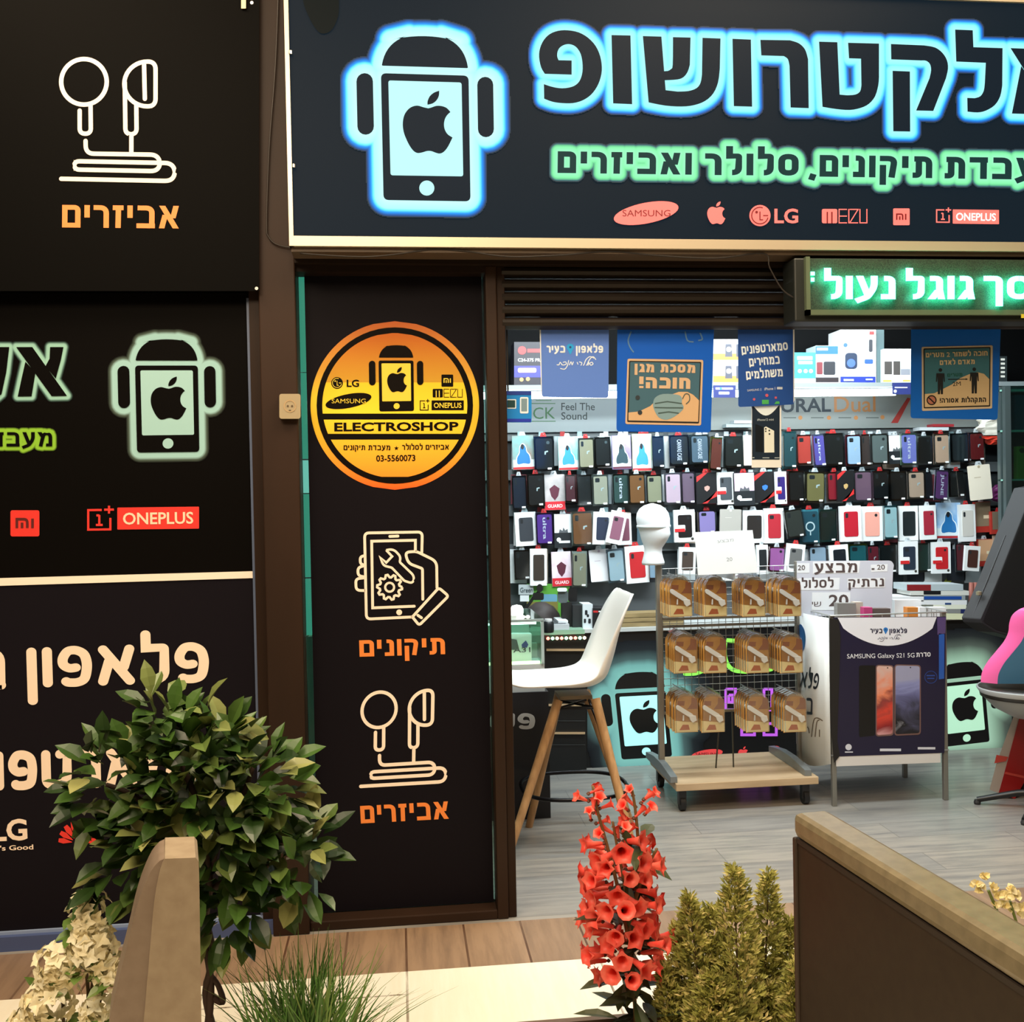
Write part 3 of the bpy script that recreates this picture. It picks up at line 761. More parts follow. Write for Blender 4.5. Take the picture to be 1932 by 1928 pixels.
M_PINK = mat('c04a44', .4, emit='ff7a72', es=.95); M_PD = mat('501414', .4, emit='7a1f22', es=.6)
logo_samsung(fs, *L3([(922, 1550)])[0], 62, 19.5, math.radians(-11), s, M_PINK, M_PD, .004, 12)
shapes(apple_at(*L3([(1432, 1548)])[0], 43), fs, .004).build('fruit_logo', M_PINK, s)
logo_lg(fs, *L3([(1750, 1568)])[0], 20, *L4([(112, 1620)])[0], L4([(285, 0)])[0][0], 26, s, M_PINK, M_PD, .004)
logo_meizu(fs, *L4([(458, 1520)])[0], *L4([(795, 1624)])[0], s, M_PINK, .004, M_PD)
logo_mi(fs, *L4([(976, 1516)])[0], *L4([(1096, 1638)])[0], s, M_PINK, M_PD, .004)
logo_oneplus(fs, *L4([(1288, 1522)])[0], *L4([(1388, 1620)])[0], *L4([(1410, 1522)])[0], *L4([(1746, 1625)])[0], s, M_PINK, mat('ffe0e6', .4, emit='ffe4ec', es=1.0), .004, slope=.012)
shapes([[zs(x, y) for x, y in [tuple(q) for q in smooth_open([(195,-60),(205,30),(245,130),(300,220),(350,245),(410,215),(455,120),(462,20),(460,-60)], 5)]]], fs, .003).build('dark_patch', mat('060808', .5, emit='0c181a', es=.6, spec=.06), s)
# ---------------------------------------------------------------- roller shutter
ZT, ZO = zv(1200, 503, YF+.03), zv(1200, 622, YF+.03)
r = thing('roller_shutter', ((JX2+XR)/2, YF+.05, ZO), 'rolled-up dark brown metal shutter above the shop entrance', 'shutter')
M_SH = mat('241d18', .5, .0, spec=.25); hh = (ZT-ZO)/5
for i in range(5):
    z0s = ZO+i*hh
    prof = [(.03, z0s+.003), (.012, z0s+hh*.25), (.006, z0s+hh*.5), (.012, z0s+hh*.75), (.03, z0s+hh-.002)]
    fr = [Vector((JX2-.01, YF+a, z)) for a, z in prof]+[Vector((JX2-.01, YF+.05, prof[-1][1])), Vector((JX2-.01, YF+.05, prof[0][1]))]
    G().prism(fr, [Vector((XR, p.y, p.z)) for p in fr]).build('slat' if i else 'bottom_bar', M_SH, r, smooth=25)
# ---------------------------------------------------------------- running-text LED sign
Yd = YF-.15
fd = wall(Yd)
l = thing('led_sign', onY(1720, 600, Yd), 'black LED display with bright green running Hebrew text, under the lit sign', 'sign')
dz0, dz1 = zv(1700, 606, Yd), zv(1700, 487, Yd)
dx0, dx1 = xv(1500, 545, Yd), 2.75
G().box((dx0, Yd+.005, dz0), (dx1, YF-.035, dz1)).build('housing', mat('1b1f1c', .5), l, bevel=.006)
G().box((dx0+.05, Yd-.001, dz0+.038), (dx1, Yd+.006, dz1-.004)).build('dot_panel', mat('3a4638', .5, noise=('1e251c', 260, (1, 1, 1))), l)
fr = G(); fr.box((dx0+.035, Yd-.014, dz0+.02), (dx1, Yd+.006, dz0+.038)); fr.box((dx0+.035, Yd-.014, dz0+.02), (dx0+.05, Yd+.006, dz1)); fr.build('front_frame', mat('5a6650', .4), l)
M_LED = mat('30ffb0', .4, emit=(.30, 1.0, .80), es=14.0)
q2 = lambda x, y: (1400+x/3.632, 470+y/3.632)
led = (hebrew('נעול', *q2(562, 343), *q2(1052, 343), 44, .22, .10)+hebrew('גוגל', *q2(1122, 343), *q2(1590, 343), 44, .22, .10)+hebrew('סך', *q2(1655, 343), *q2(1985, 343), 44, .22, .12))
g = G()
for p in led: slab(p, fd, .012, .026, g)
slab(rect(*q2(470, 155), *q2(498, 180)), fd, .002, .012, g); slab(rect(*q2(472, 195), *q2(496, 222)), fd, .002, .012, g)
g.build('led_lettering', M_LED, l)
shapes([rect(*q2(1912, 445), *q2(1960, 472))], wall(Yd-.016), 0).build('yellow_sticker', mat('d8c23a', .5), l)
# ---------------------------------------------------------------- product wall: shelf, header panels, light
YP = YW-.11
ZSH = zv(1200, 734, YW-.30)
sx0, sx1 = -1.0, 4.3
sh = thing('wall_shelf', (1.6, YW-.15, ZSH), 'long grey shelf above the phone cases, with a white light tube under its edge', 'shelf')
G().box((sx0, YW-.32, ZSH), (sx1, YW, ZSH+.025)).build('shelf_board', mat('8d9698', .5), sh)
G().box((sx0, YW-.31, zv(1200, 750, YW-.31)), (xv(1690, 740, YW-.31), YW-.285, zv(1200, 737, YW-.31))).build('light_tube', mat('ffffff', .3, emit='eefaff', es=11.0), sh)
struct(G().box((sx0, YW-.012, ZSH+.025), (sx1, YW, CEIL)), 'wall_back', mat('060708', .7, spec=.1))
fw_ = wall(YW-.05)
zh0, zh1 = zv(1300, 812, YW-.05), zv(1300, 744, YW-.05)
hp = thing('header_panel', (xv(1060, 780, YW-.05), YW-.05, zh0), 'grey shelf header with green CK letters and Feel The Sound slogan', 'sign')
G().box((sx0, YW-.05, zh0), (xv(1330, 780, YW-.05), YW-.03, zh1)).build('panel', mat('8e989a', .5), hp)
za = lambda x, y: (950+x/9.2, 620+y/9.2)
g = G(); latin(g, 'CK', fw_, *za(515, 1568), *za(895, 1562), 22, .001, .0); shapes([rect(*za(440, 1292), *za(900, 1306)), rect(*za(440, 1600), *za(905, 1614)), rect(*za(560, 1240), *za(830, 1252))], fw_, .001, g); g.build('logo_lettering', mat('3f6b45', .5), hp)
g = G(); latin(g, 'Feel The', fw_, *za(1003, 1415), *za(1585, 1415), 14, .001, .006); g.build('lettering', mat('2c3436', .5), hp); g = G(); latin(g, 'Sound', fw_, *za(1003, 1578), *za(1450, 1578), 14, .001, .006)
g.build('lettering', mat('2c3436', .5), hp)
hp = thing('header_panel', (xv(1600, 780, YW-.05), YW-.05, zh0), 'grey shelf header with big black and copper lettering and red slash', 'sign')
G().box((xv(1335, 780, YW-.05), YW-.05, zh0), (sx1, YW-.03, zh1)).build('panel', mat('8f9693', .5), hp)
g = G(); latin(g, 'URAL', fw_, 1474, 777, 1568, 776, 25, .001, .022); g.build('lettering', mat('22303a', .5), hp)
g = G(); latin(g, 'Dual', fw_, 1574, 777, 1652, 776, 29, .001, .008); shapes([circ(1510, 788, 4, 14), circ(1564, 788, 4, 14), circ(1615, 788, 4, 14), circ(1665, 787, 4, 14)], fw_, .001, g); g.build('lettering', mat('b87f4c', .5), hp)
shapes([[(1681, 798), (1694, 798), (1718, 752), (1712, 750)]], fw_, .001).build('red_slash', mat('a83a34', .5), hp)
shapes([rect(1478+k*52, 787, 1502+k*52, 789) for k in range(4)], fw_, .001).build('small_print', mat('5c6462', .5), hp)
tr = thing('hook_rail', (1.6, YW-.03, 1.75), 'grey slatted hook rails behind the hanging phone cases', 'rail')
zr = [onY(1400, y, YP).z for y in (815, 888, 955, 1027)]
for i, z in enumerate(zr):
    G().box((sx0, YW-.03, z-.03), (sx1, YW-.002, z+.03)).build('rail', mat('6d7476', .5), tr)
struct(G().box((sx0, YW-.004, 1.02), (sx1, YW-.0005, ZSH-.2)), 'wall_back', mat('2e3436', .6))
# ---------------------------------------------------------------- hanging phone cases
M_CLR = clear_mat()
NUMW = 'first second third fourth fifth sixth seventh eighth ninth tenth eleventh twelfth thirteenth fourteenth fifteenth sixteenth seventeenth eighteenth nineteenth twentieth twenty-first twenty-second twenty-third twenty-fourth twenty-fifth twenty-sixth twenty-seventh twenty-eighth twenty-ninth'.split()
ZO_ = {1: (950, 790, 5.51), 2: (1250, 790, 5.51), 3: (1582, 790, 5.51)}
def pack(zm, x0, y0, x1, y1, tilt, style, A, B, desc, row, order, jit):
    ox, oy, s = ZO_[zm]
    x0, x1, y0, y1 = ox+x0/s, ox+x1/s, oy+y0/s, oy+y1/s
    Y = YP-jit
    c = onY((x0+x1)/2, (y0+y1)/2, Y)
    W = (onY(x1, (y0+y1)/2, Y)-onY(x0, (y0+y1)/2, Y)).length/2
    H = (onY((x0+x1)/2, y0, Y)-onY((x0+x1)/2, y1, Y)).length/2
    a = math.radians(tilt+1.1); ca, sa = math.cos(a), math.sin(a)
    fn = lambda u, v, l=0.0: Vector((c.x+u*ca-v*sa, c.y-l, c.z+u*sa+v*ca))
    t = thing('phone_case_pack', tuple(c+Vector((0, 0, H))), f'{desc}, {NUMW[order]} from left in {row} row', 'phone case', f'packed phone cases in the {row} row')
    tabm = mat('c03030' if (order % 5 in (1, 3)) else 'c9d2d6', .4)
    slab([(-W*.34, H-.002), (W*.34, H-.002), (W*.2, H+.022), (-W*.2, H+.022)], fn, .002, .004).build('hang_tab', tabm, t)
    G().tube([fn(0, H+.012, Y-YW+.0325), fn(0, H+.012, .02)], .0025, 6).build('hook', mat('b8bcbe', .3, .8), t)
    def case(w, h, cx=0, cy=0, z=.008, col=A, camc='23272b', th=.009):
        o = slab(rect(cx-w, cy-h, cx+w, cy+h, min(w, h)*.28), fn, z, z+th).build('phone_case', mat(col, .35), t)
        cm = ('pill', 'round', 'square')[order % 3]
        if cm == 'pill': q = rect(cx-w*.78, cy+h*.5, cx-w*.4, cy+h*.88, w*.16)
        elif cm == 'round': q = circ(cx+w*.5, cy+h*.72, w*.2, 14)
        else: q = rect(cx-w*.76, cy+h*.58, cx-w*.1, cy+h*.88, w*.16)
        shapes([q], fn, z+th+.0006).build('camera_opening', mat(camc, .3), o)
        return o
    def stick(u, v, w=.011, h=.005, z=.024):
        shapes([rect(u-w, v-h, u+w, v+h)], fn, z).build('price_sticker', mat('f6f8f8', .5), t)
    if style in ('clear', 'text', 'ring'):
        slab(rect(-W, -H, W, H), fn, 0, .002).build('backing_card', mat(B or '8f9a9e', .5), t)
        o = case(W*.84, H*.88, camc='2a2f33' if A not in ('15181a', '1b1f22', '20262a') else '5d676c')
        bl = G(); fr = [fn(u, v, .022) for u, v in rect(-W, -H, W, H)]; bk = [fn(u, v, .002) for u, v in rect(-W, -H, W, H)]
        bl.prism(fr, bk).build('blister', M_CLR, t)
        stick(W*.5, -H*.86)
        if style == 'text':
            g = G(); fv = lambda u, v, l: fn(u, v, l)
            latin(g, desc_text.get(desc, 'ultra'), lambda x, y, l: fn(-y-W*.2, -x, l), -H*.7, 0, H*.65, 0, W*.42, .0185, .015); g.build('lettering', mat('e8e4f4', .5), o)
        elif style == 'ring':
            shapes(ring(0, 0, W*.5, W*.14, 24)+[rect(-W*.06, -H*.5, W*.06, -H*.27)], fn, .0185).build('magnet_ring', mat('eef6f8', .5), o)
        elif order % 2:
            shapes([thick([(W*.1, -H*.05), (W*.12, H*.1), (W*.4, H*.14)], W*.07)], fn, .0185).build('print_mark', mat('cfd6d8', .5), o)
    elif style in ('frame', 'frameb'):
        slab(rect(-W, -H, W, H), fn, 0, .018).build('carton', mat('f3f5f4', .45), t)
        o = case(W*.66, H*.70, W*.04, -H*.02, .0175, A, '2a2d30', .003)
        if style == 'frameb':
            shapes([rect(-W*.96, -H*.30, W*.05, H*.06, W*.12)], fn, .0215).build('badge', mat('f8f8f8', .5), t)
            shapes([rect(-W*.96, -H*.36, W*.02, -H*.16)], fn, .0218).build('red_band', mat('d8262a', .5), t)
            shapes([circ(W*.72, -H*.82, W*.14, 14)], fn, .0185).build('seal', mat('3c3830', .5), t)
    elif style == 'hood':
        slab(rect(-W, -H, W, H), fn, 0, .018).build('carton', mat(A, .4, noise=(B, 9, (1, 1, 1))), t)
        shapes([rect(-W*.98, -H*.98, W*.98, -H*.42)], fn, .0186).build('white_band', mat('dff0f4', .5), t)
        hd = bez([(-.6,-.74),(-.62,-.35),(-.36,-.05),(-.3,.3),(-.02,.5),(.26,.32),(.34,.02),(.6,-.2),(.7,-.6),(.55,-.74),(0,-.7)], 3)
        shapes([[(u*W*1.08, v*H*1.0+H*.05) for u, v in hd]], fn, .0190).build('picture_outline', mat('e8f4f8', .5), t)
        shapes([[(u*W*.93, v*H*.93+H*.02) for u, v in hd]], fn, .0194).build('picture', mat(('1f6fae', '20404a', '2f8fc8', '3a4fc0')[order % 4], .5), t)
        shapes([circ(-W*.06, H*.34, W*.16, 14, H*.16)], fn, .0198).build('picture_shade', mat('161a20', .5), t)
        shapes([rect(-W*.98, -H*.98, W*.98, -H*.84)], fn, .0190).build('foot_band', mat('5c2a3c' if order % 2 else 'b02a30', .5), t)
    elif style == 'guard':
        slab(rect(-W, -H, W, H), fn, 0, .018).build('carton', mat(A, .4, noise=(B, 14, (1, 1, 1))), t)
        shapes([rect(-W*.99, -H*.99, W*.99, -H*.52)], fn, .0186).build('red_band', mat('d32230', .5), t)
        g = G(); latin(g, 'GUARD', lambda x, y, l: fn(x, -y, l), -W*.72, H*.86, W*.72, H*.86, H*.18, .0190, .02); g.build('lettering', mat('ffeaea', .5), t)
        shapes([[(-W*.5, H*.2), (0, H*.42), (W*.5, H*.2), (W*.34, -H*.22), (0, -H*.46), (-W*.34, -H*.22)]], fn, .0186).build('shield', mat('5a2436', .5), t)
    elif style == 'split':
        slab(rect(-W, -H, W, H), fn, 0, .018).build('carton', mat('1c2226', .45), t)
        shapes([rect(-W*.97, -H*.12, W*.97, H*.97)], fn, .0186).build('upper_print', mat(A, .4), t)
        shapes([circ(-W*.52, -H*.52, W*.24, 18), rect(-W*.5, -H*.72, W*.7, -H*.58)], fn, .0188).build('logo', mat('f2f4f4', .5), t)
        shapes([[(-W*.5, -H*.12), (-W*.4, H*.1), (-W*.1, H*.0), (0, H*.2), (W*.2, H*.02), (W*.45, H*.1), (W*.5, -H*.12)]], fn, .0190).build('crown_print', mat('585c60', .5), t)
    elif style == 'diag':
        slab(rect(-W, -H, W, H), fn, 0, .018).build('carton', mat('17191b', .4), t)
        shapes([[(-W*.98, H*.4), (-W*.98, H*.75), (-W*.3, H*.98), (W*.1, H*.98)], [(W*.98, -H*.55), (W*.98, -H*.2), (-W*.0, -H*.98), (-W*.5, -H*.98)]], fn, .0186).build('red_stripes', mat('d82c2c', .5), t)
        shapes([[(0, -H*.22), (W*.26, -H*.08), (W*.3, H*.08), (W*.08, H*.16), (-W*.24, H*.08), (-W*.22, -H*.1)]], fn, .0186).build('emblem', mat(A, .4), t)
    elif style == 'card':
        slab(rect(-W, -H, W, H, W*.12), fn, 0, .006).build('card', mat(A, .5), t)
        shapes([rect(-W*.5, H*.28, W*.1, H*.31), circ(-W*.0, H*.9, W*.12, 14)], fn, .0064).build('print_mark', mat(B or '9a8f7c', .5), t)
    elif style == 'photo':
        slab(rect(-W, -H, W, H), fn, 0, .02).build('carton', mat('b5362c', .45), t)
        shapes([rect(-W*.85, -H*.6, W*.98, H*.97)], fn, .0206).build('picture', mat(A, .5), t)
        shapes([rect(W*.1, -H*.1, W*.9, H*.12)], fn, .0210).build('price_sticker', mat('e8dab8', .5), t)
    return t
desc_text = {'purple and white pack with upright ultra lettering': 'ultra', 'clear pack with black case and upright CANVAS CASE lettering': 'CANVAS CASE', 'clear pack with grey-blue case and CANVAS CASE lettering': 'CANVAS CASE', 'tilted purple pack with upright JUNE lettering': 'JUNE', 'dark green case pack with blue upright lettering': 'ultra'}
BK, NV, DG = '15181a', '20262e', '2b3033'
ROWS = {'top': [
 (1,90,175,310,530,0,'hood','8a7468','6fa8a8','boxed case with hooded figure on brownish teal'),
 (1,315,185,520,545,0,'clear',BK,'3a4044','plain black case in clear pack'),
 (1,565,190,765,535,0,'hood','6cc0c0','b8e8e4','boxed case with hooded blue figure on teal'),
 (1,775,200,938,520,0,'clear','b0a084','8f8670','beige marbled case in clear pack'),
 (1,942,190,1110,500,0,'clear',BK,'2a2f32','black case with pale corner mark'),
 (1,1125,175,1318,525,0,'hood','8a78c8','b8b0e8','boxed case with hooded figure on violet'),
 (1,1333,160,1530,545,-1,'hood','b8dcc4','f0e8c0','boxed case with hooded figure on pale green'),
 (1,1537,180,1665,515,0,'clear','1a2430','3c4a54','narrow dark navy case in clear pack'),
 (2,60,170,272,490,0,'text','24282b','3a4044','clear pack with black case and upright CANVAS CASE lettering'),
 (2,280,165,478,470,0,'text','5d6c7c','6c7880','clear pack with grey-blue case and CANVAS CASE lettering'),
 (2,490,190,610,540,-6,'clear','6e3026','c8b448','red brown pack with yellow edge'),
 (2,632,180,830,510,-2,'clear','1b1f1e','39403f','black case tilted slightly in clear pack'),
 (2,838,172,922,485,0,'card','f0dccb','8f8880','cream narrow case'),
 (2,1245,130,1385,520,-1,'clear','274a50','5aa8b0','teal tinted clear pack with dark case'),
 (2,1385,165,1540,480,0,'clear','d8483e','a83a38','bright red case in clear pack'),
 (2,1560,160,1682,500,3,'text','6a5ab0','c8c4ec','purple and white pack with upright ultra lettering'),
 (2,1662,150,1880,490,0,'clear','15191a','2c3a3c','black case with pale arc'),
 (3,75,165,225,490,0,'clear','b8cce8','a83040','shiny pale blue case over red band'),
 (3,222,160,322,490,0,'clear','4a3a38','8a3036','dark brown case over red edge'),
 (3,330,155,506,475,0,'clear','6e7472','5a605e','plain grey case in clear pack'),
 (3,508,170,668,470,0,'split','f4f8fa','','white and black carton with round logo'),
 (3,640,150,806,480,0,'text','8a88d8','a8d8b8','violet and mint printed pack'),
 (3,812,175,962,480,0,'clear','17191a','d8dcdc','black case over white foot'),
 (3,985,155,1142,475,0,'clear','ecb89c','c8a890','rose gold case in clear pack'),
 (3,1160,150,1346,450,0,'clear','262c30','3c464c','charcoal case with small camera'),
 (3,1352,140,1505,440,0,'clear','7c2426','5a2022','dark red wallet case'),
 ], 'second': [
 (1,88,590,238,945,0,'clear','1e2636','3a4658','dark navy case in clear pack'),
 (1,245,570,425,915,0,'clear','1d1a1a','3a3432','black case with white moon mark'),
 (1,420,580,632,948,0,'guard','a8a4a4','c8c0c0','grey pack with red GUARD band and shield'),
 (1,636,580,745,870,0,'clear','5a2c34','241c1e','dark red case on black card'),
 (1,758,580,916,900,0,'clear','1b1f21','343c40','black case with white curl'),
 (1,920,580,1087,905,0,'clear','b8ac98','c8c4bc','champagne case with slanted writing'),
 (1,1130,570,1300,890,0,'text','3c5450','445c58','dark green case pack with blue upright lettering'),
 (1,1297,570,1468,890,0,'clear','8f5a34','6a4a34','brown leather case'),
 (1,1480,580,1645,882,0,'clear','b0a486','3a3a38','olive beige case on black card'),
 (1,1670,560,1842,890,0,'clear','f2c4d4','e8d8e0','pale pink case in clear pack'),
 (2,190,550,332,885,0,'clear','8c6c80','b8a0b0','mauve translucent case'),
 (2,345,560,556,882,0,'diag','c89a90','','black carton with red stripes and rosy emblem'),
 (2,555,555,736,890,0,'frameb','4a5056','','white carton with dark grey case and red badge'),
 (2,736,560,946,900,0,'split','f0ccec','','pink and black carton with round logo'),
 (2,942,550,1160,872,0,'diag','3a78d8','','black carton with red stripes and blue emblem'),
 (2,1163,550,1278,885,0,'frameb','33256e','','white carton with violet case'),
 (2,1300,540,1468,862,0,'clear','131517','4a2426','black case in red-edged clear pack'),
 (2,1478,550,1682,872,-2,'clear','8a7a4c','5a5236','gold case in dark pack'),
 (2,1700,550,1868,856,0,'clear','b02434','6a1c26','red leather case with orange label'),
 (3,-25,540,146,858,0,'diag','c0a068','','black carton with red stripes and gold emblem'),
 (3,150,540,342,862,0,'clear','8c6478','c8bcc4','mauve case in bright clear box'),
 (3,346,540,512,842,0,'clear','15171a','54303e','black case with purple edge'),
 (3,520,545,692,852,0,'clear','121618','2a3234','black case with white round seal'),
 (3,712,545,886,832,0,'clear','e0b49c','a8988c','rose gold case with squiggle'),
 (3,888,550,962,832,0,'clear','1a1c1e','3c4246','narrow black case'),
 (3,995,530,1130,850,-5,'text','6a3a72','c0b8d8','tilted purple pack with upright JUNE lettering'),
 (3,1142,540,1302,812,0,'clear','16191a','343a3c','plain black case beside the JUNE pack'),
 (3,1352,480,1582,842,4,'card','f4ead6','b8a888','large cream back card tilted'),
 ], 'third': [
 (1,118,970,336,1320,1,'frame','3a3e44','','white and blue edged box with dark grey case'),
 (1,334,975,514,1310,0,'text','6a3a9c','5a3484','purple pack with red foot print'),
 (1,522,985,712,1340,-1,'split','eef2f4','','white and black carton with round logo'),
 (1,702,960,932,1320,0,'clear','8c5634','b8b0a8','brown leather case in wide clear box'),
 (1,925,968,1112,1306,-4,'frame','2c3448','','white carton with navy case leaning'),
 (1,1085,960,1250,1300,-14,'frame','8a5a6e','','white carton with mauve case tilted far'),
 (1,1180,985,1322,1310,0,'frame','7c4a5c','','white carton with plum case'),
 (2,112,945,328,1280,0,'frameb','1e1a1a','','white carton with black case and red badge'),
 (2,362,950,552,1190,0,'clear','b898d8','4a4658','lilac case above the paper sign'),
 (2,592,940,815,1190,-3,'card','b0aca4','d8d4cc','silver grey wallet box leaning'),
 (2,825,950,1052,1290,-2,'frame','2c2826','','white carton with black case and copper corner'),
 (2,1048,930,1248,1290,-1,'frame','b8303c','','white carton with red silicone case'),
 (2,1268,940,1462,1235,7,'clear','3c3e3a','6a6e6a','dark olive case tilted'),
 (2,1424,940,1622,1300,0,'ring','2a5a6a','58a8b8','teal case with white magnet ring'),
 (2,1618,940,1802,1280,0,'clear','1c2a26','58b8a8','dark green case with rainbow edge'),
 (3,2,905,222,1275,0,'frame','c02434','','white carton with cherry red case'),
 (3,218,910,446,1270,-1,'frame','f0a898','','white carton with salmon case'),
 (3,462,900,606,1250,0,'clear','c8e4e8','6ab8c0','pale ice blue case on teal card'),
 (3,616,905,812,1265,-1,'frame','20282a','','white carton with black case in window'),
 (3,838,900,1000,1255,0,'frame','a82e40','','white carton with crimson case near the end'),
 (3,1006,872,1250,1245,-2,'hood','68a8e0','c8e0f4','bright blue printed pack with cartoon figure'),
 (3,1236,890,1408,1275,0,'frame','d8d4cc','','white carton with pale case and writing'),
 (3,1396,862,1562,1180,0,'photo','8a7860','','red carton with small photo'),
 (3,1566,960,1752,1195,0,'photo','7a6a58','','brownish carton at the dark end'),
 ], 'bottom': [
 (1,108,1360,282,1670,0,'clear','17181a','2c3032','black case beside the entrance frame'),
 (1,272,1350,446,1732,-2,'frame','3c342e','','red edged white box with dark brown case'),
 (1,498,1380,698,1738,0,'guard','e0c8d4','f4e8f0','pink white pack with red GUARD band'),
 (1,708,1375,864,1752,-2,'clear','a89c84','c8c0b4','gold grey case in long clear pack'),
 (1,896,1358,1106,1690,3,'card','f6f4f6','c8b8c8','blank white pack leaning'),
 (1,1076,1350,1256,1700,3,'clear','c4d4e0','a8b8c8','pale blue case leaning'),
 (1,1262,1320,1498,1705,2,'frame','c02a30','','white card with bright red case'),
 (1,1508,1460,1610,1662,0,'clear','a8bcd4','88304a','pale blue case behind the rack post'),
 (2,160,1335,336,1610,-4,'frame','4a3e38','','white teal box with taupe case leaning'),
 (2,972,1310,1088,1612,0,'frame','24282a','','white carton with black case beside the paper sign'),
 (2,1098,1330,1264,1590,-4,'clear','d070b8','b02838','pink bear shaped case'),
 (2,1272,1300,1462,1590,-8,'frame','70706e','','grey and white carton tilted'),
 (2,1512,1320,1702,1600,0,'clear','b8c4d8','7c7088','pale glittery case'),
 (2,1728,1310,1922,1600,2,'frame','1a2026','','white carton with black case above the price board'),
 (3,96,1300,292,1600,0,'clear','2a6a70','c8c838','teal pack with yellow round print'),
 (3,292,1310,412,1600,0,'clear','7a2430','3a1c22','dark red case on dark card'),
 (3,415,1310,602,1600,0,'clear','181b1c','2c3234','black case beside red edged carton'),
 (3,622,1272,812,1616,-1,'frameb','2c3644','','white carton with slate case and red badge'),
 (3,806,1290,956,1592,0,'clear','1e3a34','284a42','dark green wallet case'),
 (3,958,1280,1150,1606,-1,'frameb','c8262c','','white carton with red case and red badge'),
 (3,1212,1290,1310,1590,0,'clear','7a2430','b8c0c4','dark red case over white foot'),
 (3,1296,1320,1452,1580,-6,'frame','4a2c26','','white box with brown case tilted'),
 (3,1424,1250,1598,1530,0,'photo','d8a880','','red carton with tan photo'),
 (3,1600,1206,1704,1440,0,'card','c8a890','a02a2c','tan and red card at the end'),
 ]}
for rown, items in ROWS.items():
    for k, it in enumerate(items):
        pack(*it, rown, k, (k % 2)*.027+(.054 if abs(it[5]) > 3 else 0))
# packs hanging further back on the same hooks, seen between the front ones
rb = random.Random(11)
BACKC = ['c8d0d4', '1a1d20', 'e8ecec', '2a3038', '9aa4a8', '5a2a30', '8a9298', 'd8dcdc', '20262a', '48606a', 'b8a898', '7a3a40']
for i, (rown, yt, yb) in enumerate((('top', 823, 882), ('second', 895, 950), ('third', 966, 1026), ('bottom', 1036, 1098))):
    for k in range(23):
        px0 = 966+k*39+rb.uniform(-6, 6)
        if rown == 'bottom' and 1180 < px0 < 1330 and k % 2: continue
        Yb2 = YP+.045
        fb = lambda x, y, l=0.0, Yb2=Yb2: onY(x, y, Yb2-l)
        t = thing('phone_case_pack', tuple(fb(px0+14, yt)), f'packed phone case half hidden behind the front packs of the {rown} row', 'phone case', f'hidden phone case packs of the {rown} row')
        slab(rect(px0, yt, px0+rb.uniform(30, 36), yb+rb.uniform(-4, 4)), fb, 0, .016).build('carton', mat(rb.choice(BACKC), .4), t)
        slab(rect(px0+11, yt-9, px0+20, yt+1), fb, .004, .006).build('hang_tab', mat(rb.choice(['c9d2d6', 'a82c2c', '3a4044', '9ab8bc']), .4), t)
# ---------------------------------------------------------------- cartons on the shelf and on the counter
def carton(name, x0, y0, x1, y1, Y, depth, col, label, cat='box', rough=.45, prints=(), tilt=0, group=None, standz=None, emit=None):
    c = onY((x0+x1)/2, y1, Y); 
    fn = wall(Y)
    t = thing(name, tuple(c), label, cat, group)
    pts = [fn(x, y) for x, y in rect(x0, y0, x1, y1)]
    if standz is not None:
        for p in pts[2:]: p.z = standz
    G().prism(pts, [p+Vector((0, depth, 0)) for p in pts]).build('carton', mat(col, rough, emit=emit, es=.5) if emit else mat(col, rough), t)
    k = .001
    for nm, poly, pc in prints:
        if isinstance(poly, tuple) and poly[0] == 'txt':
            g = G(); latin(g, poly[1], fn, *poly[2:7], k+.001, .015); g.build(nm, mat(pc, .5), t)
        else:
            shapes(poly, fn, k).build(nm, mat(pc, .45), t)
        k += .0006
    return t
ST = ZSH+.026; YSB = YW-.30
z6 = lambda x, y: (1540+x/4.93, 620+y/4.93)
R6 = lambda a, b2, c, d, r=0: rect(*z6(a, b2), *z6(c, d), r)
carton('speaker_box', 970, 645, 1020, 735, YSB, .16, '24202a', 'black speaker box with red round logo, behind the light blue hanging card', standz=ST, prints=[
  ('gradient_print', [rect(970, 690, 1020, 712)], '3a3a8c'), ('logo', [circ(985, 661, 8, 18), rect(995, 658, 1020, 665)], 'd83a3c'), ('lettering', ('txt', 'C24-375 PRO', 977, 682, 1026, 682, 6), 'f4f4f8'),
  ('pill_print', [rect(977, 694, 1012, 703, 4)], 'f0b8c0'), ('small_logos', [circ(984, 716, 4, 12), circ(996, 715, 4, 12)], 'b89060')])
for k, (ya, yb) in enumerate(((640, 680), (681, 722))):
    carton('speaker_box', 1346, ya, 1404, yb, YSB, .14, 'f6f4f0', ('upper' if k == 0 else 'lower')+' of two white and orange speaker boxes stacked beside the blue mask board', standz=ST if k else None, group='white and orange speaker boxes', prints=[
      ('orange_band', [rect(1346, yb-13, 1404, yb-1)], 'f0953c'), ('speaker_print', [[(1369, ya+9), (1380, ya+9), (1382, ya+33), (1368, ya+33)], [(1389, ya+9), (1400, ya+9), (1403, ya+33), (1389, ya+33)]], '4a4c5a'), ('cone_print', [circ(1375, ya+19, 5, 14)], 'dfe6f4')])
carton('speaker_box', 1497, 665, 1539, 725, YSB, .14, '3db8c8', 'turquoise box with white bulb icons on the shelf', standz=ST, prints=[
  ('white_foot', [rect(1497, 714, 1539, 724)], 'f2f6f6'), ('lettering', [rect(1504, 672, 1533, 679, 1), rect(1506, 681, 1533, 687, 1)], 'e6fafa'), ('bulb_icons', [circ(1509, 700, 4, 12), circ(1520, 700, 4, 12), circ(1530, 700, 4, 12)], 'bff0f4')])
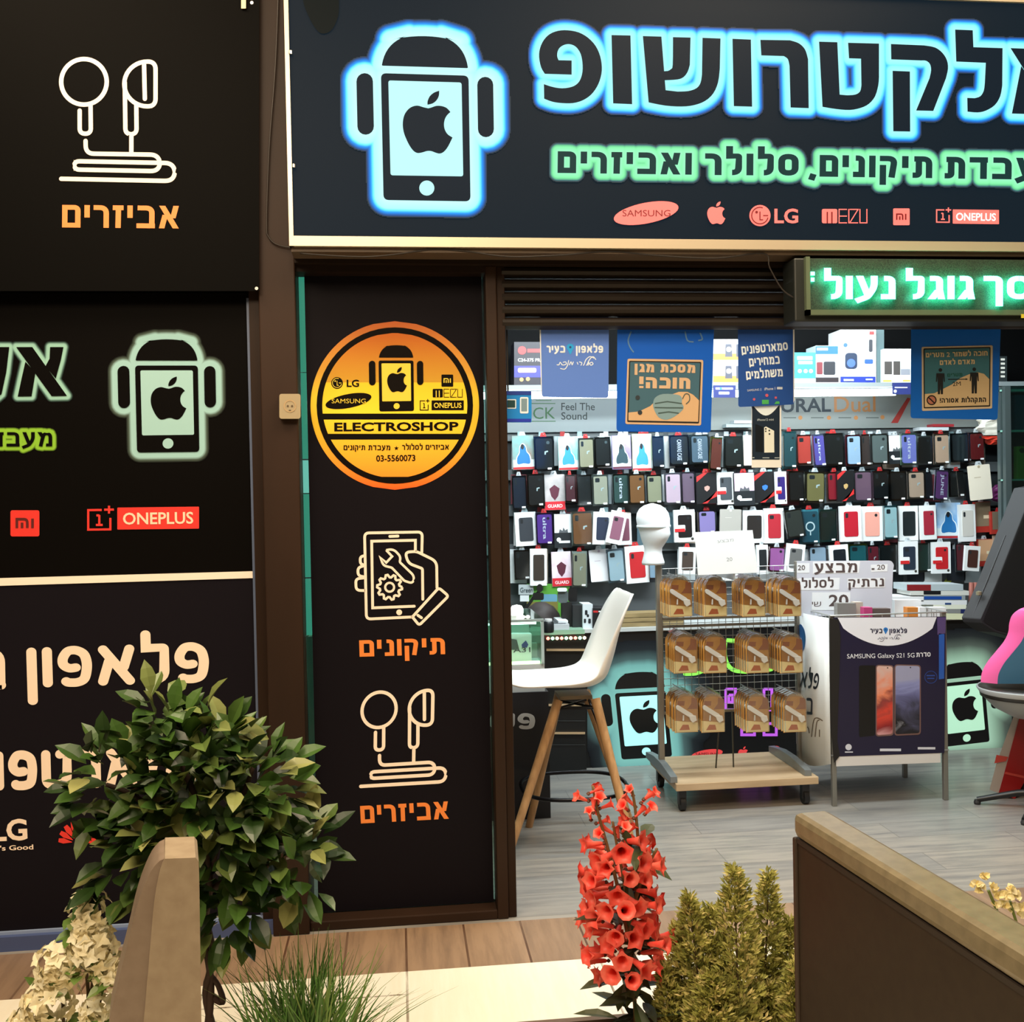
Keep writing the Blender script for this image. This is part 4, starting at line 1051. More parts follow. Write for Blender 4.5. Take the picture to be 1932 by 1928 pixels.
carton('speaker_box', 1539, 652, 1582, 720, YSB+.01, .14, 'dfe8f0', 'blue topped white box with red and black speakers pictured', standz=ST, prints=[
  ('blue_band', [rect(1539, 653, 1581, 668)], '2a6ac0'), ('dark_foot', [rect(1539, 712, 1582, 721)], '2a2024'), ('speaker_print', [rect(1541, 683, 1552, 706, 2)], '7c3038'), ('speaker_print', [rect(1554, 682, 1576, 707, 3)], '2a2c34'), ('lettering', [rect(1541, 656, 1562, 661)], 'e8f0ff')])
carton('speaker_box', 1585, 622, 1653, 722, YSB-.01, .16, 'f4f6f8', 'tall white box with black party speaker and blue foot band', standz=ST, prints=[
  ('blue_band', [R6(225, 445, 552, 500)], '23389a'), ('speaker_print', [R6(268, 225, 383, 375, 8)], '20304c'), ('speaker_cone', [circ(*z6(325, 320), 8, 18)], '4a6ac8'), ('round_icon', [circ(*z6(272, 152), 4, 16)], '3a68c0'),
  ('picture', [R6(490, 100, 525, 215, 3)], '3a3c44'), ('picture', [R6(450, 285, 528, 325, 2)], '2f5ab0'), ('logo', [R6(495, 25, 538, 55)], 'd84040'), ('small_print', [R6(250, 30, 370, 42), R6(255, 468, 350, 488), R6(460, 465, 525, 480)], 'b8c8e0')])
carton('shelf_divider', 1654, 622, 1668, 722, YSB+.04, .2, '5c7478', 'grey upright divider right of the tall white speaker box', 'divider', standz=ST)
carton('speaker_box', 1667, 658, 1722, 720, YSB, .14, 'f4f6f6', 'white box with two dark speakers and orange foot line', standz=ST, prints=[
  ('speaker_print', [R6(635, 305, 705, 425), R6(718, 302, 782, 430)], '4a4644'), ('bar_print', [R6(785, 375, 875, 430)], '8a8e98'), ('orange_band', [R6(622, 475, 700, 495), R6(805, 475, 875, 492)], 'eaa858')])
carton('shelf_tag', 1346, 727, 1388, 750, YW-.33, .004, '232e70', 'navy shelf label with phone company name, left of the navy card', 'label', prints=[('lettering', [rect(1350, 731, 1383, 735, 1), rect(1356, 739, 1376, 744, 1)], 'e8eefa'), ('pin', [circ(1360, 733, 2.5, 10)], '3a9ae0')])
carton('shelf_tag', 1684, 722, 1722, 744, YW-.33, .004, '26306c', 'navy shelf label under the box with two speakers', 'label', prints=[('lettering', [rect(1688, 730, 1712, 732), circ(1689, 738, 3, 12)], 'dfe6fa')])
carton('power_bank_box', 1884, 672, 1900, 716, YSB, .12, '2c3436', 'dark box with white dots at the far end of the shelf', standz=ST, prints=[('dots', [rect(1888, 676+k*8, 1896, 680+k*8, 1) for k in range(5)], 'e4e4dc')])
M_NAVYC = mat('232e68', .5)
# loose cases lying on top of the hook rail
for k, (x0, y0, x1, y1, c, lb) in enumerate(((1370, 800, 1420, 806, 'a8b8bc', 'clear sleeve lying flat above the top row, left of the small phone poster'), (1385, 793, 1418, 799, 'c4ccd0', 'second clear sleeve lying on the first, left of the small phone poster'),
        (1735, 806, 1790, 812, 'c8d0d4', 'white case lying flat above the rose gold case'), (1760, 800, 1800, 805, 'a02c34', 'red case lying flat under the right blue board'))):
    carton('flat_case', x0, y0, x1, y1, YP-.01, .08, c, lb, 'phone case')
# crumpled bag
bg = thing('plastic_bag', onY(1872, 838, YP+.02), 'crumpled white plastic bag with red bottom at the right end of the top row', 'bag')
def blob(c, rx, ry, rz, seed, amp=.25, z0=-1, z1=1, n=16, m=10):
    rnd = random.Random(seed); g = G(); vs = []
    for j in range(m+1):
        v = z0+(z1-z0)*j/m; r = math.sqrt(max(0.0, 1-v*v))
        for i in range(n):
            a = 2*math.pi*i/n; k = 1+amp*(rnd.random()-.5)*2
            vs.append(Vector(c)+Vector((rx*r*k*math.cos(a), ry*r*k*math.sin(a), rz*v)))
    fs = [(j*n+i, j*n+(i+1) % n, (j+1)*n+(i+1) % n, (j+1)*n+i) for j in range(m) for i in range(n)]
    fs += [tuple(range(n-1, -1, -1)), tuple(m*n+i for i in range(n))]
    return g.add(vs, fs)
cb = onY(1874, 806, YP-.02)
blob(cb, .10, .06, .11, 3, .22, -.45, .95).build('bag_body', mat('e6e2d4', .35), bg, smooth=False)
blob(cb, .10, .062, .11, 5, .2, -.95, -.5, 16, 5).build('red_bottom', mat('d8402e', .35), bg)
blob(onY(1890, 930, YP-.02), .07, .04, .06, 8, .2).build('x', mat('7a2a6a', .4)).name = 'purple_pouch'
tag(bpy.data.objects['purple_pouch'], 'shiny purple pouch in the dark corner right of the cream back card', 'pouch')
# ---------------------------------------------------------------- printed counter
ZC = onY(1130, 1186, YC).z
cx0 = xv(1104, 1300, YC-.03)+.003
ct = thing('counter', ((cx0+XR)/2, YC+.2, 0), 'long counter with black printed front and lit phone emblems, under the phone case wall', 'counter')
G().box((cx0, YC+.002, .0), (XR, YC+.06, ZC-.02)).build('front_panel', mat('121213', .4), ct)
G().box((cx0, YC-.01, ZC-.02), (XR, YW-.001, ZC)).build('counter_top', mat('c4c8c6', .4), ct)
fc = wall(YC)
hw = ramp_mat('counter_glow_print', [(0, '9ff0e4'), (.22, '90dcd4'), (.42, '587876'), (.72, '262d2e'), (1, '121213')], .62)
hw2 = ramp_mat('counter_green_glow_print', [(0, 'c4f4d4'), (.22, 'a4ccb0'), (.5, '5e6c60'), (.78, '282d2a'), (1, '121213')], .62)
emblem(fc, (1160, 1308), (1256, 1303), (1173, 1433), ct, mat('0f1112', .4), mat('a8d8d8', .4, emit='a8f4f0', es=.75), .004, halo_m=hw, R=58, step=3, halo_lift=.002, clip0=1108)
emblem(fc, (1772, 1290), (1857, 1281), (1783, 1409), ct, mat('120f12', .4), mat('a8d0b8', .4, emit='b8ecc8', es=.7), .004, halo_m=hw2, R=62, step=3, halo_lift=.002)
z7 = lambda x, y: (1200+x/3.571, 1020+y/3.571)
S7 = lambda p, w: thick(smooth_open([z7(*q) for q in p], 4), w, True)
shapes([S7([(600,680),(597,760),(615,830),(660,872),(745,882)], 4), thick([z7(610,672), z7(690,676), z7(686,760), z7(672,770)], 4), S7([(330,898),(400,895),(450,878)], 3.5), S7([(880,872),(912,866),(930,850)], 3.5)], fc, .003).build('green_lettering', mat('6ad048', .4, emit='98f058', es=.75), ct)
pb = [thick([z7(a, c), z7(b2, c), z7(b2, d), z7(a, d), z7(a, c)], 2.6) for a, b2, c, d in ((605,670,1000,1140),(862,915,1000,1140),(712,798,1232,1308),(862,945,1232,1308),(625,650,1040,1090))]
for q in pb: shapes([q], fc, .003).build('purple_letter', mat('a04ac0', .4, emit='c060e0', es=.75), ct)
M_CR = mat('b83a3a', .4, emit='e84848', es=.65)
logo_samsung(fc, *z7(478, 1438), 30, 8.5, math.radians(-9), ct, M_CR, mat('3a0f10', .5), .003, 6)
shapes(apple_at(*z7(722, 1428), 24), fc, .003).build('fruit_logo', M_CR, ct)
shapes([circ(*z7(945, 1412), 8.5)], fc, .003).build('round_logo', M_CR, ct)
# drawers left of the counter
dX0, dX1 = xv(1026, 1300, YC-.03), xv(1104, 1300, YC-.03)
dr = thing('drawer_unit', ((dX0+dX1)/2, YC+.2, 0), 'black drawer unit with wooden handle strips behind the bar stool', 'drawers')
fdr = wall(YC-.03)
G().box((dX0-.25, YC-.03, .0), (dX1, YC+.4, zv(1065, 1192, YC-.03))).build('body', mat('151616', .4), dr)
G().box((dX0-.25, YC-.05, zv(1065, 1196, YC-.03)), (dX1, YC+.4, zv(1065, 1188, YC-.03))).build('top_plate', mat('8fb49a', .3), dr)
for ya in (1226, 1330, 1383):
    slab(rect(1031, ya-2.2, 1104, ya+2.2), fdr, .0, .015).build('handle', mat('c8a880', .5), dr)
for ya in (1262, 1360, 1405):
    slab(rect(1031, ya-.7, 1104, ya+.7), fdr, .0, .003).build('drawer_gap', mat('3c3e3e', .5), dr)
sl = thing('light_chain', onY(1065, 1204, YC-.05), 'chain of coloured lights under the edge of the drawer top', 'lights')
for k in range(9):
    G().lathe(onY(1034+k*8.6, 1204.5-k*.15, YC-.058), [(.002, -.009), (.009, -.004), (.009, .004), (.002, .009)], 10).build('bulb', mat(('ff6060', 'c0ffd0', 'ffd0a0')[k % 3], .3, emit=('ff8070', 'a0ffc0', 'ffe0b0')[k % 3], es=4), sl)
# things on the drawer unit and the counter behind the stool
zf = lambda x, y: (910+x/7.155, 1100+y/7.155)
Rf = lambda a, b2, c, d, r=0: rect(*zf(a, b2), *zf(c, d), r)
ZD = zv(1065, 1188, YC-.03)+.001
carton('poster_card', *zf(600, 10), *zf(1180, 380), YC+.30, .006, '5ca23c', 'green landscape picture card leaning behind the phone gadgets', 'card', prints=[('blue_picture', [Rf(790, 150, 1010, 260, 4)], '6aa0b8'), ('olive_picture', [Rf(600, 250, 1020, 380)], '80783c')], standz=ZD)
carton('notice_card', *zf(490, 20), *zf(690, 155), YC+.28, .004, 'b4bcbe', 'grey card with Green-ish lettering left of the green picture card'.replace('Green-ish', 'dark'), 'card', prints=[('lettering', ('txt', 'Green', *zf(510, 125), *zf(680, 125), 9), '4a5458')], standz=None)
carton('notice_card', *zf(510, 165), *zf(630, 248), YC+.26, .004, 'e0e4e6', 'small white card below the grey lettered card', 'card', standz=None)
bgm = mat('3e3432', .55)
cp = thing('cap', onY(*zf(800, 400), YC+.2), 'brown cap shaped gadget cover lying before the green picture card', 'cap')
cc = onY(*zf(790, 400), YC+.22)
G().lathe(Vector((cc.x, cc.y, ZD)), [(.12, 0), (.12, .02), (.105, .06), (.075, .10), (.03, .125), (.002, .13)], 20, 1.0, .6).build('dome', bgm, cp, smooth=True)
G().lathe(Vector((cc.x+.06, cc.y-.04, ZD)), [(.12, 0), (.12, .012), (.05, .02)], 20, 1.0, .6).build('brim', mat('5a5038', .6), cp, smooth=True)
hdp = thing('phone_holder', onY(*zf(700, 380), YC+.12), 'black ring-headed phone holder on a bent stem', 'holder')
pth = [onY(*zf(x, y), YC+.12) for x, y in ((560, 370), (640, 270), (700, 180), (760, 120), (775, 60))]
G().tube(smooth_open(pth, 4), .009, 8).build('stem', mat('141414', .4), hdp, smooth=True)
slab(circ(*zf(775, 70), 6, 20, 8), wall(YC+.12), -.01, .012).build('head', mat('181818', .4), hdp)
slab([p for p in Rf(680, 130, 830, 230, 4)], wall(YC+.12), -.008, .01).build('clip', mat('161616', .4), hdp)
slab(circ(pth[0].x, 0, .04, 16), lambda x, y, l=0: Vector((x, YC+.12+y, ZD+l)), 0, .012).build('foot', mat('161616', .4), hdp)
hh2 = thing('headset', onY(*zf(1090, 430), YC+.1), 'dark grey headset standing on a black post with pale band', 'headset')
slab(Rf(1015, 90, 1160, 270, 8), wall(YC+.1), -.02, .02).build('ear_shell', mat('5a6264', .35), hh2)
slab(Rf(1010, 62, 1145, 115, 4), wall(YC+.09), -.02, .025).build('pale_band', mat('e6eaea', .4), hh2)
slab(Rf(1160, 70, 1280, 250, 3), wall(YC+.14), -.02, .02).build('black_shell', mat('141416', .4), hh2)
q = [wall(YC+.1)(*zf(x, y)) for x, y in ((1070, 262), (1200, 262))]
G().box((q[0].x, YC+.08, ZD), (q[1].x, YC+.13, q[0].z)).build('post', mat('1c1a1a', .5), hh2)
carton('gadget_box', *zf(1220, 300), *zf(1355, 480), YC+.05, .1, '2a2c2e', 'small dark box left of the black and white gadget box', standz=ZC)
carton('gadget_box', *zf(1355, 285), *zf(1490, 560), YC+.03, .12, 'd4dce0', 'white side of the gadget box with small black headset pictures', standz=ZC, prints=[('picture', [Rf(1385, 365, 1420, 430, 2), Rf(1410, 420, 1440, 460, 2), Rf(1370, 480, 1400, 540, 2), Rf(1430, 480, 1465, 545, 2)], '20242a')])
carton('gadget_box', *zf(1490, 340), *zf(1708, 600), YC+.02, .14, '17181c', 'black gadget box with red and white print on the counter', standz=ZC, prints=[('red_print', [Rf(1498, 372, 1562, 398)], 'c83030'), ('lettering', [Rf(1568, 374, 1655, 392, 1), Rf(1620, 408, 1665, 435)], 'e8e8ea'), ('picture', [Rf(1560, 480, 1650, 580, 3)], '2e3038')])
carton('gadget_box', *zf(1712, 310), *zf(1848, 540), YC+.03, .12, 'e2e6e8', 'white gadget box with small maroon headset pictures', standz=ZC, prints=[('picture', [Rf(1755, 345, 1795, 425, 3), Rf(1790, 400, 1818, 450, 2), Rf(1745, 470, 1780, 515, 2), Rf(1795, 465, 1825, 510, 2)], '70303c')])
ph = thing('picture_frame', onY(*zf(1020, 600), YC-.0), 'grey framed tablet lying on the drawer unit', 'tablet')
a0, a1 = onY(*zf(870, 640), YC-.04), onY(*zf(1175, 640), YC-.04)
G().box((a0.x, YC-.04, ZD), (a1.x, YC+.16, ZD+.03)).build('body', mat('c8ccd0', .4), ph)
G().box((a0.x+.015, YC-.02, ZD+.03), (a1.x-.015, YC+.14, ZD+.032)).build('screen', mat('55585c', .3), ph)
G().box((a0.x+.07, YC-.0, ZD+.033), (a1.x, YC+.17, ZD+.045)).build('x', mat('e8ecee', .5)).name = 'paper_stack'
tag(bpy.data.objects['paper_stack'], 'white paper stack lying on the grey framed tablet', 'paper')
sp = thing('speaker', onY(*zf(880, 570), YC-.03), 'small round black speaker beside the grey tablet', 'speaker')
G().lathe(Vector((onY(*zf(885, 560), YC-.1).x, YC-.12, ZD)), [(.028, 0), (.03, .01), (.03, .05), (.022, .06)], 20).build('body', mat('17181a', .4), sp, smooth=40)
G().lathe(Vector((onY(*zf(885, 560), YC-.1).x, YC-.12, ZD+.06)), [(.02, 0), (.02, .012)], 20).build('white_cap', mat('e8e8e8', .4), sp)
st = thing('plank_stack', onY(1225, 1185, YC+.05), 'stack of raw wooden strips on the counter behind the display rack', 'planks')
for k in range(3):
    G().box((xv(1168, 1170, YC+.05), YC+.02, ZC+.001+k*.026), (xv(1288, 1170, YC+.05), YC+.14, ZC+.024+k*.026)).build('plank', mat('a08a60', .6, noise=('7a6844', 6, (1, 8, 8))), st)
# flat boxes stacked at the right end of the counter
zb8 = lambda x, y: (1480+x/5.084, 1090+y/5.084)
stack = [((1540,340,1785,400),'e4e6c0','cream flat box at the bottom of the right stack',()), ((1560,300,1790,342),'8c8e8c','grey and navy flat box above the bottom cream one',(((1690,300,1790,342),'1f2c60'),)),
 ((1430,258,1745,302),'eef0dc','cream white flat box in the middle of the right stack',()), ((1290,216,1750,258),'eceef0','white flat box with blue label in the right stack',(((1540,240,1600,258),'2a4a80'),)),
 ((1340,170,1735,215),'9aa4a8','grey flat box with blue side in the right stack',(((1340,178,1700,208),'1f4ea0'),)), ((1210,126,1770,168),'dfe0d8','pale flat box with black middle near the stack top',(((1335,126,1500,160),'16181c'),)),
 ((1175,62,1715,124),'bcc8cc','uppermost flat box of the right stack, silver with red end',(((1175,66,1405,122),'8c2428'),)),
 ((1060,228,1290,290),'f2f2f2','white flat box low at the left of the stack',()), ((1005,180,1335,226),'f6f6f6','white flat box on the left, above another white one',())]
for (a, b2, c, d), col, lb, pr in stack:
    carton('flat_box', *zb8(a, b2), *zb8(c, d), YC-.02, .16, col, lb, group='flat boxes stacked on the counter', prints=[('colour_band', [rect(*zb8(*p[:2]), *zb8(*p[2:]))], pc) for p, pc in pr])
for k, x in enumerate((1770, 1812)):
    q0, q1 = onY(*zb8(x+10, 175), YC+.02), onY(*zb8(x+22, 45), YC+.02); q0.z = ZC+.001
    o = G().tube([q0, q1], .012, 8).build('stick', mat('b87468', .5)); tag(o, ('left' if k == 0 else 'right')+' of two pink sticks standing behind the flat boxes', 'stick', 'pink sticks behind the flat boxes')
fl = slab([(1778, 1120), (1812, 1073), (1800, 1073), (1765, 1118)], wall(YW-.06), 0, .01).build('yellow_card', mat('c8d83c', .5)); tag(fl, 'yellow green card leaning at the wall under the bottom row', 'card')
# ---------------------------------------------------------------- boards hanging in the entrance
Yh = YF+.058
fh = wall(Yh)
def hang(pts, col, label, edge=None, dy=0.0, cat='sign', name='hanging_sign', rough=.4):
    f = wall(Yh+dy)
    c = f(sum(p[0] for p in pts)/len(pts), max(p[1] for p in pts))
    t = thing(name, tuple(c), label, cat)
    slab(pts, f, -.005, 0).build('board', mat(col, rough), t)
    if edge: shapes([edge], f, .0005).build('white_edge', mat('e8f0f8', .4), t)
    return t, f
def pin(cx, cy, r):
    return bez([(cx, cy+r*1.9), (cx-r*.55, cy+r*.85), (cx-r, cy), (cx-r*.7, cy-r*.72), (cx, cy-r), (cx+r*.7, cy-r*.72), (cx+r, cy), (cx+r*.55, cy+r*.85)], 3)
def phone_company(f, t, x0, x1, base, h, m, lift=.001, pinc='2aa8f0'):
    w = x1-x0
    shapes(hebrew('פלאפון', x0+w*.52, base+.3, x1, base, h, .24, .12, True), f, lift).build('lettering', m, t)
    shapes(hebrew('בעיר', x0, base, x0+w*.33, base, h, .24, .12, True), f, lift).build('lettering', m, t)
    shapes([pin(x0+w*.42, base-h*.75, h*.52)], f, lift).build('pin_logo', mat(pinc, .4), t)
    shapes([circ(x0+w*.42, base-h*.78, h*.16, 12)], f, lift+.0007).build('pin_hole', mat('2c4a80', .4), t)
def script_line(f, t, x0, x1, y, h, m, lift=.001, th=.8):
    w = x1-x0
    P = lambda pts: thick(smooth_open([(x0+a*w, y-b*h) for a, b in pts], 4), th, True)
    pl = [P([(.0,.1),(.05,.1),(.08,.6),(.13,.1)]), P([(.16,.6),(.22,.7),(.24,.3),(.18,.05),(.12,.1)]), P([(.3,1),(.27,.0),(.2,-.8),(.09,-.7)]), P([(.32,.1),(.36,.7),(.39,.1),(.42,.7)]),
          P([(.52,.6),(.54,.2)]), P([(.58,.7),(.64,.5),(.62,.0)]), P([(.95,1.5),(.85,1.8),(.75,1.2),(.7,.2),(.68,0)]), P([(1.0,1.2),(.93,1.8),(.84,1.2),(.78,.2),(.76,.0)]), P([(.8,.0),(.82,.6)]), P([(.88,.6),(.84,.3),(.88,.0),(.93,.3),(.9,.65)])]
    shapes(pl, f, lift).build('script_lettering', m, t)
M_W = mat('e6f4ff', .45)
t, f = hang([(1018,596),(1149,597)]+fillet([(1149,622),(1148,751,6),(1022,749,6),(1018.5,622)])[1:-1], '5c84dc', 'light blue hanging card with white Hebrew phone company name and pin', edge=[(1017.5,598),(1020,598),(1022.5,744),(1021,744)])
phone_company(f, t, 1031, 1138, 665.5, 13.5, M_W); script_line(f, t, 1051, 1124, 689, 9, M_W)
t, f = hang(fillet([(1165,594),(1348,594),(1341,816,7),(1163,814,7)], True), '0a5ccc', 'blue hanging board with tan and teal face mask notice')
zB = lambda x, y: (920+x/3.715, 470+y/3.715)
QB = lambda p: [zB(*q) for q in p]
M_TAN = mat('d0b090', .5); M_TG = mat('3c6478', .5)
shapes([QB(fillet([(980,768,14),(1512,776,14),(1496,1236,14),(965,1226,14)], True))], f, .001).build('sticker', M_TAN, t)
shapes([QB(fillet([(992,782,10),(1498,790,10),(1482,1222,10),(978,1212,10)], True))], f, .0015).build('sticker_line', mat('1c1814', .5), t)
shapes([QB(fillet([(1000,790,8),(1490,798,8),(1475,1212,8),(987,1202,8)], True))], f, .002).build('sticker_field', M_TG, t)
shapes([QB([(987,1145),(1060,1138),(1140,1100),(1180,1060),(1260,1030),(1340,1000),(1400,1000),(1440,1020),(1482,1060),(1475,1210),(987,1200)])], f, .0025).build('skin_shape', mat('d0ac84', .5), t)
shapes([QB(bez([(1175,1040),(1230,1015),(1330,1020),(1360,1040),(1362,1080),(1374,1115),(1330,1160),(1260,1195),(1200,1180),(1165,1120),(1160,1080)], 3))], f, .003).build('mask_picture', mat('7c9ca8', .5), t)
shapes([QB(thick(p, 4)) for p in ([(1172,1082),(1260,1068),(1362,1082)], [(1170,1110),(1260,1112),(1368,1112)], [(1195,1150),(1270,1140),(1340,1150)])]+[QB(thick(smooth_open([(1366,1050),(1385,1015),(1412,1020),(1415,1060),(1390,1085)], 3), 3))], f, .0036).build('mask_folds', mat('42585a', .5), t)
shapes(hebrew('מסכת מגן', *zB(1030, 862), *zB(1455, 868), 16, .28), f, .003).build('lettering', M_TAN, t)
shapes(hebrew('חובה!', *zB(1062, 974), *zB(1420, 980), 21, .28), f, .003).build('lettering', M_TAN, t)
shapes([QB(circ(1052, 1040, 16)), QB(circ(1068, 1145, 16))], f, .0036).build('virus_dots', mat('2a343c', .5), t)
shapes([QB(thick(smooth_open(p, 3), 5, True)) for p in ([(1005,580),(985,640),(1000,690),(1022,720)], [(1385,580),(1400,640),(1440,650)], [(1490,590),(1505,630),(1480,640)])], f, .001).build('glue_marks', mat('5a86b8', .4), t)
zC = lambda x, y: (1340+x/8.78, 620+y/8.78)
t, f = hang(fillet([(1392,598),(1499,596),(1499,763,7),(1393,768,5)], True), '2450a0', 'navy hanging card with three lines of white Hebrew about smartphones', dy=.004, edge=[(1496,600),(1499,600),(1499,755),(1497,760)])
for w, a, b, hh_ in (('סמארטפונים', (525,430), (1290,352), 15), ('במחירים', (650,628), (1155,580), 15), ('משתלמים', (600,842), (1205,790), 15)):
    shapes(hebrew(w, *zC(*a), *zC(*b), hh_, .22, .13, True), f, .001).build('lettering', M_W, t)
g = G(); latin(g, 'SAMSUNG', f, *zC(615,1042), *zC(812,1026), 4, .001, 0.0); latin(g, 'iPhone', f, *zC(900,1022), *zC(1045,1012), 5, .001, .01); shapes([rect(*zC(835,985), *zC(842,1030)), rect(*zC(1070,965), *zC(1077,1010)), rect(*zC(1105,965), *zC(1198,1005), .8)], f, .001, g); g.build('brand_row', mat('c8d4e4', .5), t)
shapes([circ(*zC(728, 1170), 2.5, 12), rect(*zC(1068,1125), *zC(1105,1160)), circ(*zC(938, 1105), 3, 12)], f, .001).build('small_logos', mat('c85a70', .5), t)
shapes([rect(*zC(858,1178), *zC(970,1250)), [zC(1060,1250), zC(1090,1205), zC(1145,1205), zC(1148,1245)]], f, .001).build('green_marks', mat('4ab060', .5), t)
fpz = lambda x, y: (1250+x/5.51, 790+y/5.51)
t, f = hang(rect(1418, 760, 1474, 882), 'eef2f4', 'small white bordered poster with a black and a white phone, below the navy card', dy=.012, name='hanging_poster')
shapes([rect(1419, 764, 1471, 867)], f, .001).build('navy_field', mat('16283c', .45), t)
shapes([[(1420,764)]+[(1420+k*5.0, 764+20*math.sin(math.pi*k/10)) for k in range(1, 10)]+[(1470,764)]], f, .0015).build('white_arc', M_W, t)
shapes([[fpz(965,55), fpz(1045,85), fpz(1045,345), fpz(968,340)]], f, .002).build('phone_picture', mat('0c1620', .4), t)
shapes([[fpz(1056,90), fpz(1075,80), fpz(1160,125), fpz(1162,350), fpz(1058,352)]], f, .0025).build('phone_picture', mat('e8eee8', .4), t)
shapes([circ(*fpz(1073, 105), 1.6, 10), circ(*fpz(1110, 122), 1.6, 10), circ(*fpz(1112, 158), 1.6, 10), circ(*fpz(1073, 130), 1.4, 10)], f, .0032).build('camera_dots', mat('20282c', .4), t)
g = G(); latin(g, 'iPhone12 mini', f, *fpz(985, 22), *fpz(1155, 18), 4, .002, .012); shapes([rect(*fpz(935,400), *fpz(955,410)), rect(*fpz(1040,402), *fpz(1110,410)), rect(*fpz(1165,402), *fpz(1220,410))], f, .002, g); g.build('lettering', mat('b8c8d4', .5), t)
t, f = hang(fillet([(1719,596),(1889,594),(1882,792,6),(1718,789,6)], True), '0e64cc', 'blue hanging board with two metre distance notice and two standing figures')
Z6 = lambda p: [z6(*q) for q in p]
shapes([Z6(fillet([(980,170,14),(1642,155,14),(1636,742,14),(984,766,14)], True))], f, .001).build('sticker', mat('c8b8a0', .5), t)
shapes([Z6(fillet([(997,185,10),(1622,170,10),(1618,724,10),(1000,742,10)], True))], f, .0015).build('sticker_line', mat('1c1a16', .5), t)
shapes([Z6(fillet([(1008,195,8),(1612,180,8),(1608,712,8),(1010,732,8)], True))], f, .002).build('sticker_field', mat('3a7080', .5), t)
shapes([Z6([(1010,608),(1100,600),(1180,560),(1260,520),(1340,460),(1420,425),(1500,405),(1560,420),(1610,470),(1608,712),(1010,730)])], f, .0025).build('sand_shape', mat('ccb48c', .5), t)
for cxp, y0p in ((1155, 385), (1470, 378)):
    shapes([Z6(circ(cxp, y0p, 17)), Z6([(cxp-38,y0p+30),(cxp+38,y0p+30),(cxp+42,y0p+110),(cxp+32,y0p+110),(cxp+26,y0p+60),(cxp+24,y0p+225),(cxp+4,y0p+225),(cxp,y0p+140),(cxp-4,y0p+225),(cxp-24,y0p+225),(cxp-26,y0p+60),(cxp-32,y0p+110),(cxp-42,y0p+110)])], f, .003).build('figure_pictogram', mat('1c2024', .5), t)
shapes([Z6(thick([(1225,472),(1400,470)], 4)), Z6([(1390,460),(1412,470),(1390,480)])], f, .003).build('arrow', mat('1c2024', .5), t)
g = G(); latin(g, '2M', f, *z6(1270, 535), *z6(1345, 530), 8, .003, 0.0); g.build('distance_lettering', mat('1c2024', .5), t); g = G(); latin(g, '2', f, *z6(1214, 262), *z6(1244, 261), 8.6, .003, .015); g.build('number', mat('c8b48c', .5), t)
shapes(hebrew('מטרים', *z6(1020, 268), *z6(1190, 263), 8.6, .24), f, .003).build('lettering', mat('c8b48c', .5), t)
shapes(hebrew('חובה לשמור', *z6(1270, 260), *z6(1595, 250), 8.6, .24), f, .003).build('lettering', mat('c8b48c', .5), t)
shapes(hebrew('מאדם לאדם', *z6(1150, 338), *z6(1475, 328), 8.6, .24), f, .003).build('lettering', mat('c8b48c', .5), t)
shapes(hebrew('מטרים', *z6(1220, 448), *z6(1360, 442), 6, .24), f, .003).build('lettering', mat('1a5a50', .5), t)
shapes(hebrew('התקהלות אסורה!', *z6(1150, 690), *z6(1580, 682), 8.4, .24), f, .003).build('lettering', mat('1c1a18', .5), t)
shapes(ring(*z6(1073, 665), 9.5, 2.2, 24)+[thick([z6(1045, 640), z6(1100, 692)], 1.2)], f, .0032).build('prohibition_ring', mat('1c1816', .5), t)
shapes([circ(*z6(1073, 665), 7.5, 20)], f, .003).build('prohibition_field', mat('b0705c', .5), t)
t, f = hang(rect(955, 738, 1003, 797, 3), '1a8ae0', 'bright blue phone poster beside the entrance frame, under the black speaker box', dy=.014, name='hanging_poster')
G().box((fh(955, 600).x, Yh+.0145, fh(980, 740).z), (fh(958, 600).x, Yh+.0165, fh(980, 600).z)).build('strap', mat('1c1a1a', .5), t)
shapes([rect(956, 738, 1003, 745)], f, .001).build('dark_band', mat('1c3a98', .45), t); shapes([rect(956, 790, 1002, 796)], f, .001).build('foot_band', mat('2438b8', .45), t)
shapes([rect(981, 749, 997, 780, 3)], f, .001).build('phone_picture', M_W, t); shapes([rect(983.5, 752, 994.5, 776)], f, .0016).build('phone_screen', mat('7c98a8', .4), t)
shapes([rect(957, 753, 974, 771, 2)], f, .001).build('logo_frame', M_W, t); shapes([rect(957, 755, 972, 769, 1)], f, .0016).build('logo_field', mat('20464a', .4), t)
# ---------------------------------------------------------------- glass showcase counter on the left
Yk = onZ(1040, 1543, 0).y
fk = wall(Yk)
kx1 = xv(1037, 1430, Yk); kz1, kz2, kz3 = zv(1000, 1306, Yk), zv(1000, 1254, Yk), zv(1000, 1172, Yk)
kx2 = xv(1027, 1210, Yk)
k = thing('showcase_counter', (kx1-.5, Yk+.25, 0), 'glass topped showcase counter with dark base and white letters, behind the entrance frame', 'counter')
G().box((kx1-1.5, Yk, 0), (kx1, Yk+.5, kz1)).build('base', mat('1b191e', .45), k)
G().box((kx1-1.5, Yk+.01, kz1), (kx2, Yk+.5, kz2)).build('white_band', mat('d4d2cc', .45), k)
kg = clear_mat('dcf2ea', .10, 'showcase_glass')
G().box((kx1-1.5, Yk+.012, kz2), (kx2-.002, Yk+.018, kz3)).build('front_glass', kg, k)
G().box((kx2-.008, Yk+.02, kz2), (kx2-.002, Yk+.5, kz3)).build('side_glass', kg, k)
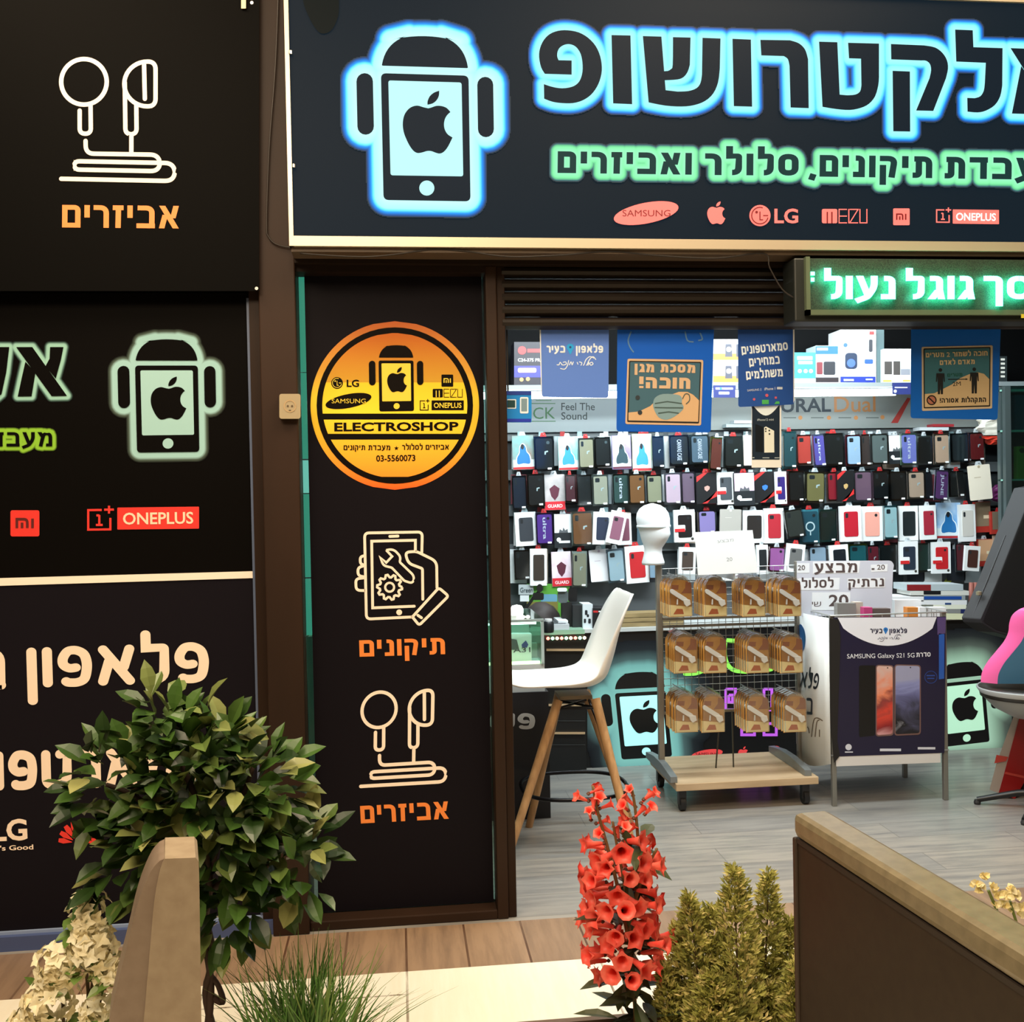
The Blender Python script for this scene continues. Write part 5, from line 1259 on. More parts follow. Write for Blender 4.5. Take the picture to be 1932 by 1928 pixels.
G().box((kx1-1.5, Yk+.012, kz3), (kx2, Yk+.5, kz3+.006)).build('top_glass', clear_mat('dcf4ea', .2, 'showcase_top_glass'), k)
fr = G(); fr.box((kx2-.014, Yk+.005, kz2), (kx2, Yk+.02, kz3)); fr.box((kx1-1.5, Yk+.005, kz3-.004), (kx2, Yk+.02, kz3+.008)); fr.build('edge_frame', mat('aab4ae', .35, .4), k)
G().box((kx1-1.5, Yk+.47, kz2), (kx2-.01, Yk+.5, kz3)).build('back_panel', mat('c2d8ca', .5), k)
G().box((kx1-1.5, Yk+.024, kz2), (kx2-.02, Yk+.034, kz2+.012)).build('light_or_fill_strip', mat('fff4d0', .3, emit='fff0b0', es=5), k)
G().box((kx1-1.5, Yk+.05, kz3-.02), (kx2-.03, Yk+.075, kz3-.006)).build('light_or_fill_strip', mat('ffffff', .3, emit='f4fff4', es=6), k)  # added glowing strip that brightens the inside of the case
shapes(hebrew('פלאפון', 832, 1372, 1009, 1376, 30, .22, .11, True), fk, .001).build('lettering', mat('e4e0dc', .5), k)
carton('phone_box', 955, 1196, 1003, 1249, Yk+.10, .05, 'f4f4f4', 'white phone box with grey and blue print inside the glass showcase', standz=kz2+.001, prints=[('lettering', ('txt', 'A31', 968, 1231, 1001, 1230, 9), '3a3a44'), ('blue_print', [[(984, 1216), (992, 1208), (997, 1216), (994, 1222), (985, 1221)]], '4a4a98'), ('grey_print', [[(958, 1204), (975, 1207), (980, 1226), (958, 1226)]], '6a6470')])
carton('phone_box', 1000, 1214, 1014, 1249, Yk+.2, .04, '8a9a88', 'greenish phone box behind the white one in the glass showcase', standz=kz2+.001)
lj = thing('lamp_jar', onY(975, 1156, Yk+.2), 'small white round lamp jar on the glass showcase', 'lamp')
cj = onY(975, 1150, Yk+.2)
G().lathe((cj.x, cj.y, kz3+.007), [(.03, 0), (.032, .012), (.032, .03), (.024, .045), (.004, .05)], 20).build('jar', mat('f4f4f0', .3, emit='fffaf0', es=1.2), lj, smooth=True)
for j in range(3):
    o = G().lathe((cj.x-.012+j*.022, Yk+.03, kz3+.009), [(.002, 0), (.01, .004), (.01, .012), (.002, .016)], 12).build('bulb', mat('fff8ec', .3, emit='fff4e0', es=2.5), None, smooth=True)
    tag(o, 'small glowing bulb on the front edge of the glass showcase', 'bulb', 'bulbs on the showcase edge')
# ---------------------------------------------------------------- bar stool
YN, YFAR = 4.22, 4.64
YM = (YN+YFAR)/2
bs = thing('bar_stool', (onY(1090, 1500, YM).x, YM, 0), 'white shell bar stool with wooden legs and black foot ring, by the entrance frame', 'stool')
prof = smooth_open([(948,1296),(985,1306),(1040,1308),(1095,1310),(1132,1306),(1158,1288),(1172,1250),(1182,1205),(1192,1165),(1203,1135),(1208,1127)], 5)
n = len(prof); P3 = [onY(p.x, p.y, YN) for p in prof]
dx = Vector((onY(1000, 1300, YM).x-onY(1000, 1300, YN).x, 0, 0))*0
g = G(); m = 12; rows = []
for i, p in enumerate(P3):
    s = i/(n-1)
    tg = (P3[min(i+1, n-1)]-P3[max(i-1, 0)]).normalized(); nr = Vector((tg.z*-1, 0, tg.x))
    if nr.x > 0.2: nr = -nr
    if abs(nr.z) > .7 and nr.z < 0: nr = -nr
    wd = .205*(1-.35*max(0, (s-.72)/.28)**2)*(1-.25*max(0, (.12-s)/.12)**2)
    lift = .058*math.exp(-((s-.52)/.26)**2)+.012
    row = []
    for j in range(m+1):
        u = -1+2*j/m
        row.append(Vector((p.x, YM, p.z))+Vector((0, u*wd, 0))+nr*lift*abs(u)**2.4)
    rows.append(row)
g.v = [v for r_ in rows for v in r_]
g.f = [(i*(m+1)+j, i*(m+1)+j+1, (i+1)*(m+1)+j+1, (i+1)*(m+1)+j) for i in range(n-1) for j in range(m)]
o = g.build('seat_shell', mat('f2ece4', .35), bs, smooth=True)
sd = o.modifiers.new('solid', 'SOLIDIFY'); sd.thickness = .009
sz = onY(1085, 1312, YM).z
M_WOOD = mat('c89a68', .5, noise=('a87c50', 7, (6, 6, .6)))
M_BM = mat('17161a', .35, .6)
xl, xr = onY(1047, 1320, YM).x, onY(1116, 1316, YM).x
feet = [onZ(957, 1622, 0), onZ(998, 1560, 0), onZ(1198, 1616, 0), onZ(1190, 1553, 0)]
tops = [Vector((xl, YM-.09, sz-.0)), Vector((xl+.035, YM+.09, sz)), Vector((xr, YM-.09, sz)), Vector((xr-.01, YM+.09, sz))]
for tp, ft in zip(tops, feet):
    G().tube([ft, ft.lerp(tp, .5), tp], .0165, 12, r2=.021).build('leg', M_WOOD, bs, smooth=60)
sup = G()
for a, b in ((0, 2), (1, 3), (0, 1), (2, 3), (0, 3), (1, 2)):
    sup.tube([tops[a].lerp(feet[a], .06), tops[b].lerp(feet[b], .06)], .006, 6)
for a, b in ((0, 1), (2, 3)):
    sup.tube([tops[a].lerp(feet[a], .04), tops[b].lerp(feet[b], .36)], .005, 6); sup.tube([tops[b].lerp(feet[b], .04), tops[a].lerp(feet[a], .36)], .005, 6)
sup.build('metal_braces', M_BM, bs)
G().box((xl+.01, YM-.07, sz-.004), (xr-.01, YM+.07, sz+.012)).build('seat_plate', mat('8a7860', .5), bs)
zr_ = .225
cr = [f_.lerp(t_, zr_/sz) for f_, t_ in zip(feet, tops)]
cxr = sum((c.x for c in cr))/4; ax = (cr[2].x-cr[0].x)/2*1.17
G().tube([Vector((cxr+ax*math.copysign(abs(math.cos(t_))**.75, math.cos(t_)), YM+.215*math.copysign(abs(math.sin(t_))**.75, math.sin(t_)), zr_)) for t_ in [2*math.pi*q_/40 for q_ in range(41)]], .0085, 8).build('foot_ring', M_BM, bs, smooth=True)
# ---------------------------------------------------------------- display rack with hanging headset packs
YR = 4.93
rx0, rx1 = xv(1245, 1250, YR), xv(1507, 1250, YR)
rk = thing('display_rack', ((rx0+rx1)/2, YR, 0), 'wheeled wire grid display rack on a wooden board, full of orange headset packs', 'rack')
M_RK = mat('9a9488', .4, .5)
zb0 = onY(1400, 1473, 4.66).z
fx0, fx1 = xv(1272, 1490, 4.66), xv(1545, 1482, 4.66)
G().box((fx0+.01, 4.66, zb0-.035), (fx1, 5.16, zb0)).build('board', mat('d0b490', .5, noise=('b89c78', 3, (1, 6, 6))), rk, bevel=.003)
zpt = zv(1375, 1062, YR)
for x in (rx0, rx1):
    G().box((x-.014, YR-.014, zb0), (x+.014, YR+.014, zpt)).build('post', M_RK, rk, bevel=.003)
for x in (fx0-.012, fx1-.06):
    pr = [Vector((x, 4.68, zb0)), Vector((x, 5.16, zb0)), Vector((x, 5.16, zb0+.03)), Vector((x, 5.0, zb0+.05)), Vector((x, 4.86, zb0+.05)), Vector((x, 4.68, zb0+.03))]
    G().prism(pr, [p+Vector((.034, 0, 0)) for p in pr]).build('side_rail', mat('8a8f90', .4, .4), rk, bevel=.002)
wg = G(); zg0 = zv(1375, 1340, YR)
for i in range(20):
    x = rx0+(rx1-rx0)*(i+.5)/20; wg.tube([(x, YR, zg0), (x, YR, zpt-.02)], .0016, 5)
for i in range(22):
    z = zg0+(zpt-.02-zg0)*i/21; wg.tube([(rx0, YR-.002, z), (rx1, YR-.002, z)], .0016, 5)
wg.build('wire_grid', mat('b4b6b4', .35, .6), rk)
for z in (zv(1375, 1164, YR), zv(1375, 1178, YR), zg0):
    G().box((rx0, YR-.008, z-.006), (rx1, YR+.006, z+.006)).build('cross_bar', M_RK, rk)
M_RUB = mat('1a1a1c', .5)
for x, y in ((fx0+.05, 4.71), (fx0+.05, 5.11), (fx1-.05, 4.71), (fx1-.05, 5.11)):
    wh = G(); vs = []
    for a in range(20):
        t_ = 2*math.pi*a/20
        vs.append((y+.034*math.cos(t_), .034+.034*math.sin(t_)))
    wh.prism([Vector((x-.012, p[0], p[1])) for p in vs], [Vector((x+.012, p[0], p[1])) for p in vs])
    cst = wh.build('caster', M_RUB, rk, smooth=40)
    G().box((x-.018, y-.016, .03), (x+.018, y+.016, zb0-.034)).build('caster_fork', mat('3a3a3c', .4, .5), cst)
lg = G(); lg.tube([onY(1420, 1480, 5.0).lerp(Vector(((rx0+rx1)/2, 4.9, zb0)), 1.0), Vector(((rx0+rx1)/2+.0, YR-.02, zg0))], .004, 6); lg.tube([Vector(((rx0+rx1)/2-.09, 4.9, zb0)), Vector(((rx0+rx1)/2-.06, YR-.02, zg0))], .004, 6)
lg.build('stay_rods', mat('4a463c', .5), rk)
# packs
YPK = 4.70
pw, ph_ = .056, .099
def headset_pack(c, label):
    fn = lambda u, v, l=0.0: Vector((c.x+u, c.y-l, c.z+v))
    t = thing('headset_pack', (c.x, c.y, c.z), label, 'headset pack', 'orange headset packs on the display rack')
    out = fillet([(-pw, -ph_), (pw, -ph_), (pw, ph_*.82, .05), (0, ph_*1.06, .05), (-pw, ph_*.82, .05)], True)
    inner = fillet([(-pw, -ph_), (pw, -ph_), (pw, ph_*.62, .03), (0, ph_*.80, .05), (-pw, ph_*.62, .03)], True)
    slab(inner, fn, 0, .002).build('card', mat('eeae58', .4, noise=('d8903c', 12, (1, 1, 1))), t)
    shapes([[(-pw*.98, -ph_*.98), (pw*.98, -ph_*.98), (pw*.98, -ph_*.55), (-pw*.98, -ph_*.42)]], fn, .0026).build('gold_band', mat('ffe6a4', .3), t)
    shapes([[(pw*.1, ph_*.1), (pw*.98, ph_*.1), (pw*.98, ph_*.58), (pw*.5, ph_*.66), (pw*.45, ph_*.36)], [(-pw*.75, ph_*.3), (-pw*.15, ph_*.28), (-pw*.1, ph_*.5), (-pw*.7, ph_*.52)]], fn, .0027).build('brown_print', mat('8a4a2a', .45), t)
    shapes([[(-pw*.6, -ph_*.88), (pw*.3, -ph_*.88), (pw*.2, -ph_*.64), (-pw*.3, -ph_*.62)]], fn, .0031).build('red_print', mat('b85a2c', .45), t)
    e = G(); pth = [(-pw*.72, ph_*.22, .012), (-pw*.2, ph_*.02, .013), (pw*.35, -ph_*.18, .013), (pw*.62, -ph_*.34, .012)]
    vs = thick([(a, b) for a, b, _ in pth], .0105, True)
    slab(vs, fn, .004, .014, e); slab([(pw*.2, -ph_*.18), (pw*.78, -ph_*.2), (pw*.86, -ph_*.42), (pw*.5, -ph_*.52), (pw*.3, -ph_*.4)], fn, .004, .016, e)
    slab([(-pw*.34, -ph_*.42), (-pw*.22, -ph_*.42), (-pw*.2, -ph_*.16), (-pw*.3, -ph_*.16)], fn, .004, .010, e)
    e.build('white_headset', mat('f6f4f0', .3), t, bevel=.002)
    bl = G(); inn = [(u*.94, v*.94) for u, v in out]
    bl.prism([fn(u, v, .021) for u, v in inn], [fn(u, v, .002) for u, v in inn]); bl.build('blister', clear_mat('fcfaf6', .2, 'headset_blister', .2), t)
    return t
proto = None; cnt = 0
RWN = ('top', 'middle', 'bottom'); CLN = ('first', 'second', 'third', 'fourth')
for r_, (y0, y1, xs) in enumerate(((235, 492, (375, 612, 868, 1108)), (602, 888, (410, 606, 892, 1118)), (1000, 1288, (412, 596, 890, 1142)))):
    for q_, x1p in enumerate(xs):
        c0 = onY(*z7(x1p-78, (y0+y1)/2+6), YPK)
        G().tube([c0+Vector((0, YR-.006-YPK, ph_*.9)), c0+Vector((0, -.035, ph_*.9))], .0025, 6).build('hook', mat('a8aaa8', .3, .8), rk)
        for d_ in range(6):
            c = c0+Vector((random.uniform(-.003, .003), d_*.031, 0))
            if d_ == 0: lab = f'frontmost orange headset pack on the {CLN[q_]} hook from left, {RWN[r_]} row of the rack'
            else: lab = f'orange headset pack behind the front one, {CLN[q_]} hook from left, {RWN[r_]} row'
            if proto is None: proto = headset_pack(c, lab); proto_c = list(proto.children); continue
            t = proto.copy(); COL.objects.link(t); t.location = c; t['label'] = lab
            if d_: t['group'] = f'headset packs on the {CLN[q_]} hook of the {RWN[r_]} row'
            for ch in proto_c:
                nc = ch.copy(); COL.objects.link(nc); nc.parent = t
# paper sign on the rack, foam head on its post
ps = thing('paper_sign', onY(1368, 1084, YR-.27), 'white paper sheet with tiny pencil price, standing on the display rack', 'sign')
fps = wall(YR-.262)
slab([(1310,1004),(1420,1000),(1430,1080),(1317,1085)], fps, 0, .002).build('sheet', mat('fbfbf9', .5), ps)
g = G(); latin(g, '20', fps, 1371, 1059, 1382, 1058, 7, .0025, -.004); shapes(hebrew('מבצע', 1354, 1024, 1384, 1021, 5, .08), fps, .0025, g); g.build('lettering', mat('a8a8a4', .5), ps)
G().box((fps(1368, 0).x-.004, YR-.26, fps(1368, 1095).z), (fps(1368, 0).x+.004, YR-.002, fps(1368, 1085).z+.01)).build('holder', mat('b8bab8', .35, .5), ps)
hd_ = thing('foam_head', (rx0-.02, YR, zpt), 'white foam mannequin head on the left post of the display rack', 'mannequin head')
hc = Vector((rx0-.025, YR, zpt+.002)); k_ = onY(1233, 950, YR).z-zpt
rows = []
prof = [(0,.62,.62,0),(.04,.64,.64,0),(.12,.56,.56,0),(.2,.5,.5,.0),(.27,.48,.52,-.02),(.34,.56,.66,-.08),(.42,.68,.80,-.12),(.50,.74,.86,-.12),(.58,.80,.92,-.10),(.66,.86,.98,-.07),(.75,.88,1.0,-.04),(.84,.82,.94,-.02),(.91,.66,.78,0),(.965,.42,.50,0),(1.0,.05,.05,0)]
R0 = k_*.29; g = G(); nn = 24
for z, sx_, sy_, off in prof:
    for a in range(nn):
        t_ = 2*math.pi*a/nn; x = math.cos(t_)*sx_*R0; y = math.sin(t_)*sy_*R0+off*R0
        fr_ = max(0, -math.sin(t_))**10
        if .38 < z < .60: y -= fr_*R0*(.26 if .44 < z < .53 else .10)
        if .58 < z < .66: y += fr_*R0*.09
        rows.append(hc+Vector((x*.82-y*.57, x*.57+y*.82, z*k_)))
g.v = rows; g.f = [(j*nn+a, j*nn+(a+1) % nn, (j+1)*nn+(a+1) % nn, (j+1)*nn+a) for j in range(len(prof)-1) for a in range(nn)]+[tuple(range(nn-1, -1, -1))]
g.build('head', mat('f6f8f8', .5), hd_, smooth=True)
bd = G()
bd.v = []
for zz_ in (.60, .645):
    for a in range(nn):
        t_ = 2*math.pi*a/nn; x = math.cos(t_)*.90*R0; y = math.sin(t_)*1.0*R0-.08*R0
        bd.v.append(hc+Vector((x*.82-y*.57, x*.57+y*.82, zz_*k_)))
bd.f = [(a, (a+1) % nn, nn+(a+1) % nn, nn+a) for a in range(nn)]
bo = bd.build('head_band', mat('dfe8e8', .45), hd_, smooth=True); bo.modifiers.new('s', 'SOLIDIFY').thickness = .006
# ---------------------------------------------------------------- wire bin with posters
YB0 = onZ(1571, 1522, 0).y; YB1 = YB0+.42
bx0, bx1 = xv(1568, 1300, YB0), xv(1788, 1300, YB0)
bz1, bz0 = zv(1680, 1158, YB0), zv(1680, 1428, YB0)
bn = thing('wire_bin', ((bx0+bx1)/2, (YB0+YB1)/2, 0), 'four-legged wire bin with navy phone poster on its front, beside the display rack', 'bin')
for x in (bx0+.012, bx1-.012):
    for y in (YB0+.012, YB1-.012):
        G().box((x-.011, y-.011, 0), (x+.011, y+.011, bz1)).build('leg', mat('8e8c84', .4, .5), bn, bevel=.002)
wr = G()
for a, b in (((bx0, YB0), (bx1, YB0)), ((bx1, YB0), (bx1, YB1)), ((bx1, YB1), (bx0, YB1)), ((bx0, YB1), (bx0, YB0))):
    for z in (bz1, bz0+.02): wr.tube([(a[0], a[1], z), (b[0], b[1], z)], .004, 6)
    for i in range(1, 9):
        t_ = i/9; wr.tube([(a[0]+(b[0]-a[0])*t_, a[1]+(b[1]-a[1])*t_, bz0+.02), (a[0]+(b[0]-a[0])*t_, a[1]+(b[1]-a[1])*t_, bz1)], .002, 5)
wr.build('wire_frame', mat('c0c0bc', .3, .7), bn)
G().box((bx0+.01, YB0+.02, bz1-.16), (bx1-.01, YB1-.02, bz1-.14)).build('tray', mat('a8acac', .4), bn)
fb = wall(YB0-.006)
zP = lambda x, y: (1480+x/3.637, 1030+y/3.637)
QP = lambda p: [zP(*q) for q in p]
po = thing('poster', onY(1680, 1430, YB0-.006), 'navy phone poster with white arc, orange and blue phones, on the wire bin front', 'poster')
slab(QP([(335,490),(1108,484),(1098,1420),(355,1445)]), fb, 0, .003).build('sheet', mat('1c1836', .35), po)
shapes([QP([(365,492)]+[(370+k*34, 530+155*math.sin(math.pi*(k-.0)/20)**.8) for k in range(1, 20)]+[(1045,488)])], fb, .0036).build('white_arc', mat('ecebf2', .4), po)
slab(QP([(352,1446),(1070,1418),(1072,1486),(355,1512)]), fb, 0, .002).build('white_foot', mat('e0dcd8', .5), po)
g = G(); latin(g, 'SAMSUNG Galaxy S21 5G', fb, *zP(430, 772), *zP(893, 764), 8.5, .0036, 0.0); g.build('lettering', mat('f0f0f4', .5), po)
shapes(hebrew('סדרת', *zP(905, 762), *zP(1003, 758), 8, .2), fb, .0036).build('lettering', mat('f0f0f4', .5), po)
phone_company(fb, po, *[zP(v, 0)[0] for v in (588, 842)], zP(0, 598)[1], 8.5, mat('2a2a44', .5), .004, '2a7ac8')
script_line(fb, po, *[zP(v, 0)[0] for v in (640, 800)], zP(0, 640)[1], 5, mat('5a5a70', .5), .004, .45)
shapes([QP(fillet([(512,820,14),(625,818,14),(622,1300,14),(512,1312,14)], True))], fb, .0036).build('phone_picture', mat('0a0a0c', .4), po)
def art_phone(q, ramp, nm):
    shapes([QP(fillet([(q[0]-8,q[1]-8,24),(q[2]+8,q[1]-8+4,24),(q[2]+8,q[3]+2,24),(q[0]-8,q[3]+10,24)], True))], fb, .004).build('phone_frame', mat('8c6c68', .35, .5), po)
    m_ = bpy.data.materials.new(nm); m_.use_nodes = True; nt = m_.node_tree; b = nt.nodes['Principled BSDF']; b.inputs['Roughness'].default_value = .35
    tc = nt.nodes.new('ShaderNodeTexCoord'); nz = nt.nodes.new('ShaderNodeTexNoise'); nz.inputs['Scale'].default_value = 9; nz.inputs['Detail'].default_value = 6; nz.inputs['Distortion'].default_value = 1.2
    mp_ = nt.nodes.new('ShaderNodeMapping'); mp_.inputs['Rotation'].default_value = (0, .7, 0); mp_.inputs['Scale'].default_value = (.6, 1, 1.2); sp_ = nt.nodes.new('ShaderNodeSeparateXYZ'); ma = nt.nodes.new('ShaderNodeMath'); ma.operation = 'MULTIPLY_ADD'; ma.inputs[1].default_value = .55
    mr = nt.nodes.new('ShaderNodeMapRange'); za_, zb_ = onY(1680, 1390, YB0).z-bn.location.z, onY(1680, 1250, YB0).z
    org = ORG[po.name].z; mr.inputs['From Min'].default_value = za_-org; mr.inputs['From Max'].default_value = zb_-org; mr.inputs['To Max'].default_value = .72
    rp = nt.nodes.new('ShaderNodeValToRGB'); els = rp.color_ramp.elements
    while len(els) < len(ramp): els.new(.5)
    for e_, (p_, c_) in zip(els, ramp): e_.position = p_; e_.color = (*lin(c_), 1)
    L = nt.links.new; L(tc.outputs['Object'], mp_.inputs[0]); L(mp_.outputs[0], nz.inputs['Vector']); L(tc.outputs['Object'], sp_.inputs[0]); L(sp_.outputs['Z'], mr.inputs['Value']); L(nz.outputs['Fac'], ma.inputs[0]); L(mr.outputs[0], ma.inputs[2]); L(ma.outputs[0], rp.inputs[0]); L(rp.outputs[0], b.inputs['Base Color'])
    shapes([QP(fillet([(q[0],q[1],18),(q[2],q[1]+4,18),(q[2],q[3]-8,18),(q[0],q[3],18)], True))], fb, .0046).build('phone_screen', m_, po)
    shapes([circ(*zP((q[0]+q[2])/2+20, q[1]+14), 1.3, 10)], fb, .0052).build('camera_dot', mat('101014', .4), po)
art_phone((634, 822, 742, 1298), [(.2, 'd8a0a0'), (.32, '8a1e24'), (.48, 'd84434'), (.62, '8c3a38'), (.75, 'ee8a64'), (.95, 'dcb4a8')], 'orange_art')
art_phone((762, 820, 928, 1292), [(.2, 'c8c8d4'), (.33, '16161c'), (.48, '3c3c52'), (.6, '6a6a98'), (.72, '8c90c0'), (.85, 'a0a0bc')], 'blue_art')
shapes(ring(*zP(1005, 900), 12, 1.0, 24)+[rect(*zP(975, 885), *zP(1032, 893)), rect(*zP(980, 905), *zP(1028, 912))], fb, .0036).build('round_stamp', mat('2a4a98', .5), po)
shapes([circ(*zP(440, 1380), 6, 16), rect(*zP(655, 1390), *zP(800, 1408)), rect(*zP(915, 1380), *zP(1035, 1396)), rect(*zP(415, 1410), *zP(470, 1418))], fb, .0036).build('foot_print', mat('d8dae4', .5), po)
shapes([QP([(1060,600),(1098,605),(1096,910),(1060,915)])], fb, .0036).build('blue_tape', mat('2c5cb0', .3), po)
shapes([QP([(1048,490),(1108,488),(1104,600),(1050,610)])], fb, .0036).build('clear_tape', mat('5c4a78', .15), po)
slab(QP([(310,495),(372,505),(385,620),(362,1330),(380,1440),(340,1490),(315,1200)]), fb, .004, .006).build('torn_edge', mat('1a1614', .6), po)
fx = lambda u, v, l=0.0: Vector((bx0-.004-l, u, v))
wp = thing('side_poster', (bx0-.004, YB0+.2, bz0), 'white side poster with blue blob and black Hebrew letters on the wire bin', 'poster')
curve = [Vector((bx0-.006-.035*math.sin(math.pi*k/10), YB0+.0+(YB1-YB0)*k/10, 0)) for k in range(11)]
g = G(); g.v = [Vector((c.x, c.y, bz0-.02-.05*math.sin(math.pi*k/10))) for k, c in enumerate(curve)]+[Vector((c.x, c.y, bz1-.01)) for c in curve]; g.f = [(k, k+1, 12+k, 11+k) for k in range(10)]
so = g.build('sheet', mat('e4e6e4', .4), wp, smooth=True); so.modifiers.new('s', 'SOLIDIFY').thickness = .002
def on_side(x, y, l=0.0):
    # the curved sheet: bring the point to the sheet in depth
    p = onX(x, y, bx0-.02)
    for _ in range(4):
        t_ = min(max((p.y-YB0)/(YB1-YB0), 0), 1); p = onX(x, y, bx0-.009-.035*math.sin(math.pi*t_)-l)
    return p
shapes([QP(bez([(100,545),(130,560),(145,620),(140,690),(122,725),(100,730)], 3))], on_side, .001).build('blue_blob', mat('1f6ab0', .45), wp)
shapes([QP(p) for p in hebrew('פלא', 104, 968, 228, 985, 110, .17, .14, True)]+[QP(p) for p in hebrew('בי', 120, 1155, 192, 1158, 115, .17, .2, True)], on_side, .001).build('lettering', mat('20222c', .5), wp)
shapes([QP(thick(smooth_open(p, 4), 3.5)) for p in ([(155,1240),(165,1255),(170,1285)],[(185,1310),(200,1200),(225,1180),(262,1200)],[(210,1310),(222,1210),(240,1195)],[(240,1310),(240,1260)])], on_side, .001).build('script_lettering', mat('6a5a48', .5), wp)
pb_ = thing('price_board', onY(1595, 1150, YB0+.22), 'white board with black Hebrew case offer and price twenty, standing in the wire bin', 'sign')
fpb = wall(YB0+.22)
slab([p for p in QP(fillet([(85,102),(735,100,20),(752,130,10),(745,170),(735,480),(85,480)], True))], fpb, -.006, 0).build('board', mat('d8d8e2', .5), pb_)
M_INK2 = mat('5a4a48', .5)
shapes([QP(p) for p in ([(85,118),(172,118),(172,185),(85,185)], [(195,108),(520,104),(510,185),(195,190)], [(592,128),(708,124),(706,174),(594,178)], [(85,222),(380,218),(376,300),(85,304)], [(432,222),(690,218),(688,285),(434,288)], [(190,318),(452,316),(450,440),(188,440)])], fpb, .001).build('paper_strips', mat('fafafc', .5), pb_)
for w, a, b, hp_ in (('מבצע', (208,186), (500,180), 18), ('נרתיק', (440,283), (684,276), 15), ('לסלולר', (70,290), (338,284), 15)):
    shapes(hebrew(w, *zP(*a), *zP(*b), hp_, .2), fpb, .002).build('lettering', M_INK2, pb_)
g = G(); latin(g, '20', fpb, *zP(305, 412), *zP(440, 410), 21, .002, .02); g.build('price', M_INK2, pb_)
g = G(); latin(g, '20', fpb, *zP(636, 162), *zP(690, 160), 9, .002, .008); latin(g, '20', fpb, *zP(92, 165), *zP(142, 164), 9, .002, .008); shapes([rect(*zP(598, 152), *zP(618, 164))], fpb, .002, g); g.build('small_price', M_INK2, pb_)
shapes(hebrew('שי', *zP(190, 416), *zP(252, 414), 9, .13), fpb, .002).build('currency', M_INK2, pb_)
for q_, (x0, y0, x1, y1, dy, c_, lb) in enumerate(((1530,1134,1580,1152,.30,'5a5c60','dark metal gadget lying in the wire bin'), (1580,1138,1615,1158,.12,'8a8680','grey packed gadget at the left of the wire bin'), (1612,1136,1628,1158,.16,'c8b8a8','crumpled silvery pack in the wire bin'), (1630,1146,1646,1160,.05,'c8487c','pink pack in the wire bin'),
      (1646,1148,1680,1160,.08,'6a5a54','brown and white pack in the wire bin'), (1688,1132,1738,1156,.28,'f0f0f0','white box in the wire bin'), (1712,1146,1732,1158,.10,'e08a3c','orange pack in the wire bin'), (1735,1146,1785,1160,.2,'f2f4f4','white flat pack at the right of the wire bin'))):
    carton('bin_pack', x0, y0, x1, y1, YB0+dy*.8+.03, .04, c_, lb, 'pack', standz=bz1-.139)
# ---------------------------------------------------------------- right side: glass cabinet, guitar case, ukulele, stool, red box
Yq = YC+.03
fq = wall(Yq)
gx0 = xv(1898, 900, Yq); gx1 = gx0+.6
gc = thing('glass_cabinet', (gx0+.3, Yq+.2, 0), 'tall glass cabinet at the right edge, left of nothing but the frame border'.replace(', left of nothing but the frame border', ' of the shop wall'), 'cabinet')
zt_ = zv(1915, 728, Yq)
for y in (Yq, Yq+.052):
    G().box((gx0, y, ZC+.001), (gx0+.035, y+.03, zt_)).build('post', mat('5c6a6a', .35, .4), gc)
tg_ = clear_mat('9cc8c0', .14, 'cabinet_glass')
G().box((gx0+.035, Yq+.01, ZC+.03), (gx1, Yq+.016, zt_)).build('front_glass', tg_, gc)
G().box((gx0+.01, Yq+.03, ZC+.03), (gx0+.016, Yq+.08, zt_)).build('side_glass', tg_, gc)
for y in (735, 812, 905):
    z = zv(1915, y, Yq); G().box((gx0, Yq+.02, z-.006), (gx1, Yq+.08, z+.004)).build('glass_shelf', mat('8cc4b4', .2, emit='9fd8c8', es=.12), gc)
G().box((gx0+.05, Yq+.082, ZC+.001), (gx1, Yq+.095, zt_)).build('back_panel', mat('263436', .5), gc)
G().box((gx0, Yq+.02, ZC+.001), (gx1, Yq+.08, ZC+.03)).build('plinth', mat('202628', .5), gc)
carton('shelf_pack', 1916, 745, 1960, 808, Yq+.025, .045, '3a5c78', 'blue pack on the upper shelf of the glass cabinet', standz=zv(1915, 812, Yq)+.005)
carton('shelf_pack', 1921, 842, 1965, 902, Yq+.025, .045, 'c8c24a', 'yellow pack on the middle shelf of the glass cabinet', standz=zv(1915, 905, Yq)+.005, prints=[('dark_mark', [circ(1928, 850, 5, 14)], '5a5a2a')])
Ygc = 4.78
fgc = wall(Ygc)
gk = thing('guitar_case', onY(1900, 1195, Ygc), 'black guitar case with grey edge, leaning at the right above the ukulele', 'guitar case')
face = [(1853,1176),(1850,1168),(1880,1100),(1912,1018),(1950,920),(2060,900),(2060,1238),(1960,1215),(1878,1193)]
back_shift = Vector((-.06, .07, .0))
fr_ = [fgc(*p) for p in face]
G().prism(fr_, [p+back_shift for p in fr_]).build('case_body', mat('2a2a2c', .6), gk, bevel=.004)
shapes([[(1855,1172),(1914,1022),(1952,926),(2055,906),(2055,1230),(1962,1208),(1880,1188)]], fgc, .002).build('case_front', mat('121212', .65), gk)
edge_ = [fgc(1851, 1166)+Vector((-.025, .035, 0)), fgc(1914, 1010)+Vector((-.025, .035, 0))]
G().tube([edge_[0], edge_[1]], .004, 6).build('zip', mat('3c3c3e', .4), gk)
G().lathe(edge_[0].lerp(edge_[1], .3)+Vector((-.03, -.02, 0)), [(.004, -.012), (.014, -.008), (.014, .008), (.004, .012)], 12).build('buckle', mat('b8ae90', .3, .7), gk)
lb_ = onY(1910, 1240, Ygc+.06); G().box((lb_.x, Ygc+.02, 0), (lb_.x+.06, Ygc+.07, onY(1905, 1202, Ygc+.05).z)).build('foot_prop', mat('141414', .6), gk)
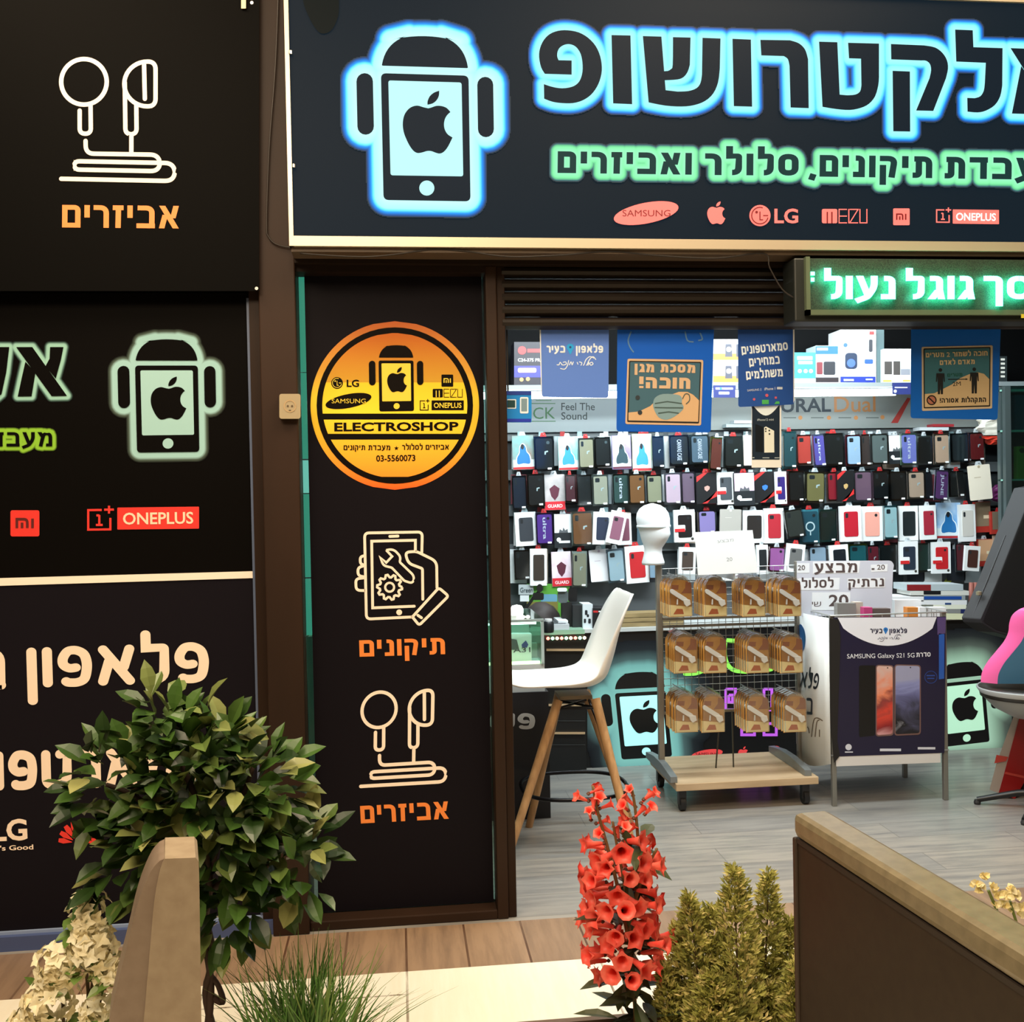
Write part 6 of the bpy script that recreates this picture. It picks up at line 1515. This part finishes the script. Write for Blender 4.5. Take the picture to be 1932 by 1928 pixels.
Yst = onZ(1908, 1576, 0).y+.30
ss = thing('swivel_stool', (onY(1962, 1330, Yst).x, Yst, 0), 'black padded swivel stool with grey shell and black star base at the right edge', 'stool')
sc_ = onY(1962, 1300, Yst); R_ = (onY(1962, 1300, Yst)-onY(1853, 1300, Yst)).length; zs_ = sc_.z
G().lathe((sc_.x, Yst, 0), [(.05, zs_-.13), (R_*.45, zs_-.125), (R_*.72, zs_-.085), (R_*.9, zs_-.035), (R_, zs_+.008), (R_*.985, zs_+.014), (R_*.95, zs_-.0)], 36, 1, .8).build('seat_shell', mat('9a9c9c', .4), ss, smooth=True)
G().lathe((sc_.x, Yst, 0), [(R_*.94, zs_-.03), (R_*.97, zs_+.012), (R_*.8, zs_+.016), (R_*.3, zs_+.002), (.01, zs_)], 36, 1, .8).build('cushion', mat('2a241c', .35), ss, smooth=True)
G().tube([(sc_.x, Yst, .06), (sc_.x, Yst, zs_-.12)], .025, 14).build('column', mat('242426', .35, .5), ss)
for a in range(5):
    t_ = math.radians(222+a*72); e_ = Vector((sc_.x+.27*math.cos(t_), Yst+.27*math.sin(t_), .022))
    lgp = G().tube([Vector((sc_.x, Yst, .085)), Vector((sc_.x+.1*math.cos(t_), Yst+.1*math.sin(t_), .07)), e_], .018, 8, r2=.013).build('leg', mat('161618', .4), ss, smooth=60)
    G().lathe((e_.x, e_.y, 0), [(.014, 0), (.016, .01), (.012, .022)], 12).build('glide', mat('2a2a2c', .5), lgp)
Yu = Yst-.02
fu = wall(Yu)
uk = thing('ukulele', onY(1950, 1293, Yu), 'pink sided ukulele with blue front standing on the black swivel stool', 'ukulele')
half = [(1880,1290),(1882,1272),(1892,1252),(1908,1232),(1924,1212),(1932,1195),(1934,1178),(1940,1162),(1956,1150),(1978,1145)]
full = [(p.x, p.y) for p in smooth_open(half, 4)]; full += [(2*1978-x, y) for x, y in reversed(full[:-1])]
f0 = [fu(*p) for p in full]
G().prism(f0, [p+Vector((-.058, .03, .004)) for p in f0]).build('body_sides', mat('ff70b8', .25), uk, smooth=40)
shapes([[(x+ (2 if x < 1978 else -2), y) for x, y in full]], fu, .002).build('front', mat('4a7a9c', .35), uk)
slab(rect(1970, 1000, 1986, 1150), fu, -.015, .004).build('neck', mat('5a4030', .45), uk)
rb_ = thing('red_box', onZ(1915, 1507, 0), 'dark red box with clear sleeve leaning under the swivel stool', 'box')
Yrb = onZ(1915, 1507, 0).y
frb = wall(Yrb)
slab([(1884,1497),(1915,1507),(1975,1400),(1985,1330),(1924,1352)], frb, -.05, 0).build('box_body', mat('a01c1c', .4), rb_)
slab([(1867,1490),(1884,1496),(1924,1352),(1912,1352),(1880,1440)], frb, -.045, -.004).build('clear_sleeve', mat('b8aca4', .3), rb_)
shapes([[(1876,1440),(1898,1436),(1902,1428),(1880,1424)], [(1895,1460),(1940,1470),(1942,1466),(1897,1456)]], frb, .001).build('red_print', mat('c84a40', .45), rb_)
# ---------------------------------------------------------------- seating partitions in front
M_LEA = mat('82775f', .3, noise=('746a54', 40, (1, 1, 1)))
zt5 = .85
A5, B5, C5, D5 = onZ(1494, 1531, zt5), onZ(1932, 1802, zt5), onZ(1557, 1519, zt5), onZ(1932, 1723, zt5)
dr5 = (B5-A5).normalized(); A5b = A5; E5 = A5+dr5*1.25
nv5 = Vector((dr5.y, -dr5.x, 0)); nv5 = nv5 if nv5.x > 0 else -nv5
wd5 = .078
pt = thing('seat_partition', ((A5+E5)/2+nv5*.04)-Vector((0, 0, zt5)), 'padded tan seat partition with shade-darkened sides at the lower right', 'partition')
def long_box(a, b, w, z0, z1):
    g = G(); q = [a, b, b+nv5*w, a+nv5*w]
    lo = [Vector((p.x, p.y, z0)) for p in q]; hi = [Vector((p.x, p.y, z1)) for p in q]
    return g.prism(hi, lo)
long_box(A5+nv5*.006+dr5*.012, E5, wd5-.012, 0, zt5-.06).build('panel', mat('33291f', .5, spec=.3, noise=('2e241b', 40, (1, 1, 1))), pt)  # shade on the side face is put into this darker leather colour
long_box(A5, E5, wd5, zt5-.05, zt5).build('top_pad', M_LEA, pt, bevel=.014)
long_box(A5-dr5*.002, A5+dr5*.012, wd5, 0, zt5-.051).build('end_cover', mat('3a2c22', .5), pt, bevel=.004)
long_box(A5+nv5*.003+dr5*.012, E5, wd5-.006, zt5-.06, zt5-.05).build('seam', mat('2a211a', .6), pt)
Yl5 = onZ(340, 1620, zt5).y
f5 = wall(Yl5)
sg = Vector((onZ(340, 1620, zt5).x, Yl5, 0)).normalized()
def to_floor(pts, k0):
    out = [f5(*p) for p in pts]
    return out
main5 = smooth_open([(306,1630),(300,1650),(291,1700),(284,1780),(277,1860),(270,1940)], 3)
left5 = smooth_open([(300,1626),(284,1645),(266,1685),(252,1730),(238,1790),(220,1860),(204,1930)], 3)
pl = thing('seat_partition', f5(300, 1600)-Vector((0, 0, zt5)), 'tan padded seat partition seen end-on, before the leafy bush', 'partition')
xb = lambda x: f5(x, 1930).x
fm = [f5(311,1620), f5(369,1618), f5(375,1626), f5(376,1660), f5(380,1928)]+[Vector((xb(382), Yl5, 0)), Vector((xb(255), Yl5, 0))]+[f5(p.x, p.y) for p in reversed(main5)]
G().prism(fm, [p+sg*.125 for p in fm]).build('end_pad', mat('a4937c', .5, noise=('988670', 30, (1, 1, 1))), pl, smooth=30)
fl5 = [f5(309,1622)]+[f5(p.x-1, p.y) for p in main5]+[Vector((xb(254), Yl5, 0)), Vector((xb(160), Yl5, 0))]+[f5(p.x, p.y) for p in reversed(left5)]
G().prism([p+Vector((0, .006, 0)) for p in fl5], [p+sg*.12 for p in fl5]).build('side_pad', mat('8e7c6c', .5, noise=('847262', 30, (1, 1, 1))), pl, smooth=30)
# ---------------------------------------------------------------- planter and plants
pz = .15
pa = thing('planter', (.1, 2.47, 0), 'long low planter box holding the plants between the seats', 'planter')
G().box((-1.5, 2.33, 0), (1.85, 2.35, pz)).build('wall_panel', mat('6a5644', .5), pa)
G().box((-1.5, 2.58, 0), (1.85, 2.60, pz)).build('wall_panel', mat('6a5644', .5), pa)
G().box((-1.5, 2.35, 0), (1.85, 2.58, pz-.02)).build('soil', mat('2e241c', .9, noise=('1c1510', 60, (1, 1, 1))), pa)
def leaf_mat(name, c1, c2, c3, rough=.42, sc=9, trans=.0):
    m = bpy.data.materials.new(name); m.use_nodes = True; nt = m.node_tree; b = nt.nodes['Principled BSDF']
    at = nt.nodes.new('ShaderNodeAttribute'); at.attribute_name = 'glow'
    rp = nt.nodes.new('ShaderNodeValToRGB'); els = rp.color_ramp.elements; els.new(.5)
    for e_, (p_, c_) in zip(els, ((0, c1), (.55, c2), (1, c3))): e_.position = p_; e_.color = (*lin(c_), 1)
    nt.links.new(at.outputs['Fac'], rp.inputs[0]); nt.links.new(rp.outputs[0], b.inputs['Base Color']); b.inputs['Roughness'].default_value = rough
    b.inputs['Subsurface Weight'].default_value = 0
    return m
def leaf(g, A, base, d, up, L, W, val, bend=.25, n=4):
    d = d.normalized(); s = d.cross(up)
    if s.length < 1e-3: s = d.cross(Vector((1, 0, 0)))
    s.normalize(); u = s.cross(d).normalized()
    k = len(g.v); prof = [0, .62, 1.0, .72, 0] if n == 4 else [0, 1, 0]
    for i in range(n+1):
        t_ = i/n; c = base+d*L*t_-u*L*bend*t_*t_
        w = W*prof[i]*.5
        g.v += [c-s*w+u*w*.35, c, c+s*w+u*w*.35]; A += [val]*3
    for i in range(n):
        a = k+3*i
        g.f += [(a, a+1, a+4, a+3), (a+1, a+2, a+5, a+4)]
rp_ = random.Random(5)
YPL = 2.46
fP = wall(YPL)
# leafy bush
bush = thing('leafy_bush', (fP(395, 1900).x, YPL, pz-.02), 'large leafy green bush on a twisted stem behind the tan partition', 'plant')
g, A = G(), []
blobs = [((395,1500), 148, .20), ((330,1440), 95, .14), ((470,1475), 90, .14), ((215,1480), 85, .11), ((545,1640), 72, .11), ((465,1640), 100, .15), ((250,1620), 80, .11), ((370,1560), 150, .2), ((430,1720), 70, .1), ((300,1350), 45, .08), ((395,1390), 60, .1), ((575,1590), 45, .08)]
sc5 = 2.5/FPX
for (cx_, cy_), r_, dep in blobs:
    c = fP(cx_, cy_); R2 = r_*sc5
    for _ in range(int(6+r_*r_/150)):
        while True:
            v = Vector((rp_.uniform(-1, 1), rp_.uniform(-1, 1), rp_.uniform(-1, 1)))
            if .25 < v.length < 1: break
        p = c+Vector((v.x*R2, v.y*dep*.6, v.z*R2))
        if p.y < YPL-.09: p.y = YPL-.09
        d = (v.normalized()*.9+Vector((rp_.uniform(-.6, .6), rp_.uniform(-.9, .3), rp_.uniform(-.3, .7)))).normalized()
        leaf(g, A, p, d, Vector((rp_.uniform(-.4, .4), rp_.uniform(-.9, .1), 1)), rp_.uniform(.06, .09), rp_.uniform(.034, .05), min(1, max(0, rp_.gauss(.42, .29))), rp_.uniform(.05, .35))
g.build('foliage', leaf_mat('bush_leaf', '1e3416', '456628', '9c9c60', .36), bush, attr=np.array(A, np.float32))
br = G()
for pts in ([(392,1945),(398,1850),(385,1760),(396,1680),(390,1600),(392,1500)], [(402,1945),(388,1870),(402,1800),(388,1720),(400,1640),(420,1560)], [(398,1880),(420,1890),(412,1860),(395,1835)], [(392,1640),(330,1560),(250,1500),(200,1480)], [(395,1680),(450,1650),(520,1630)], [(392,1560),(350,1460),(310,1370)], [(400,1600),(450,1520),(480,1440)]):
    br.tube([onY(p.x, p.y, YPL+rp_.uniform(-.004, .004)) for p in smooth_open(pts, 4)], .0095, 7, r2=.005)
br.build('stem', mat('3a261c', .7), bush, smooth=True)
# red flower
rf = thing('red_flower_plant', (fP(1195, 1930).x, YPL, pz-.02), 'tall red trumpet flower spike standing before the open entrance', 'plant')
st_ = G()
stems = [[(1200,1940),(1192,1800),(1180,1680),(1165,1600),(1156,1550)], [(1192,1800),(1160,1650),(1130,1540),(1118,1482)], [(1196,1760),(1204,1620),(1200,1540),(1192,1485)], [(1185,1740),(1215,1650),(1240,1600)]]
for pts in stems: st_.tube([onY(p.x, p.y, YPL) for p in smooth_open(pts, 4)], .0055, 7, r2=.003)
st_.build('stem', mat('7a6038', .6), rf, smooth=True)
M_RF = mat('ff7866', .45, noise=('f84c42', 30, (1, 1, 1)))
def trumpet(base, d, L, R2, nm='flower'):
    d = d.normalized(); a = d.orthogonal().normalized(); b = d.cross(a); g = G(); n = 10; vs = []
    ph0 = rp_.uniform(0, 6)
    for t_, r_ in ((0, .12), (.12, .3), (.55, .42), (.82, .62), (.95, 1.0), (1.0, 1.25)):
        for k in range(n):
            an = 2*math.pi*k/n+ph0; q = r_*R2*(1+(.22*math.cos(5*an) if t_ > .9 else 0))
            vs.append(base+d*L*t_+(a*math.cos(an)+b*math.sin(an))*q-d*(.10*L if (t_ == 1.0 and k % 2) else 0))
    fs = [(j*n+k, j*n+(k+1) % n, (j+1)*n+(k+1) % n, (j+1)*n+k) for j in range(5) for k in range(n)]
    fs.append(tuple(range(n-1, -1, -1)))
    g.add(vs, fs)
    fl_ = g.build(nm, M_RF, rf, smooth=True)
    cx_ = G(); cx_.lathe(base-d*.002, [(.002, -.004), (.006, 0), (.002, .005)], 8); cx_.build('calyx', mat('5a3420', .6), fl_)
cnt_ = 0
def bounds(y):
    ys = [1480, 1550, 1600, 1650, 1700, 1760, 1835]; lo = [1098, 1090, 1082, 1072, 1076, 1070, 1070]; hi = [1232, 1238, 1266, 1268, 1264, 1278, 1274]
    return np.interp(y, ys, lo), np.interp(y, ys, hi)
for i in range(98):
    y = 1840-(i+.5)/98*345; lo, hi = bounds(y); t_ = i*2.39996
    ax_ = 1186-(1840-y)*.07; hw_ = (hi-lo)/2; mid_ = (lo+hi)/2
    r0 = rp_.uniform(.12, .42) if i % 3 else rp_.uniform(.3, .6)
    cxp = mid_*.6+ax_*.4
    base = onY(cxp+math.cos(t_)*hw_*r0, y+6, YPL+math.sin(t_)*hw_*r0*sc5)
    if y < 1560:
        sgn = -1 if (i % 2) else 1; base = onY((1118 if sgn < 0 else 1196)+rp_.uniform(-16, 22), y, YPL+rp_.uniform(-.02, .02))
    L = rp_.uniform(.05, .068) if y > 1580 else rp_.uniform(.03, .04)
    d = Vector((math.cos(t_)*1.3, math.sin(t_)*.8-.2, rp_.uniform(-.25, .4) if y > 1580 else rp_.uniform(.5, 1.4)))
    trumpet(base, d, L, rp_.uniform(.0165, .0215) if y > 1580 else rp_.uniform(.0095, .013))
g, A = G(), []
for i in range(60):
    y = rp_.uniform(1560, 1925) if i % 3 else rp_.uniform(1830, 1930); p = onY(1190+rp_.uniform(-25, 25), y, YPL+rp_.uniform(-.03, .05))
    leaf(g, A, p, Vector((rp_.uniform(-1, 1), rp_.uniform(-.6, .8), rp_.uniform(-.5, .4))), Vector((0, -.3, 1)), rp_.uniform(.06, .12), rp_.uniform(.025, .04), rp_.uniform(0, .8))
g.build('leaves', leaf_mat('flower_leaf', '1c2414', '3c4a28', '6a6a44'), rf, attr=np.array(A, np.float32))
# yellow-green conifer
cn = thing('conifer_shrub', (fP(1400, 1930).x, YPL, pz-.02), 'feathery yellow-green conifer shrub right of the red flowers', 'plant')
g, A = G(), []; cst = G()
plumes = [((1395,1950),(1385,1645),62), ((1440,1950),(1450,1660),50), ((1330,1950),(1300,1700),55), ((1300,1950),(1275,1760),38), ((1470,1950),(1490,1740),45), ((1360,1950),(1340,1720),55), ((1420,1950),(1420,1780),60), ((1270,1950),(1255,1830),35), ((1500,1950),(1500,1830),35), ((1345,1950),(1345,1850),70), ((1440,1950),(1450,1870),60)]
for (bx_, by_), (tx_, ty_), w_ in plumes:
    y3 = YPL+rp_.uniform(-.07, .05); p0, p1 = onY(bx_, by_, y3), onY(tx_, ty_, y3)
    cst.tube([p0, p0.lerp(p1, .5), p0.lerp(p1, .95)], .004, 6, r2=.0015)
    for _ in range(int(9*w_)):
        t_ = rp_.random()**.8; c = p0.lerp(p1, t_); an = rp_.uniform(0, 6.283); rr = w_*sc5*(1-t_**3*.85)*rp_.uniform(.3, 1)
        dd = Vector((math.cos(an), math.sin(an)*.8, rp_.uniform(.5, 1.3))).normalized()
        q = c+Vector((math.cos(an)*rr*.8, math.sin(an)*rr*.6, rp_.uniform(-.01, .02)))
        val = min(1, max(0, rp_.gauss(.5, .2)))
        for _k in range(5):
            leaf(g, A, q+Vector((rp_.uniform(-.006, .006), rp_.uniform(-.006, .006), rp_.uniform(-.006, .006))), dd+Vector((rp_.uniform(-.7, .7), rp_.uniform(-.7, .7), rp_.uniform(-.4, .5))), Vector((rp_.uniform(-1, 1), -.6, .5)), rp_.uniform(.012, .022), rp_.uniform(.004, .007), val+rp_.uniform(-.1, .1), .1, 2)
g.build('foliage', leaf_mat('conifer_leaf', '6c7430', 'aeac58', 'ecd898', .55), cn, attr=np.array(A, np.float32))
cst.build('stem', mat('4a3c24', .7), cn)
# grass tuft
gr = thing('grass_tuft', (fP(585, 1930).x, YPL, pz-.02), 'tuft of long green grass blades right of the bush', 'plant')
g, A = G(), []
for i in range(380):
    b_ = onY(580+rp_.gauss(0, 36), 1935, YPL+rp_.uniform(-.06, .05)); b_.z = pz-.02
    lean = rp_.gauss(0, .26); H_ = rp_.uniform(.16, .36)*(1-.25*abs(lean))
    k = len(g.v); d = Vector((lean, rp_.uniform(-.3, .3), 1)).normalized(); wv = rp_.uniform(.0028, .0055); val = rp_.random()
    dry = abs(lean) > .55 and rp_.random() < .6
    for j in range(6):
        t_ = j/5; c = b_+d*H_*t_+Vector((lean*.22*t_*t_, 0, -.08*abs(lean)*t_*t_)); w = wv*(1-t_*.93)
        g.v += [c-Vector((w, 0, 0)), c+Vector((w, 0, 0))]; A += [1.0 if dry else val*.75]*2
    g.f += [(k+2*j, k+2*j+1, k+2*j+3, k+2*j+2) for j in range(5)]
g.build('blades', leaf_mat('grass_blade', '2c4c1c', '649840', 'a08a60', .5), gr, attr=np.array(A, np.float32))
# pale flowers
def pale_flowers(name, x, label, heads, stems):
    o = thing(name, (fP(x, 1930).x, YPL, pz-.02), label, 'plant')
    sg_ = G()
    for a, b in stems: sg_.tube([onY(*a, YPL+.01), onY((a[0]+b[0])/2+4, (a[1]+b[1])/2, YPL+.01), onY(*b, YPL+.01)], .004, 6)
    sg_.build('stem', mat('5a4a30', .7), o)
    for (cx_, cy_, r_) in heads:
        g, A = G(), []
        c = onY(cx_, cy_, YPL-.02)
        for _ in range(int(18+r_*.6)):
            v = Vector((rp_.gauss(0, 1), rp_.gauss(0, 1)-.5, rp_.gauss(0, 1)+.2)).normalized()
            p = c+v*r_*sc5*rp_.uniform(.6, 1.05); val = rp_.random(); a0 = rp_.uniform(0, 6); e1 = v.orthogonal().normalized(); e2 = v.cross(e1)
            for k in range(4):
                an = a0+k*math.pi/2; dd = (e1*math.cos(an)+e2*math.sin(an)+v*.75)
                leaf(g, A, p, dd, v, rp_.uniform(.017, .024), rp_.uniform(.014, .018), val, .4)
        g.build('flower_head', leaf_mat('pale_petal', 'eee0b4', 'faf0cc', 'fffae0', .5), o, attr=np.array(A, np.float32))
    g, A = G(), []
    for (cx_, cy_, r_) in heads:
        for _ in range(7):
            p = onY(cx_+rp_.uniform(-r_, r_), cy_+rp_.uniform(r_*.2, r_*1.6), YPL+rp_.uniform(-.06, .02))
            leaf(g, A, p, Vector((rp_.uniform(-1, 1), rp_.uniform(-1, .2), rp_.uniform(-.3, .6))), Vector((0, -.5, 1)), rp_.uniform(.035, .06), rp_.uniform(.02, .03), rp_.uniform(.2, .9))
    g.build('leaves', leaf_mat('pale_flower_leaf', '3c5420', '6a8a3c', '9aa868'), o, attr=np.array(A, np.float32))
pale_flowers('hydrangea', 150, 'cream hydrangea flowers on brown stems left of the tan partition', [(165,1722,34),(180,1790,42),(110,1825,42),(95,1890,44),(212,1830,30),(170,1775,36),(185,1905,26),(60,1930,34)], [((165,1940),(160,1800)),((150,1940),(180,1830)),((190,1940),(175,1740)),((120,1940),(110,1850))])
fr2 = 2.75
o = thing('snapdragon', (onY(1890, 1900, YPL).x, YPL, pz-.02), 'pale yellow blossoms peeking over the padded partition at the right edge', 'plant')
sg_ = G(); sg_.tube([onY(1925, 1940, YPL), onY(1915, 1800, YPL), onY(1865, 1680, YPL)], .004, 6); sg_.tube([onY(1945, 1940, YPL), onY(1930, 1780, YPL), onY(1905, 1700, YPL)], .004, 6); sg_.build('stem', mat('6a7a34', .6), o)
for (cx_, cy_) in ((1858,1652),(1842,1668),(1850,1676),(1872,1675),(1884,1690),(1900,1690),(1908,1678),(1918,1690),(1895,1708),(1912,1715),(1928,1712),(1932,1725),(1880,1705)):
    g, A = G(), []; c = onY(cx_, cy_, YPL)
    for k in range(7):
        leaf(g, A, c, Vector((rp_.uniform(-1, 1), rp_.uniform(-1, .2), rp_.uniform(-.2, 1))), Vector((0, -1, .4)), rp_.uniform(.013, .02), rp_.uniform(.014, .02), rp_.random(), .3)
    g.build('flower', leaf_mat('pale_petal', 'ecd890', 'f8eab4', 'fff6d0', .5), o, attr=np.array(A, np.float32))
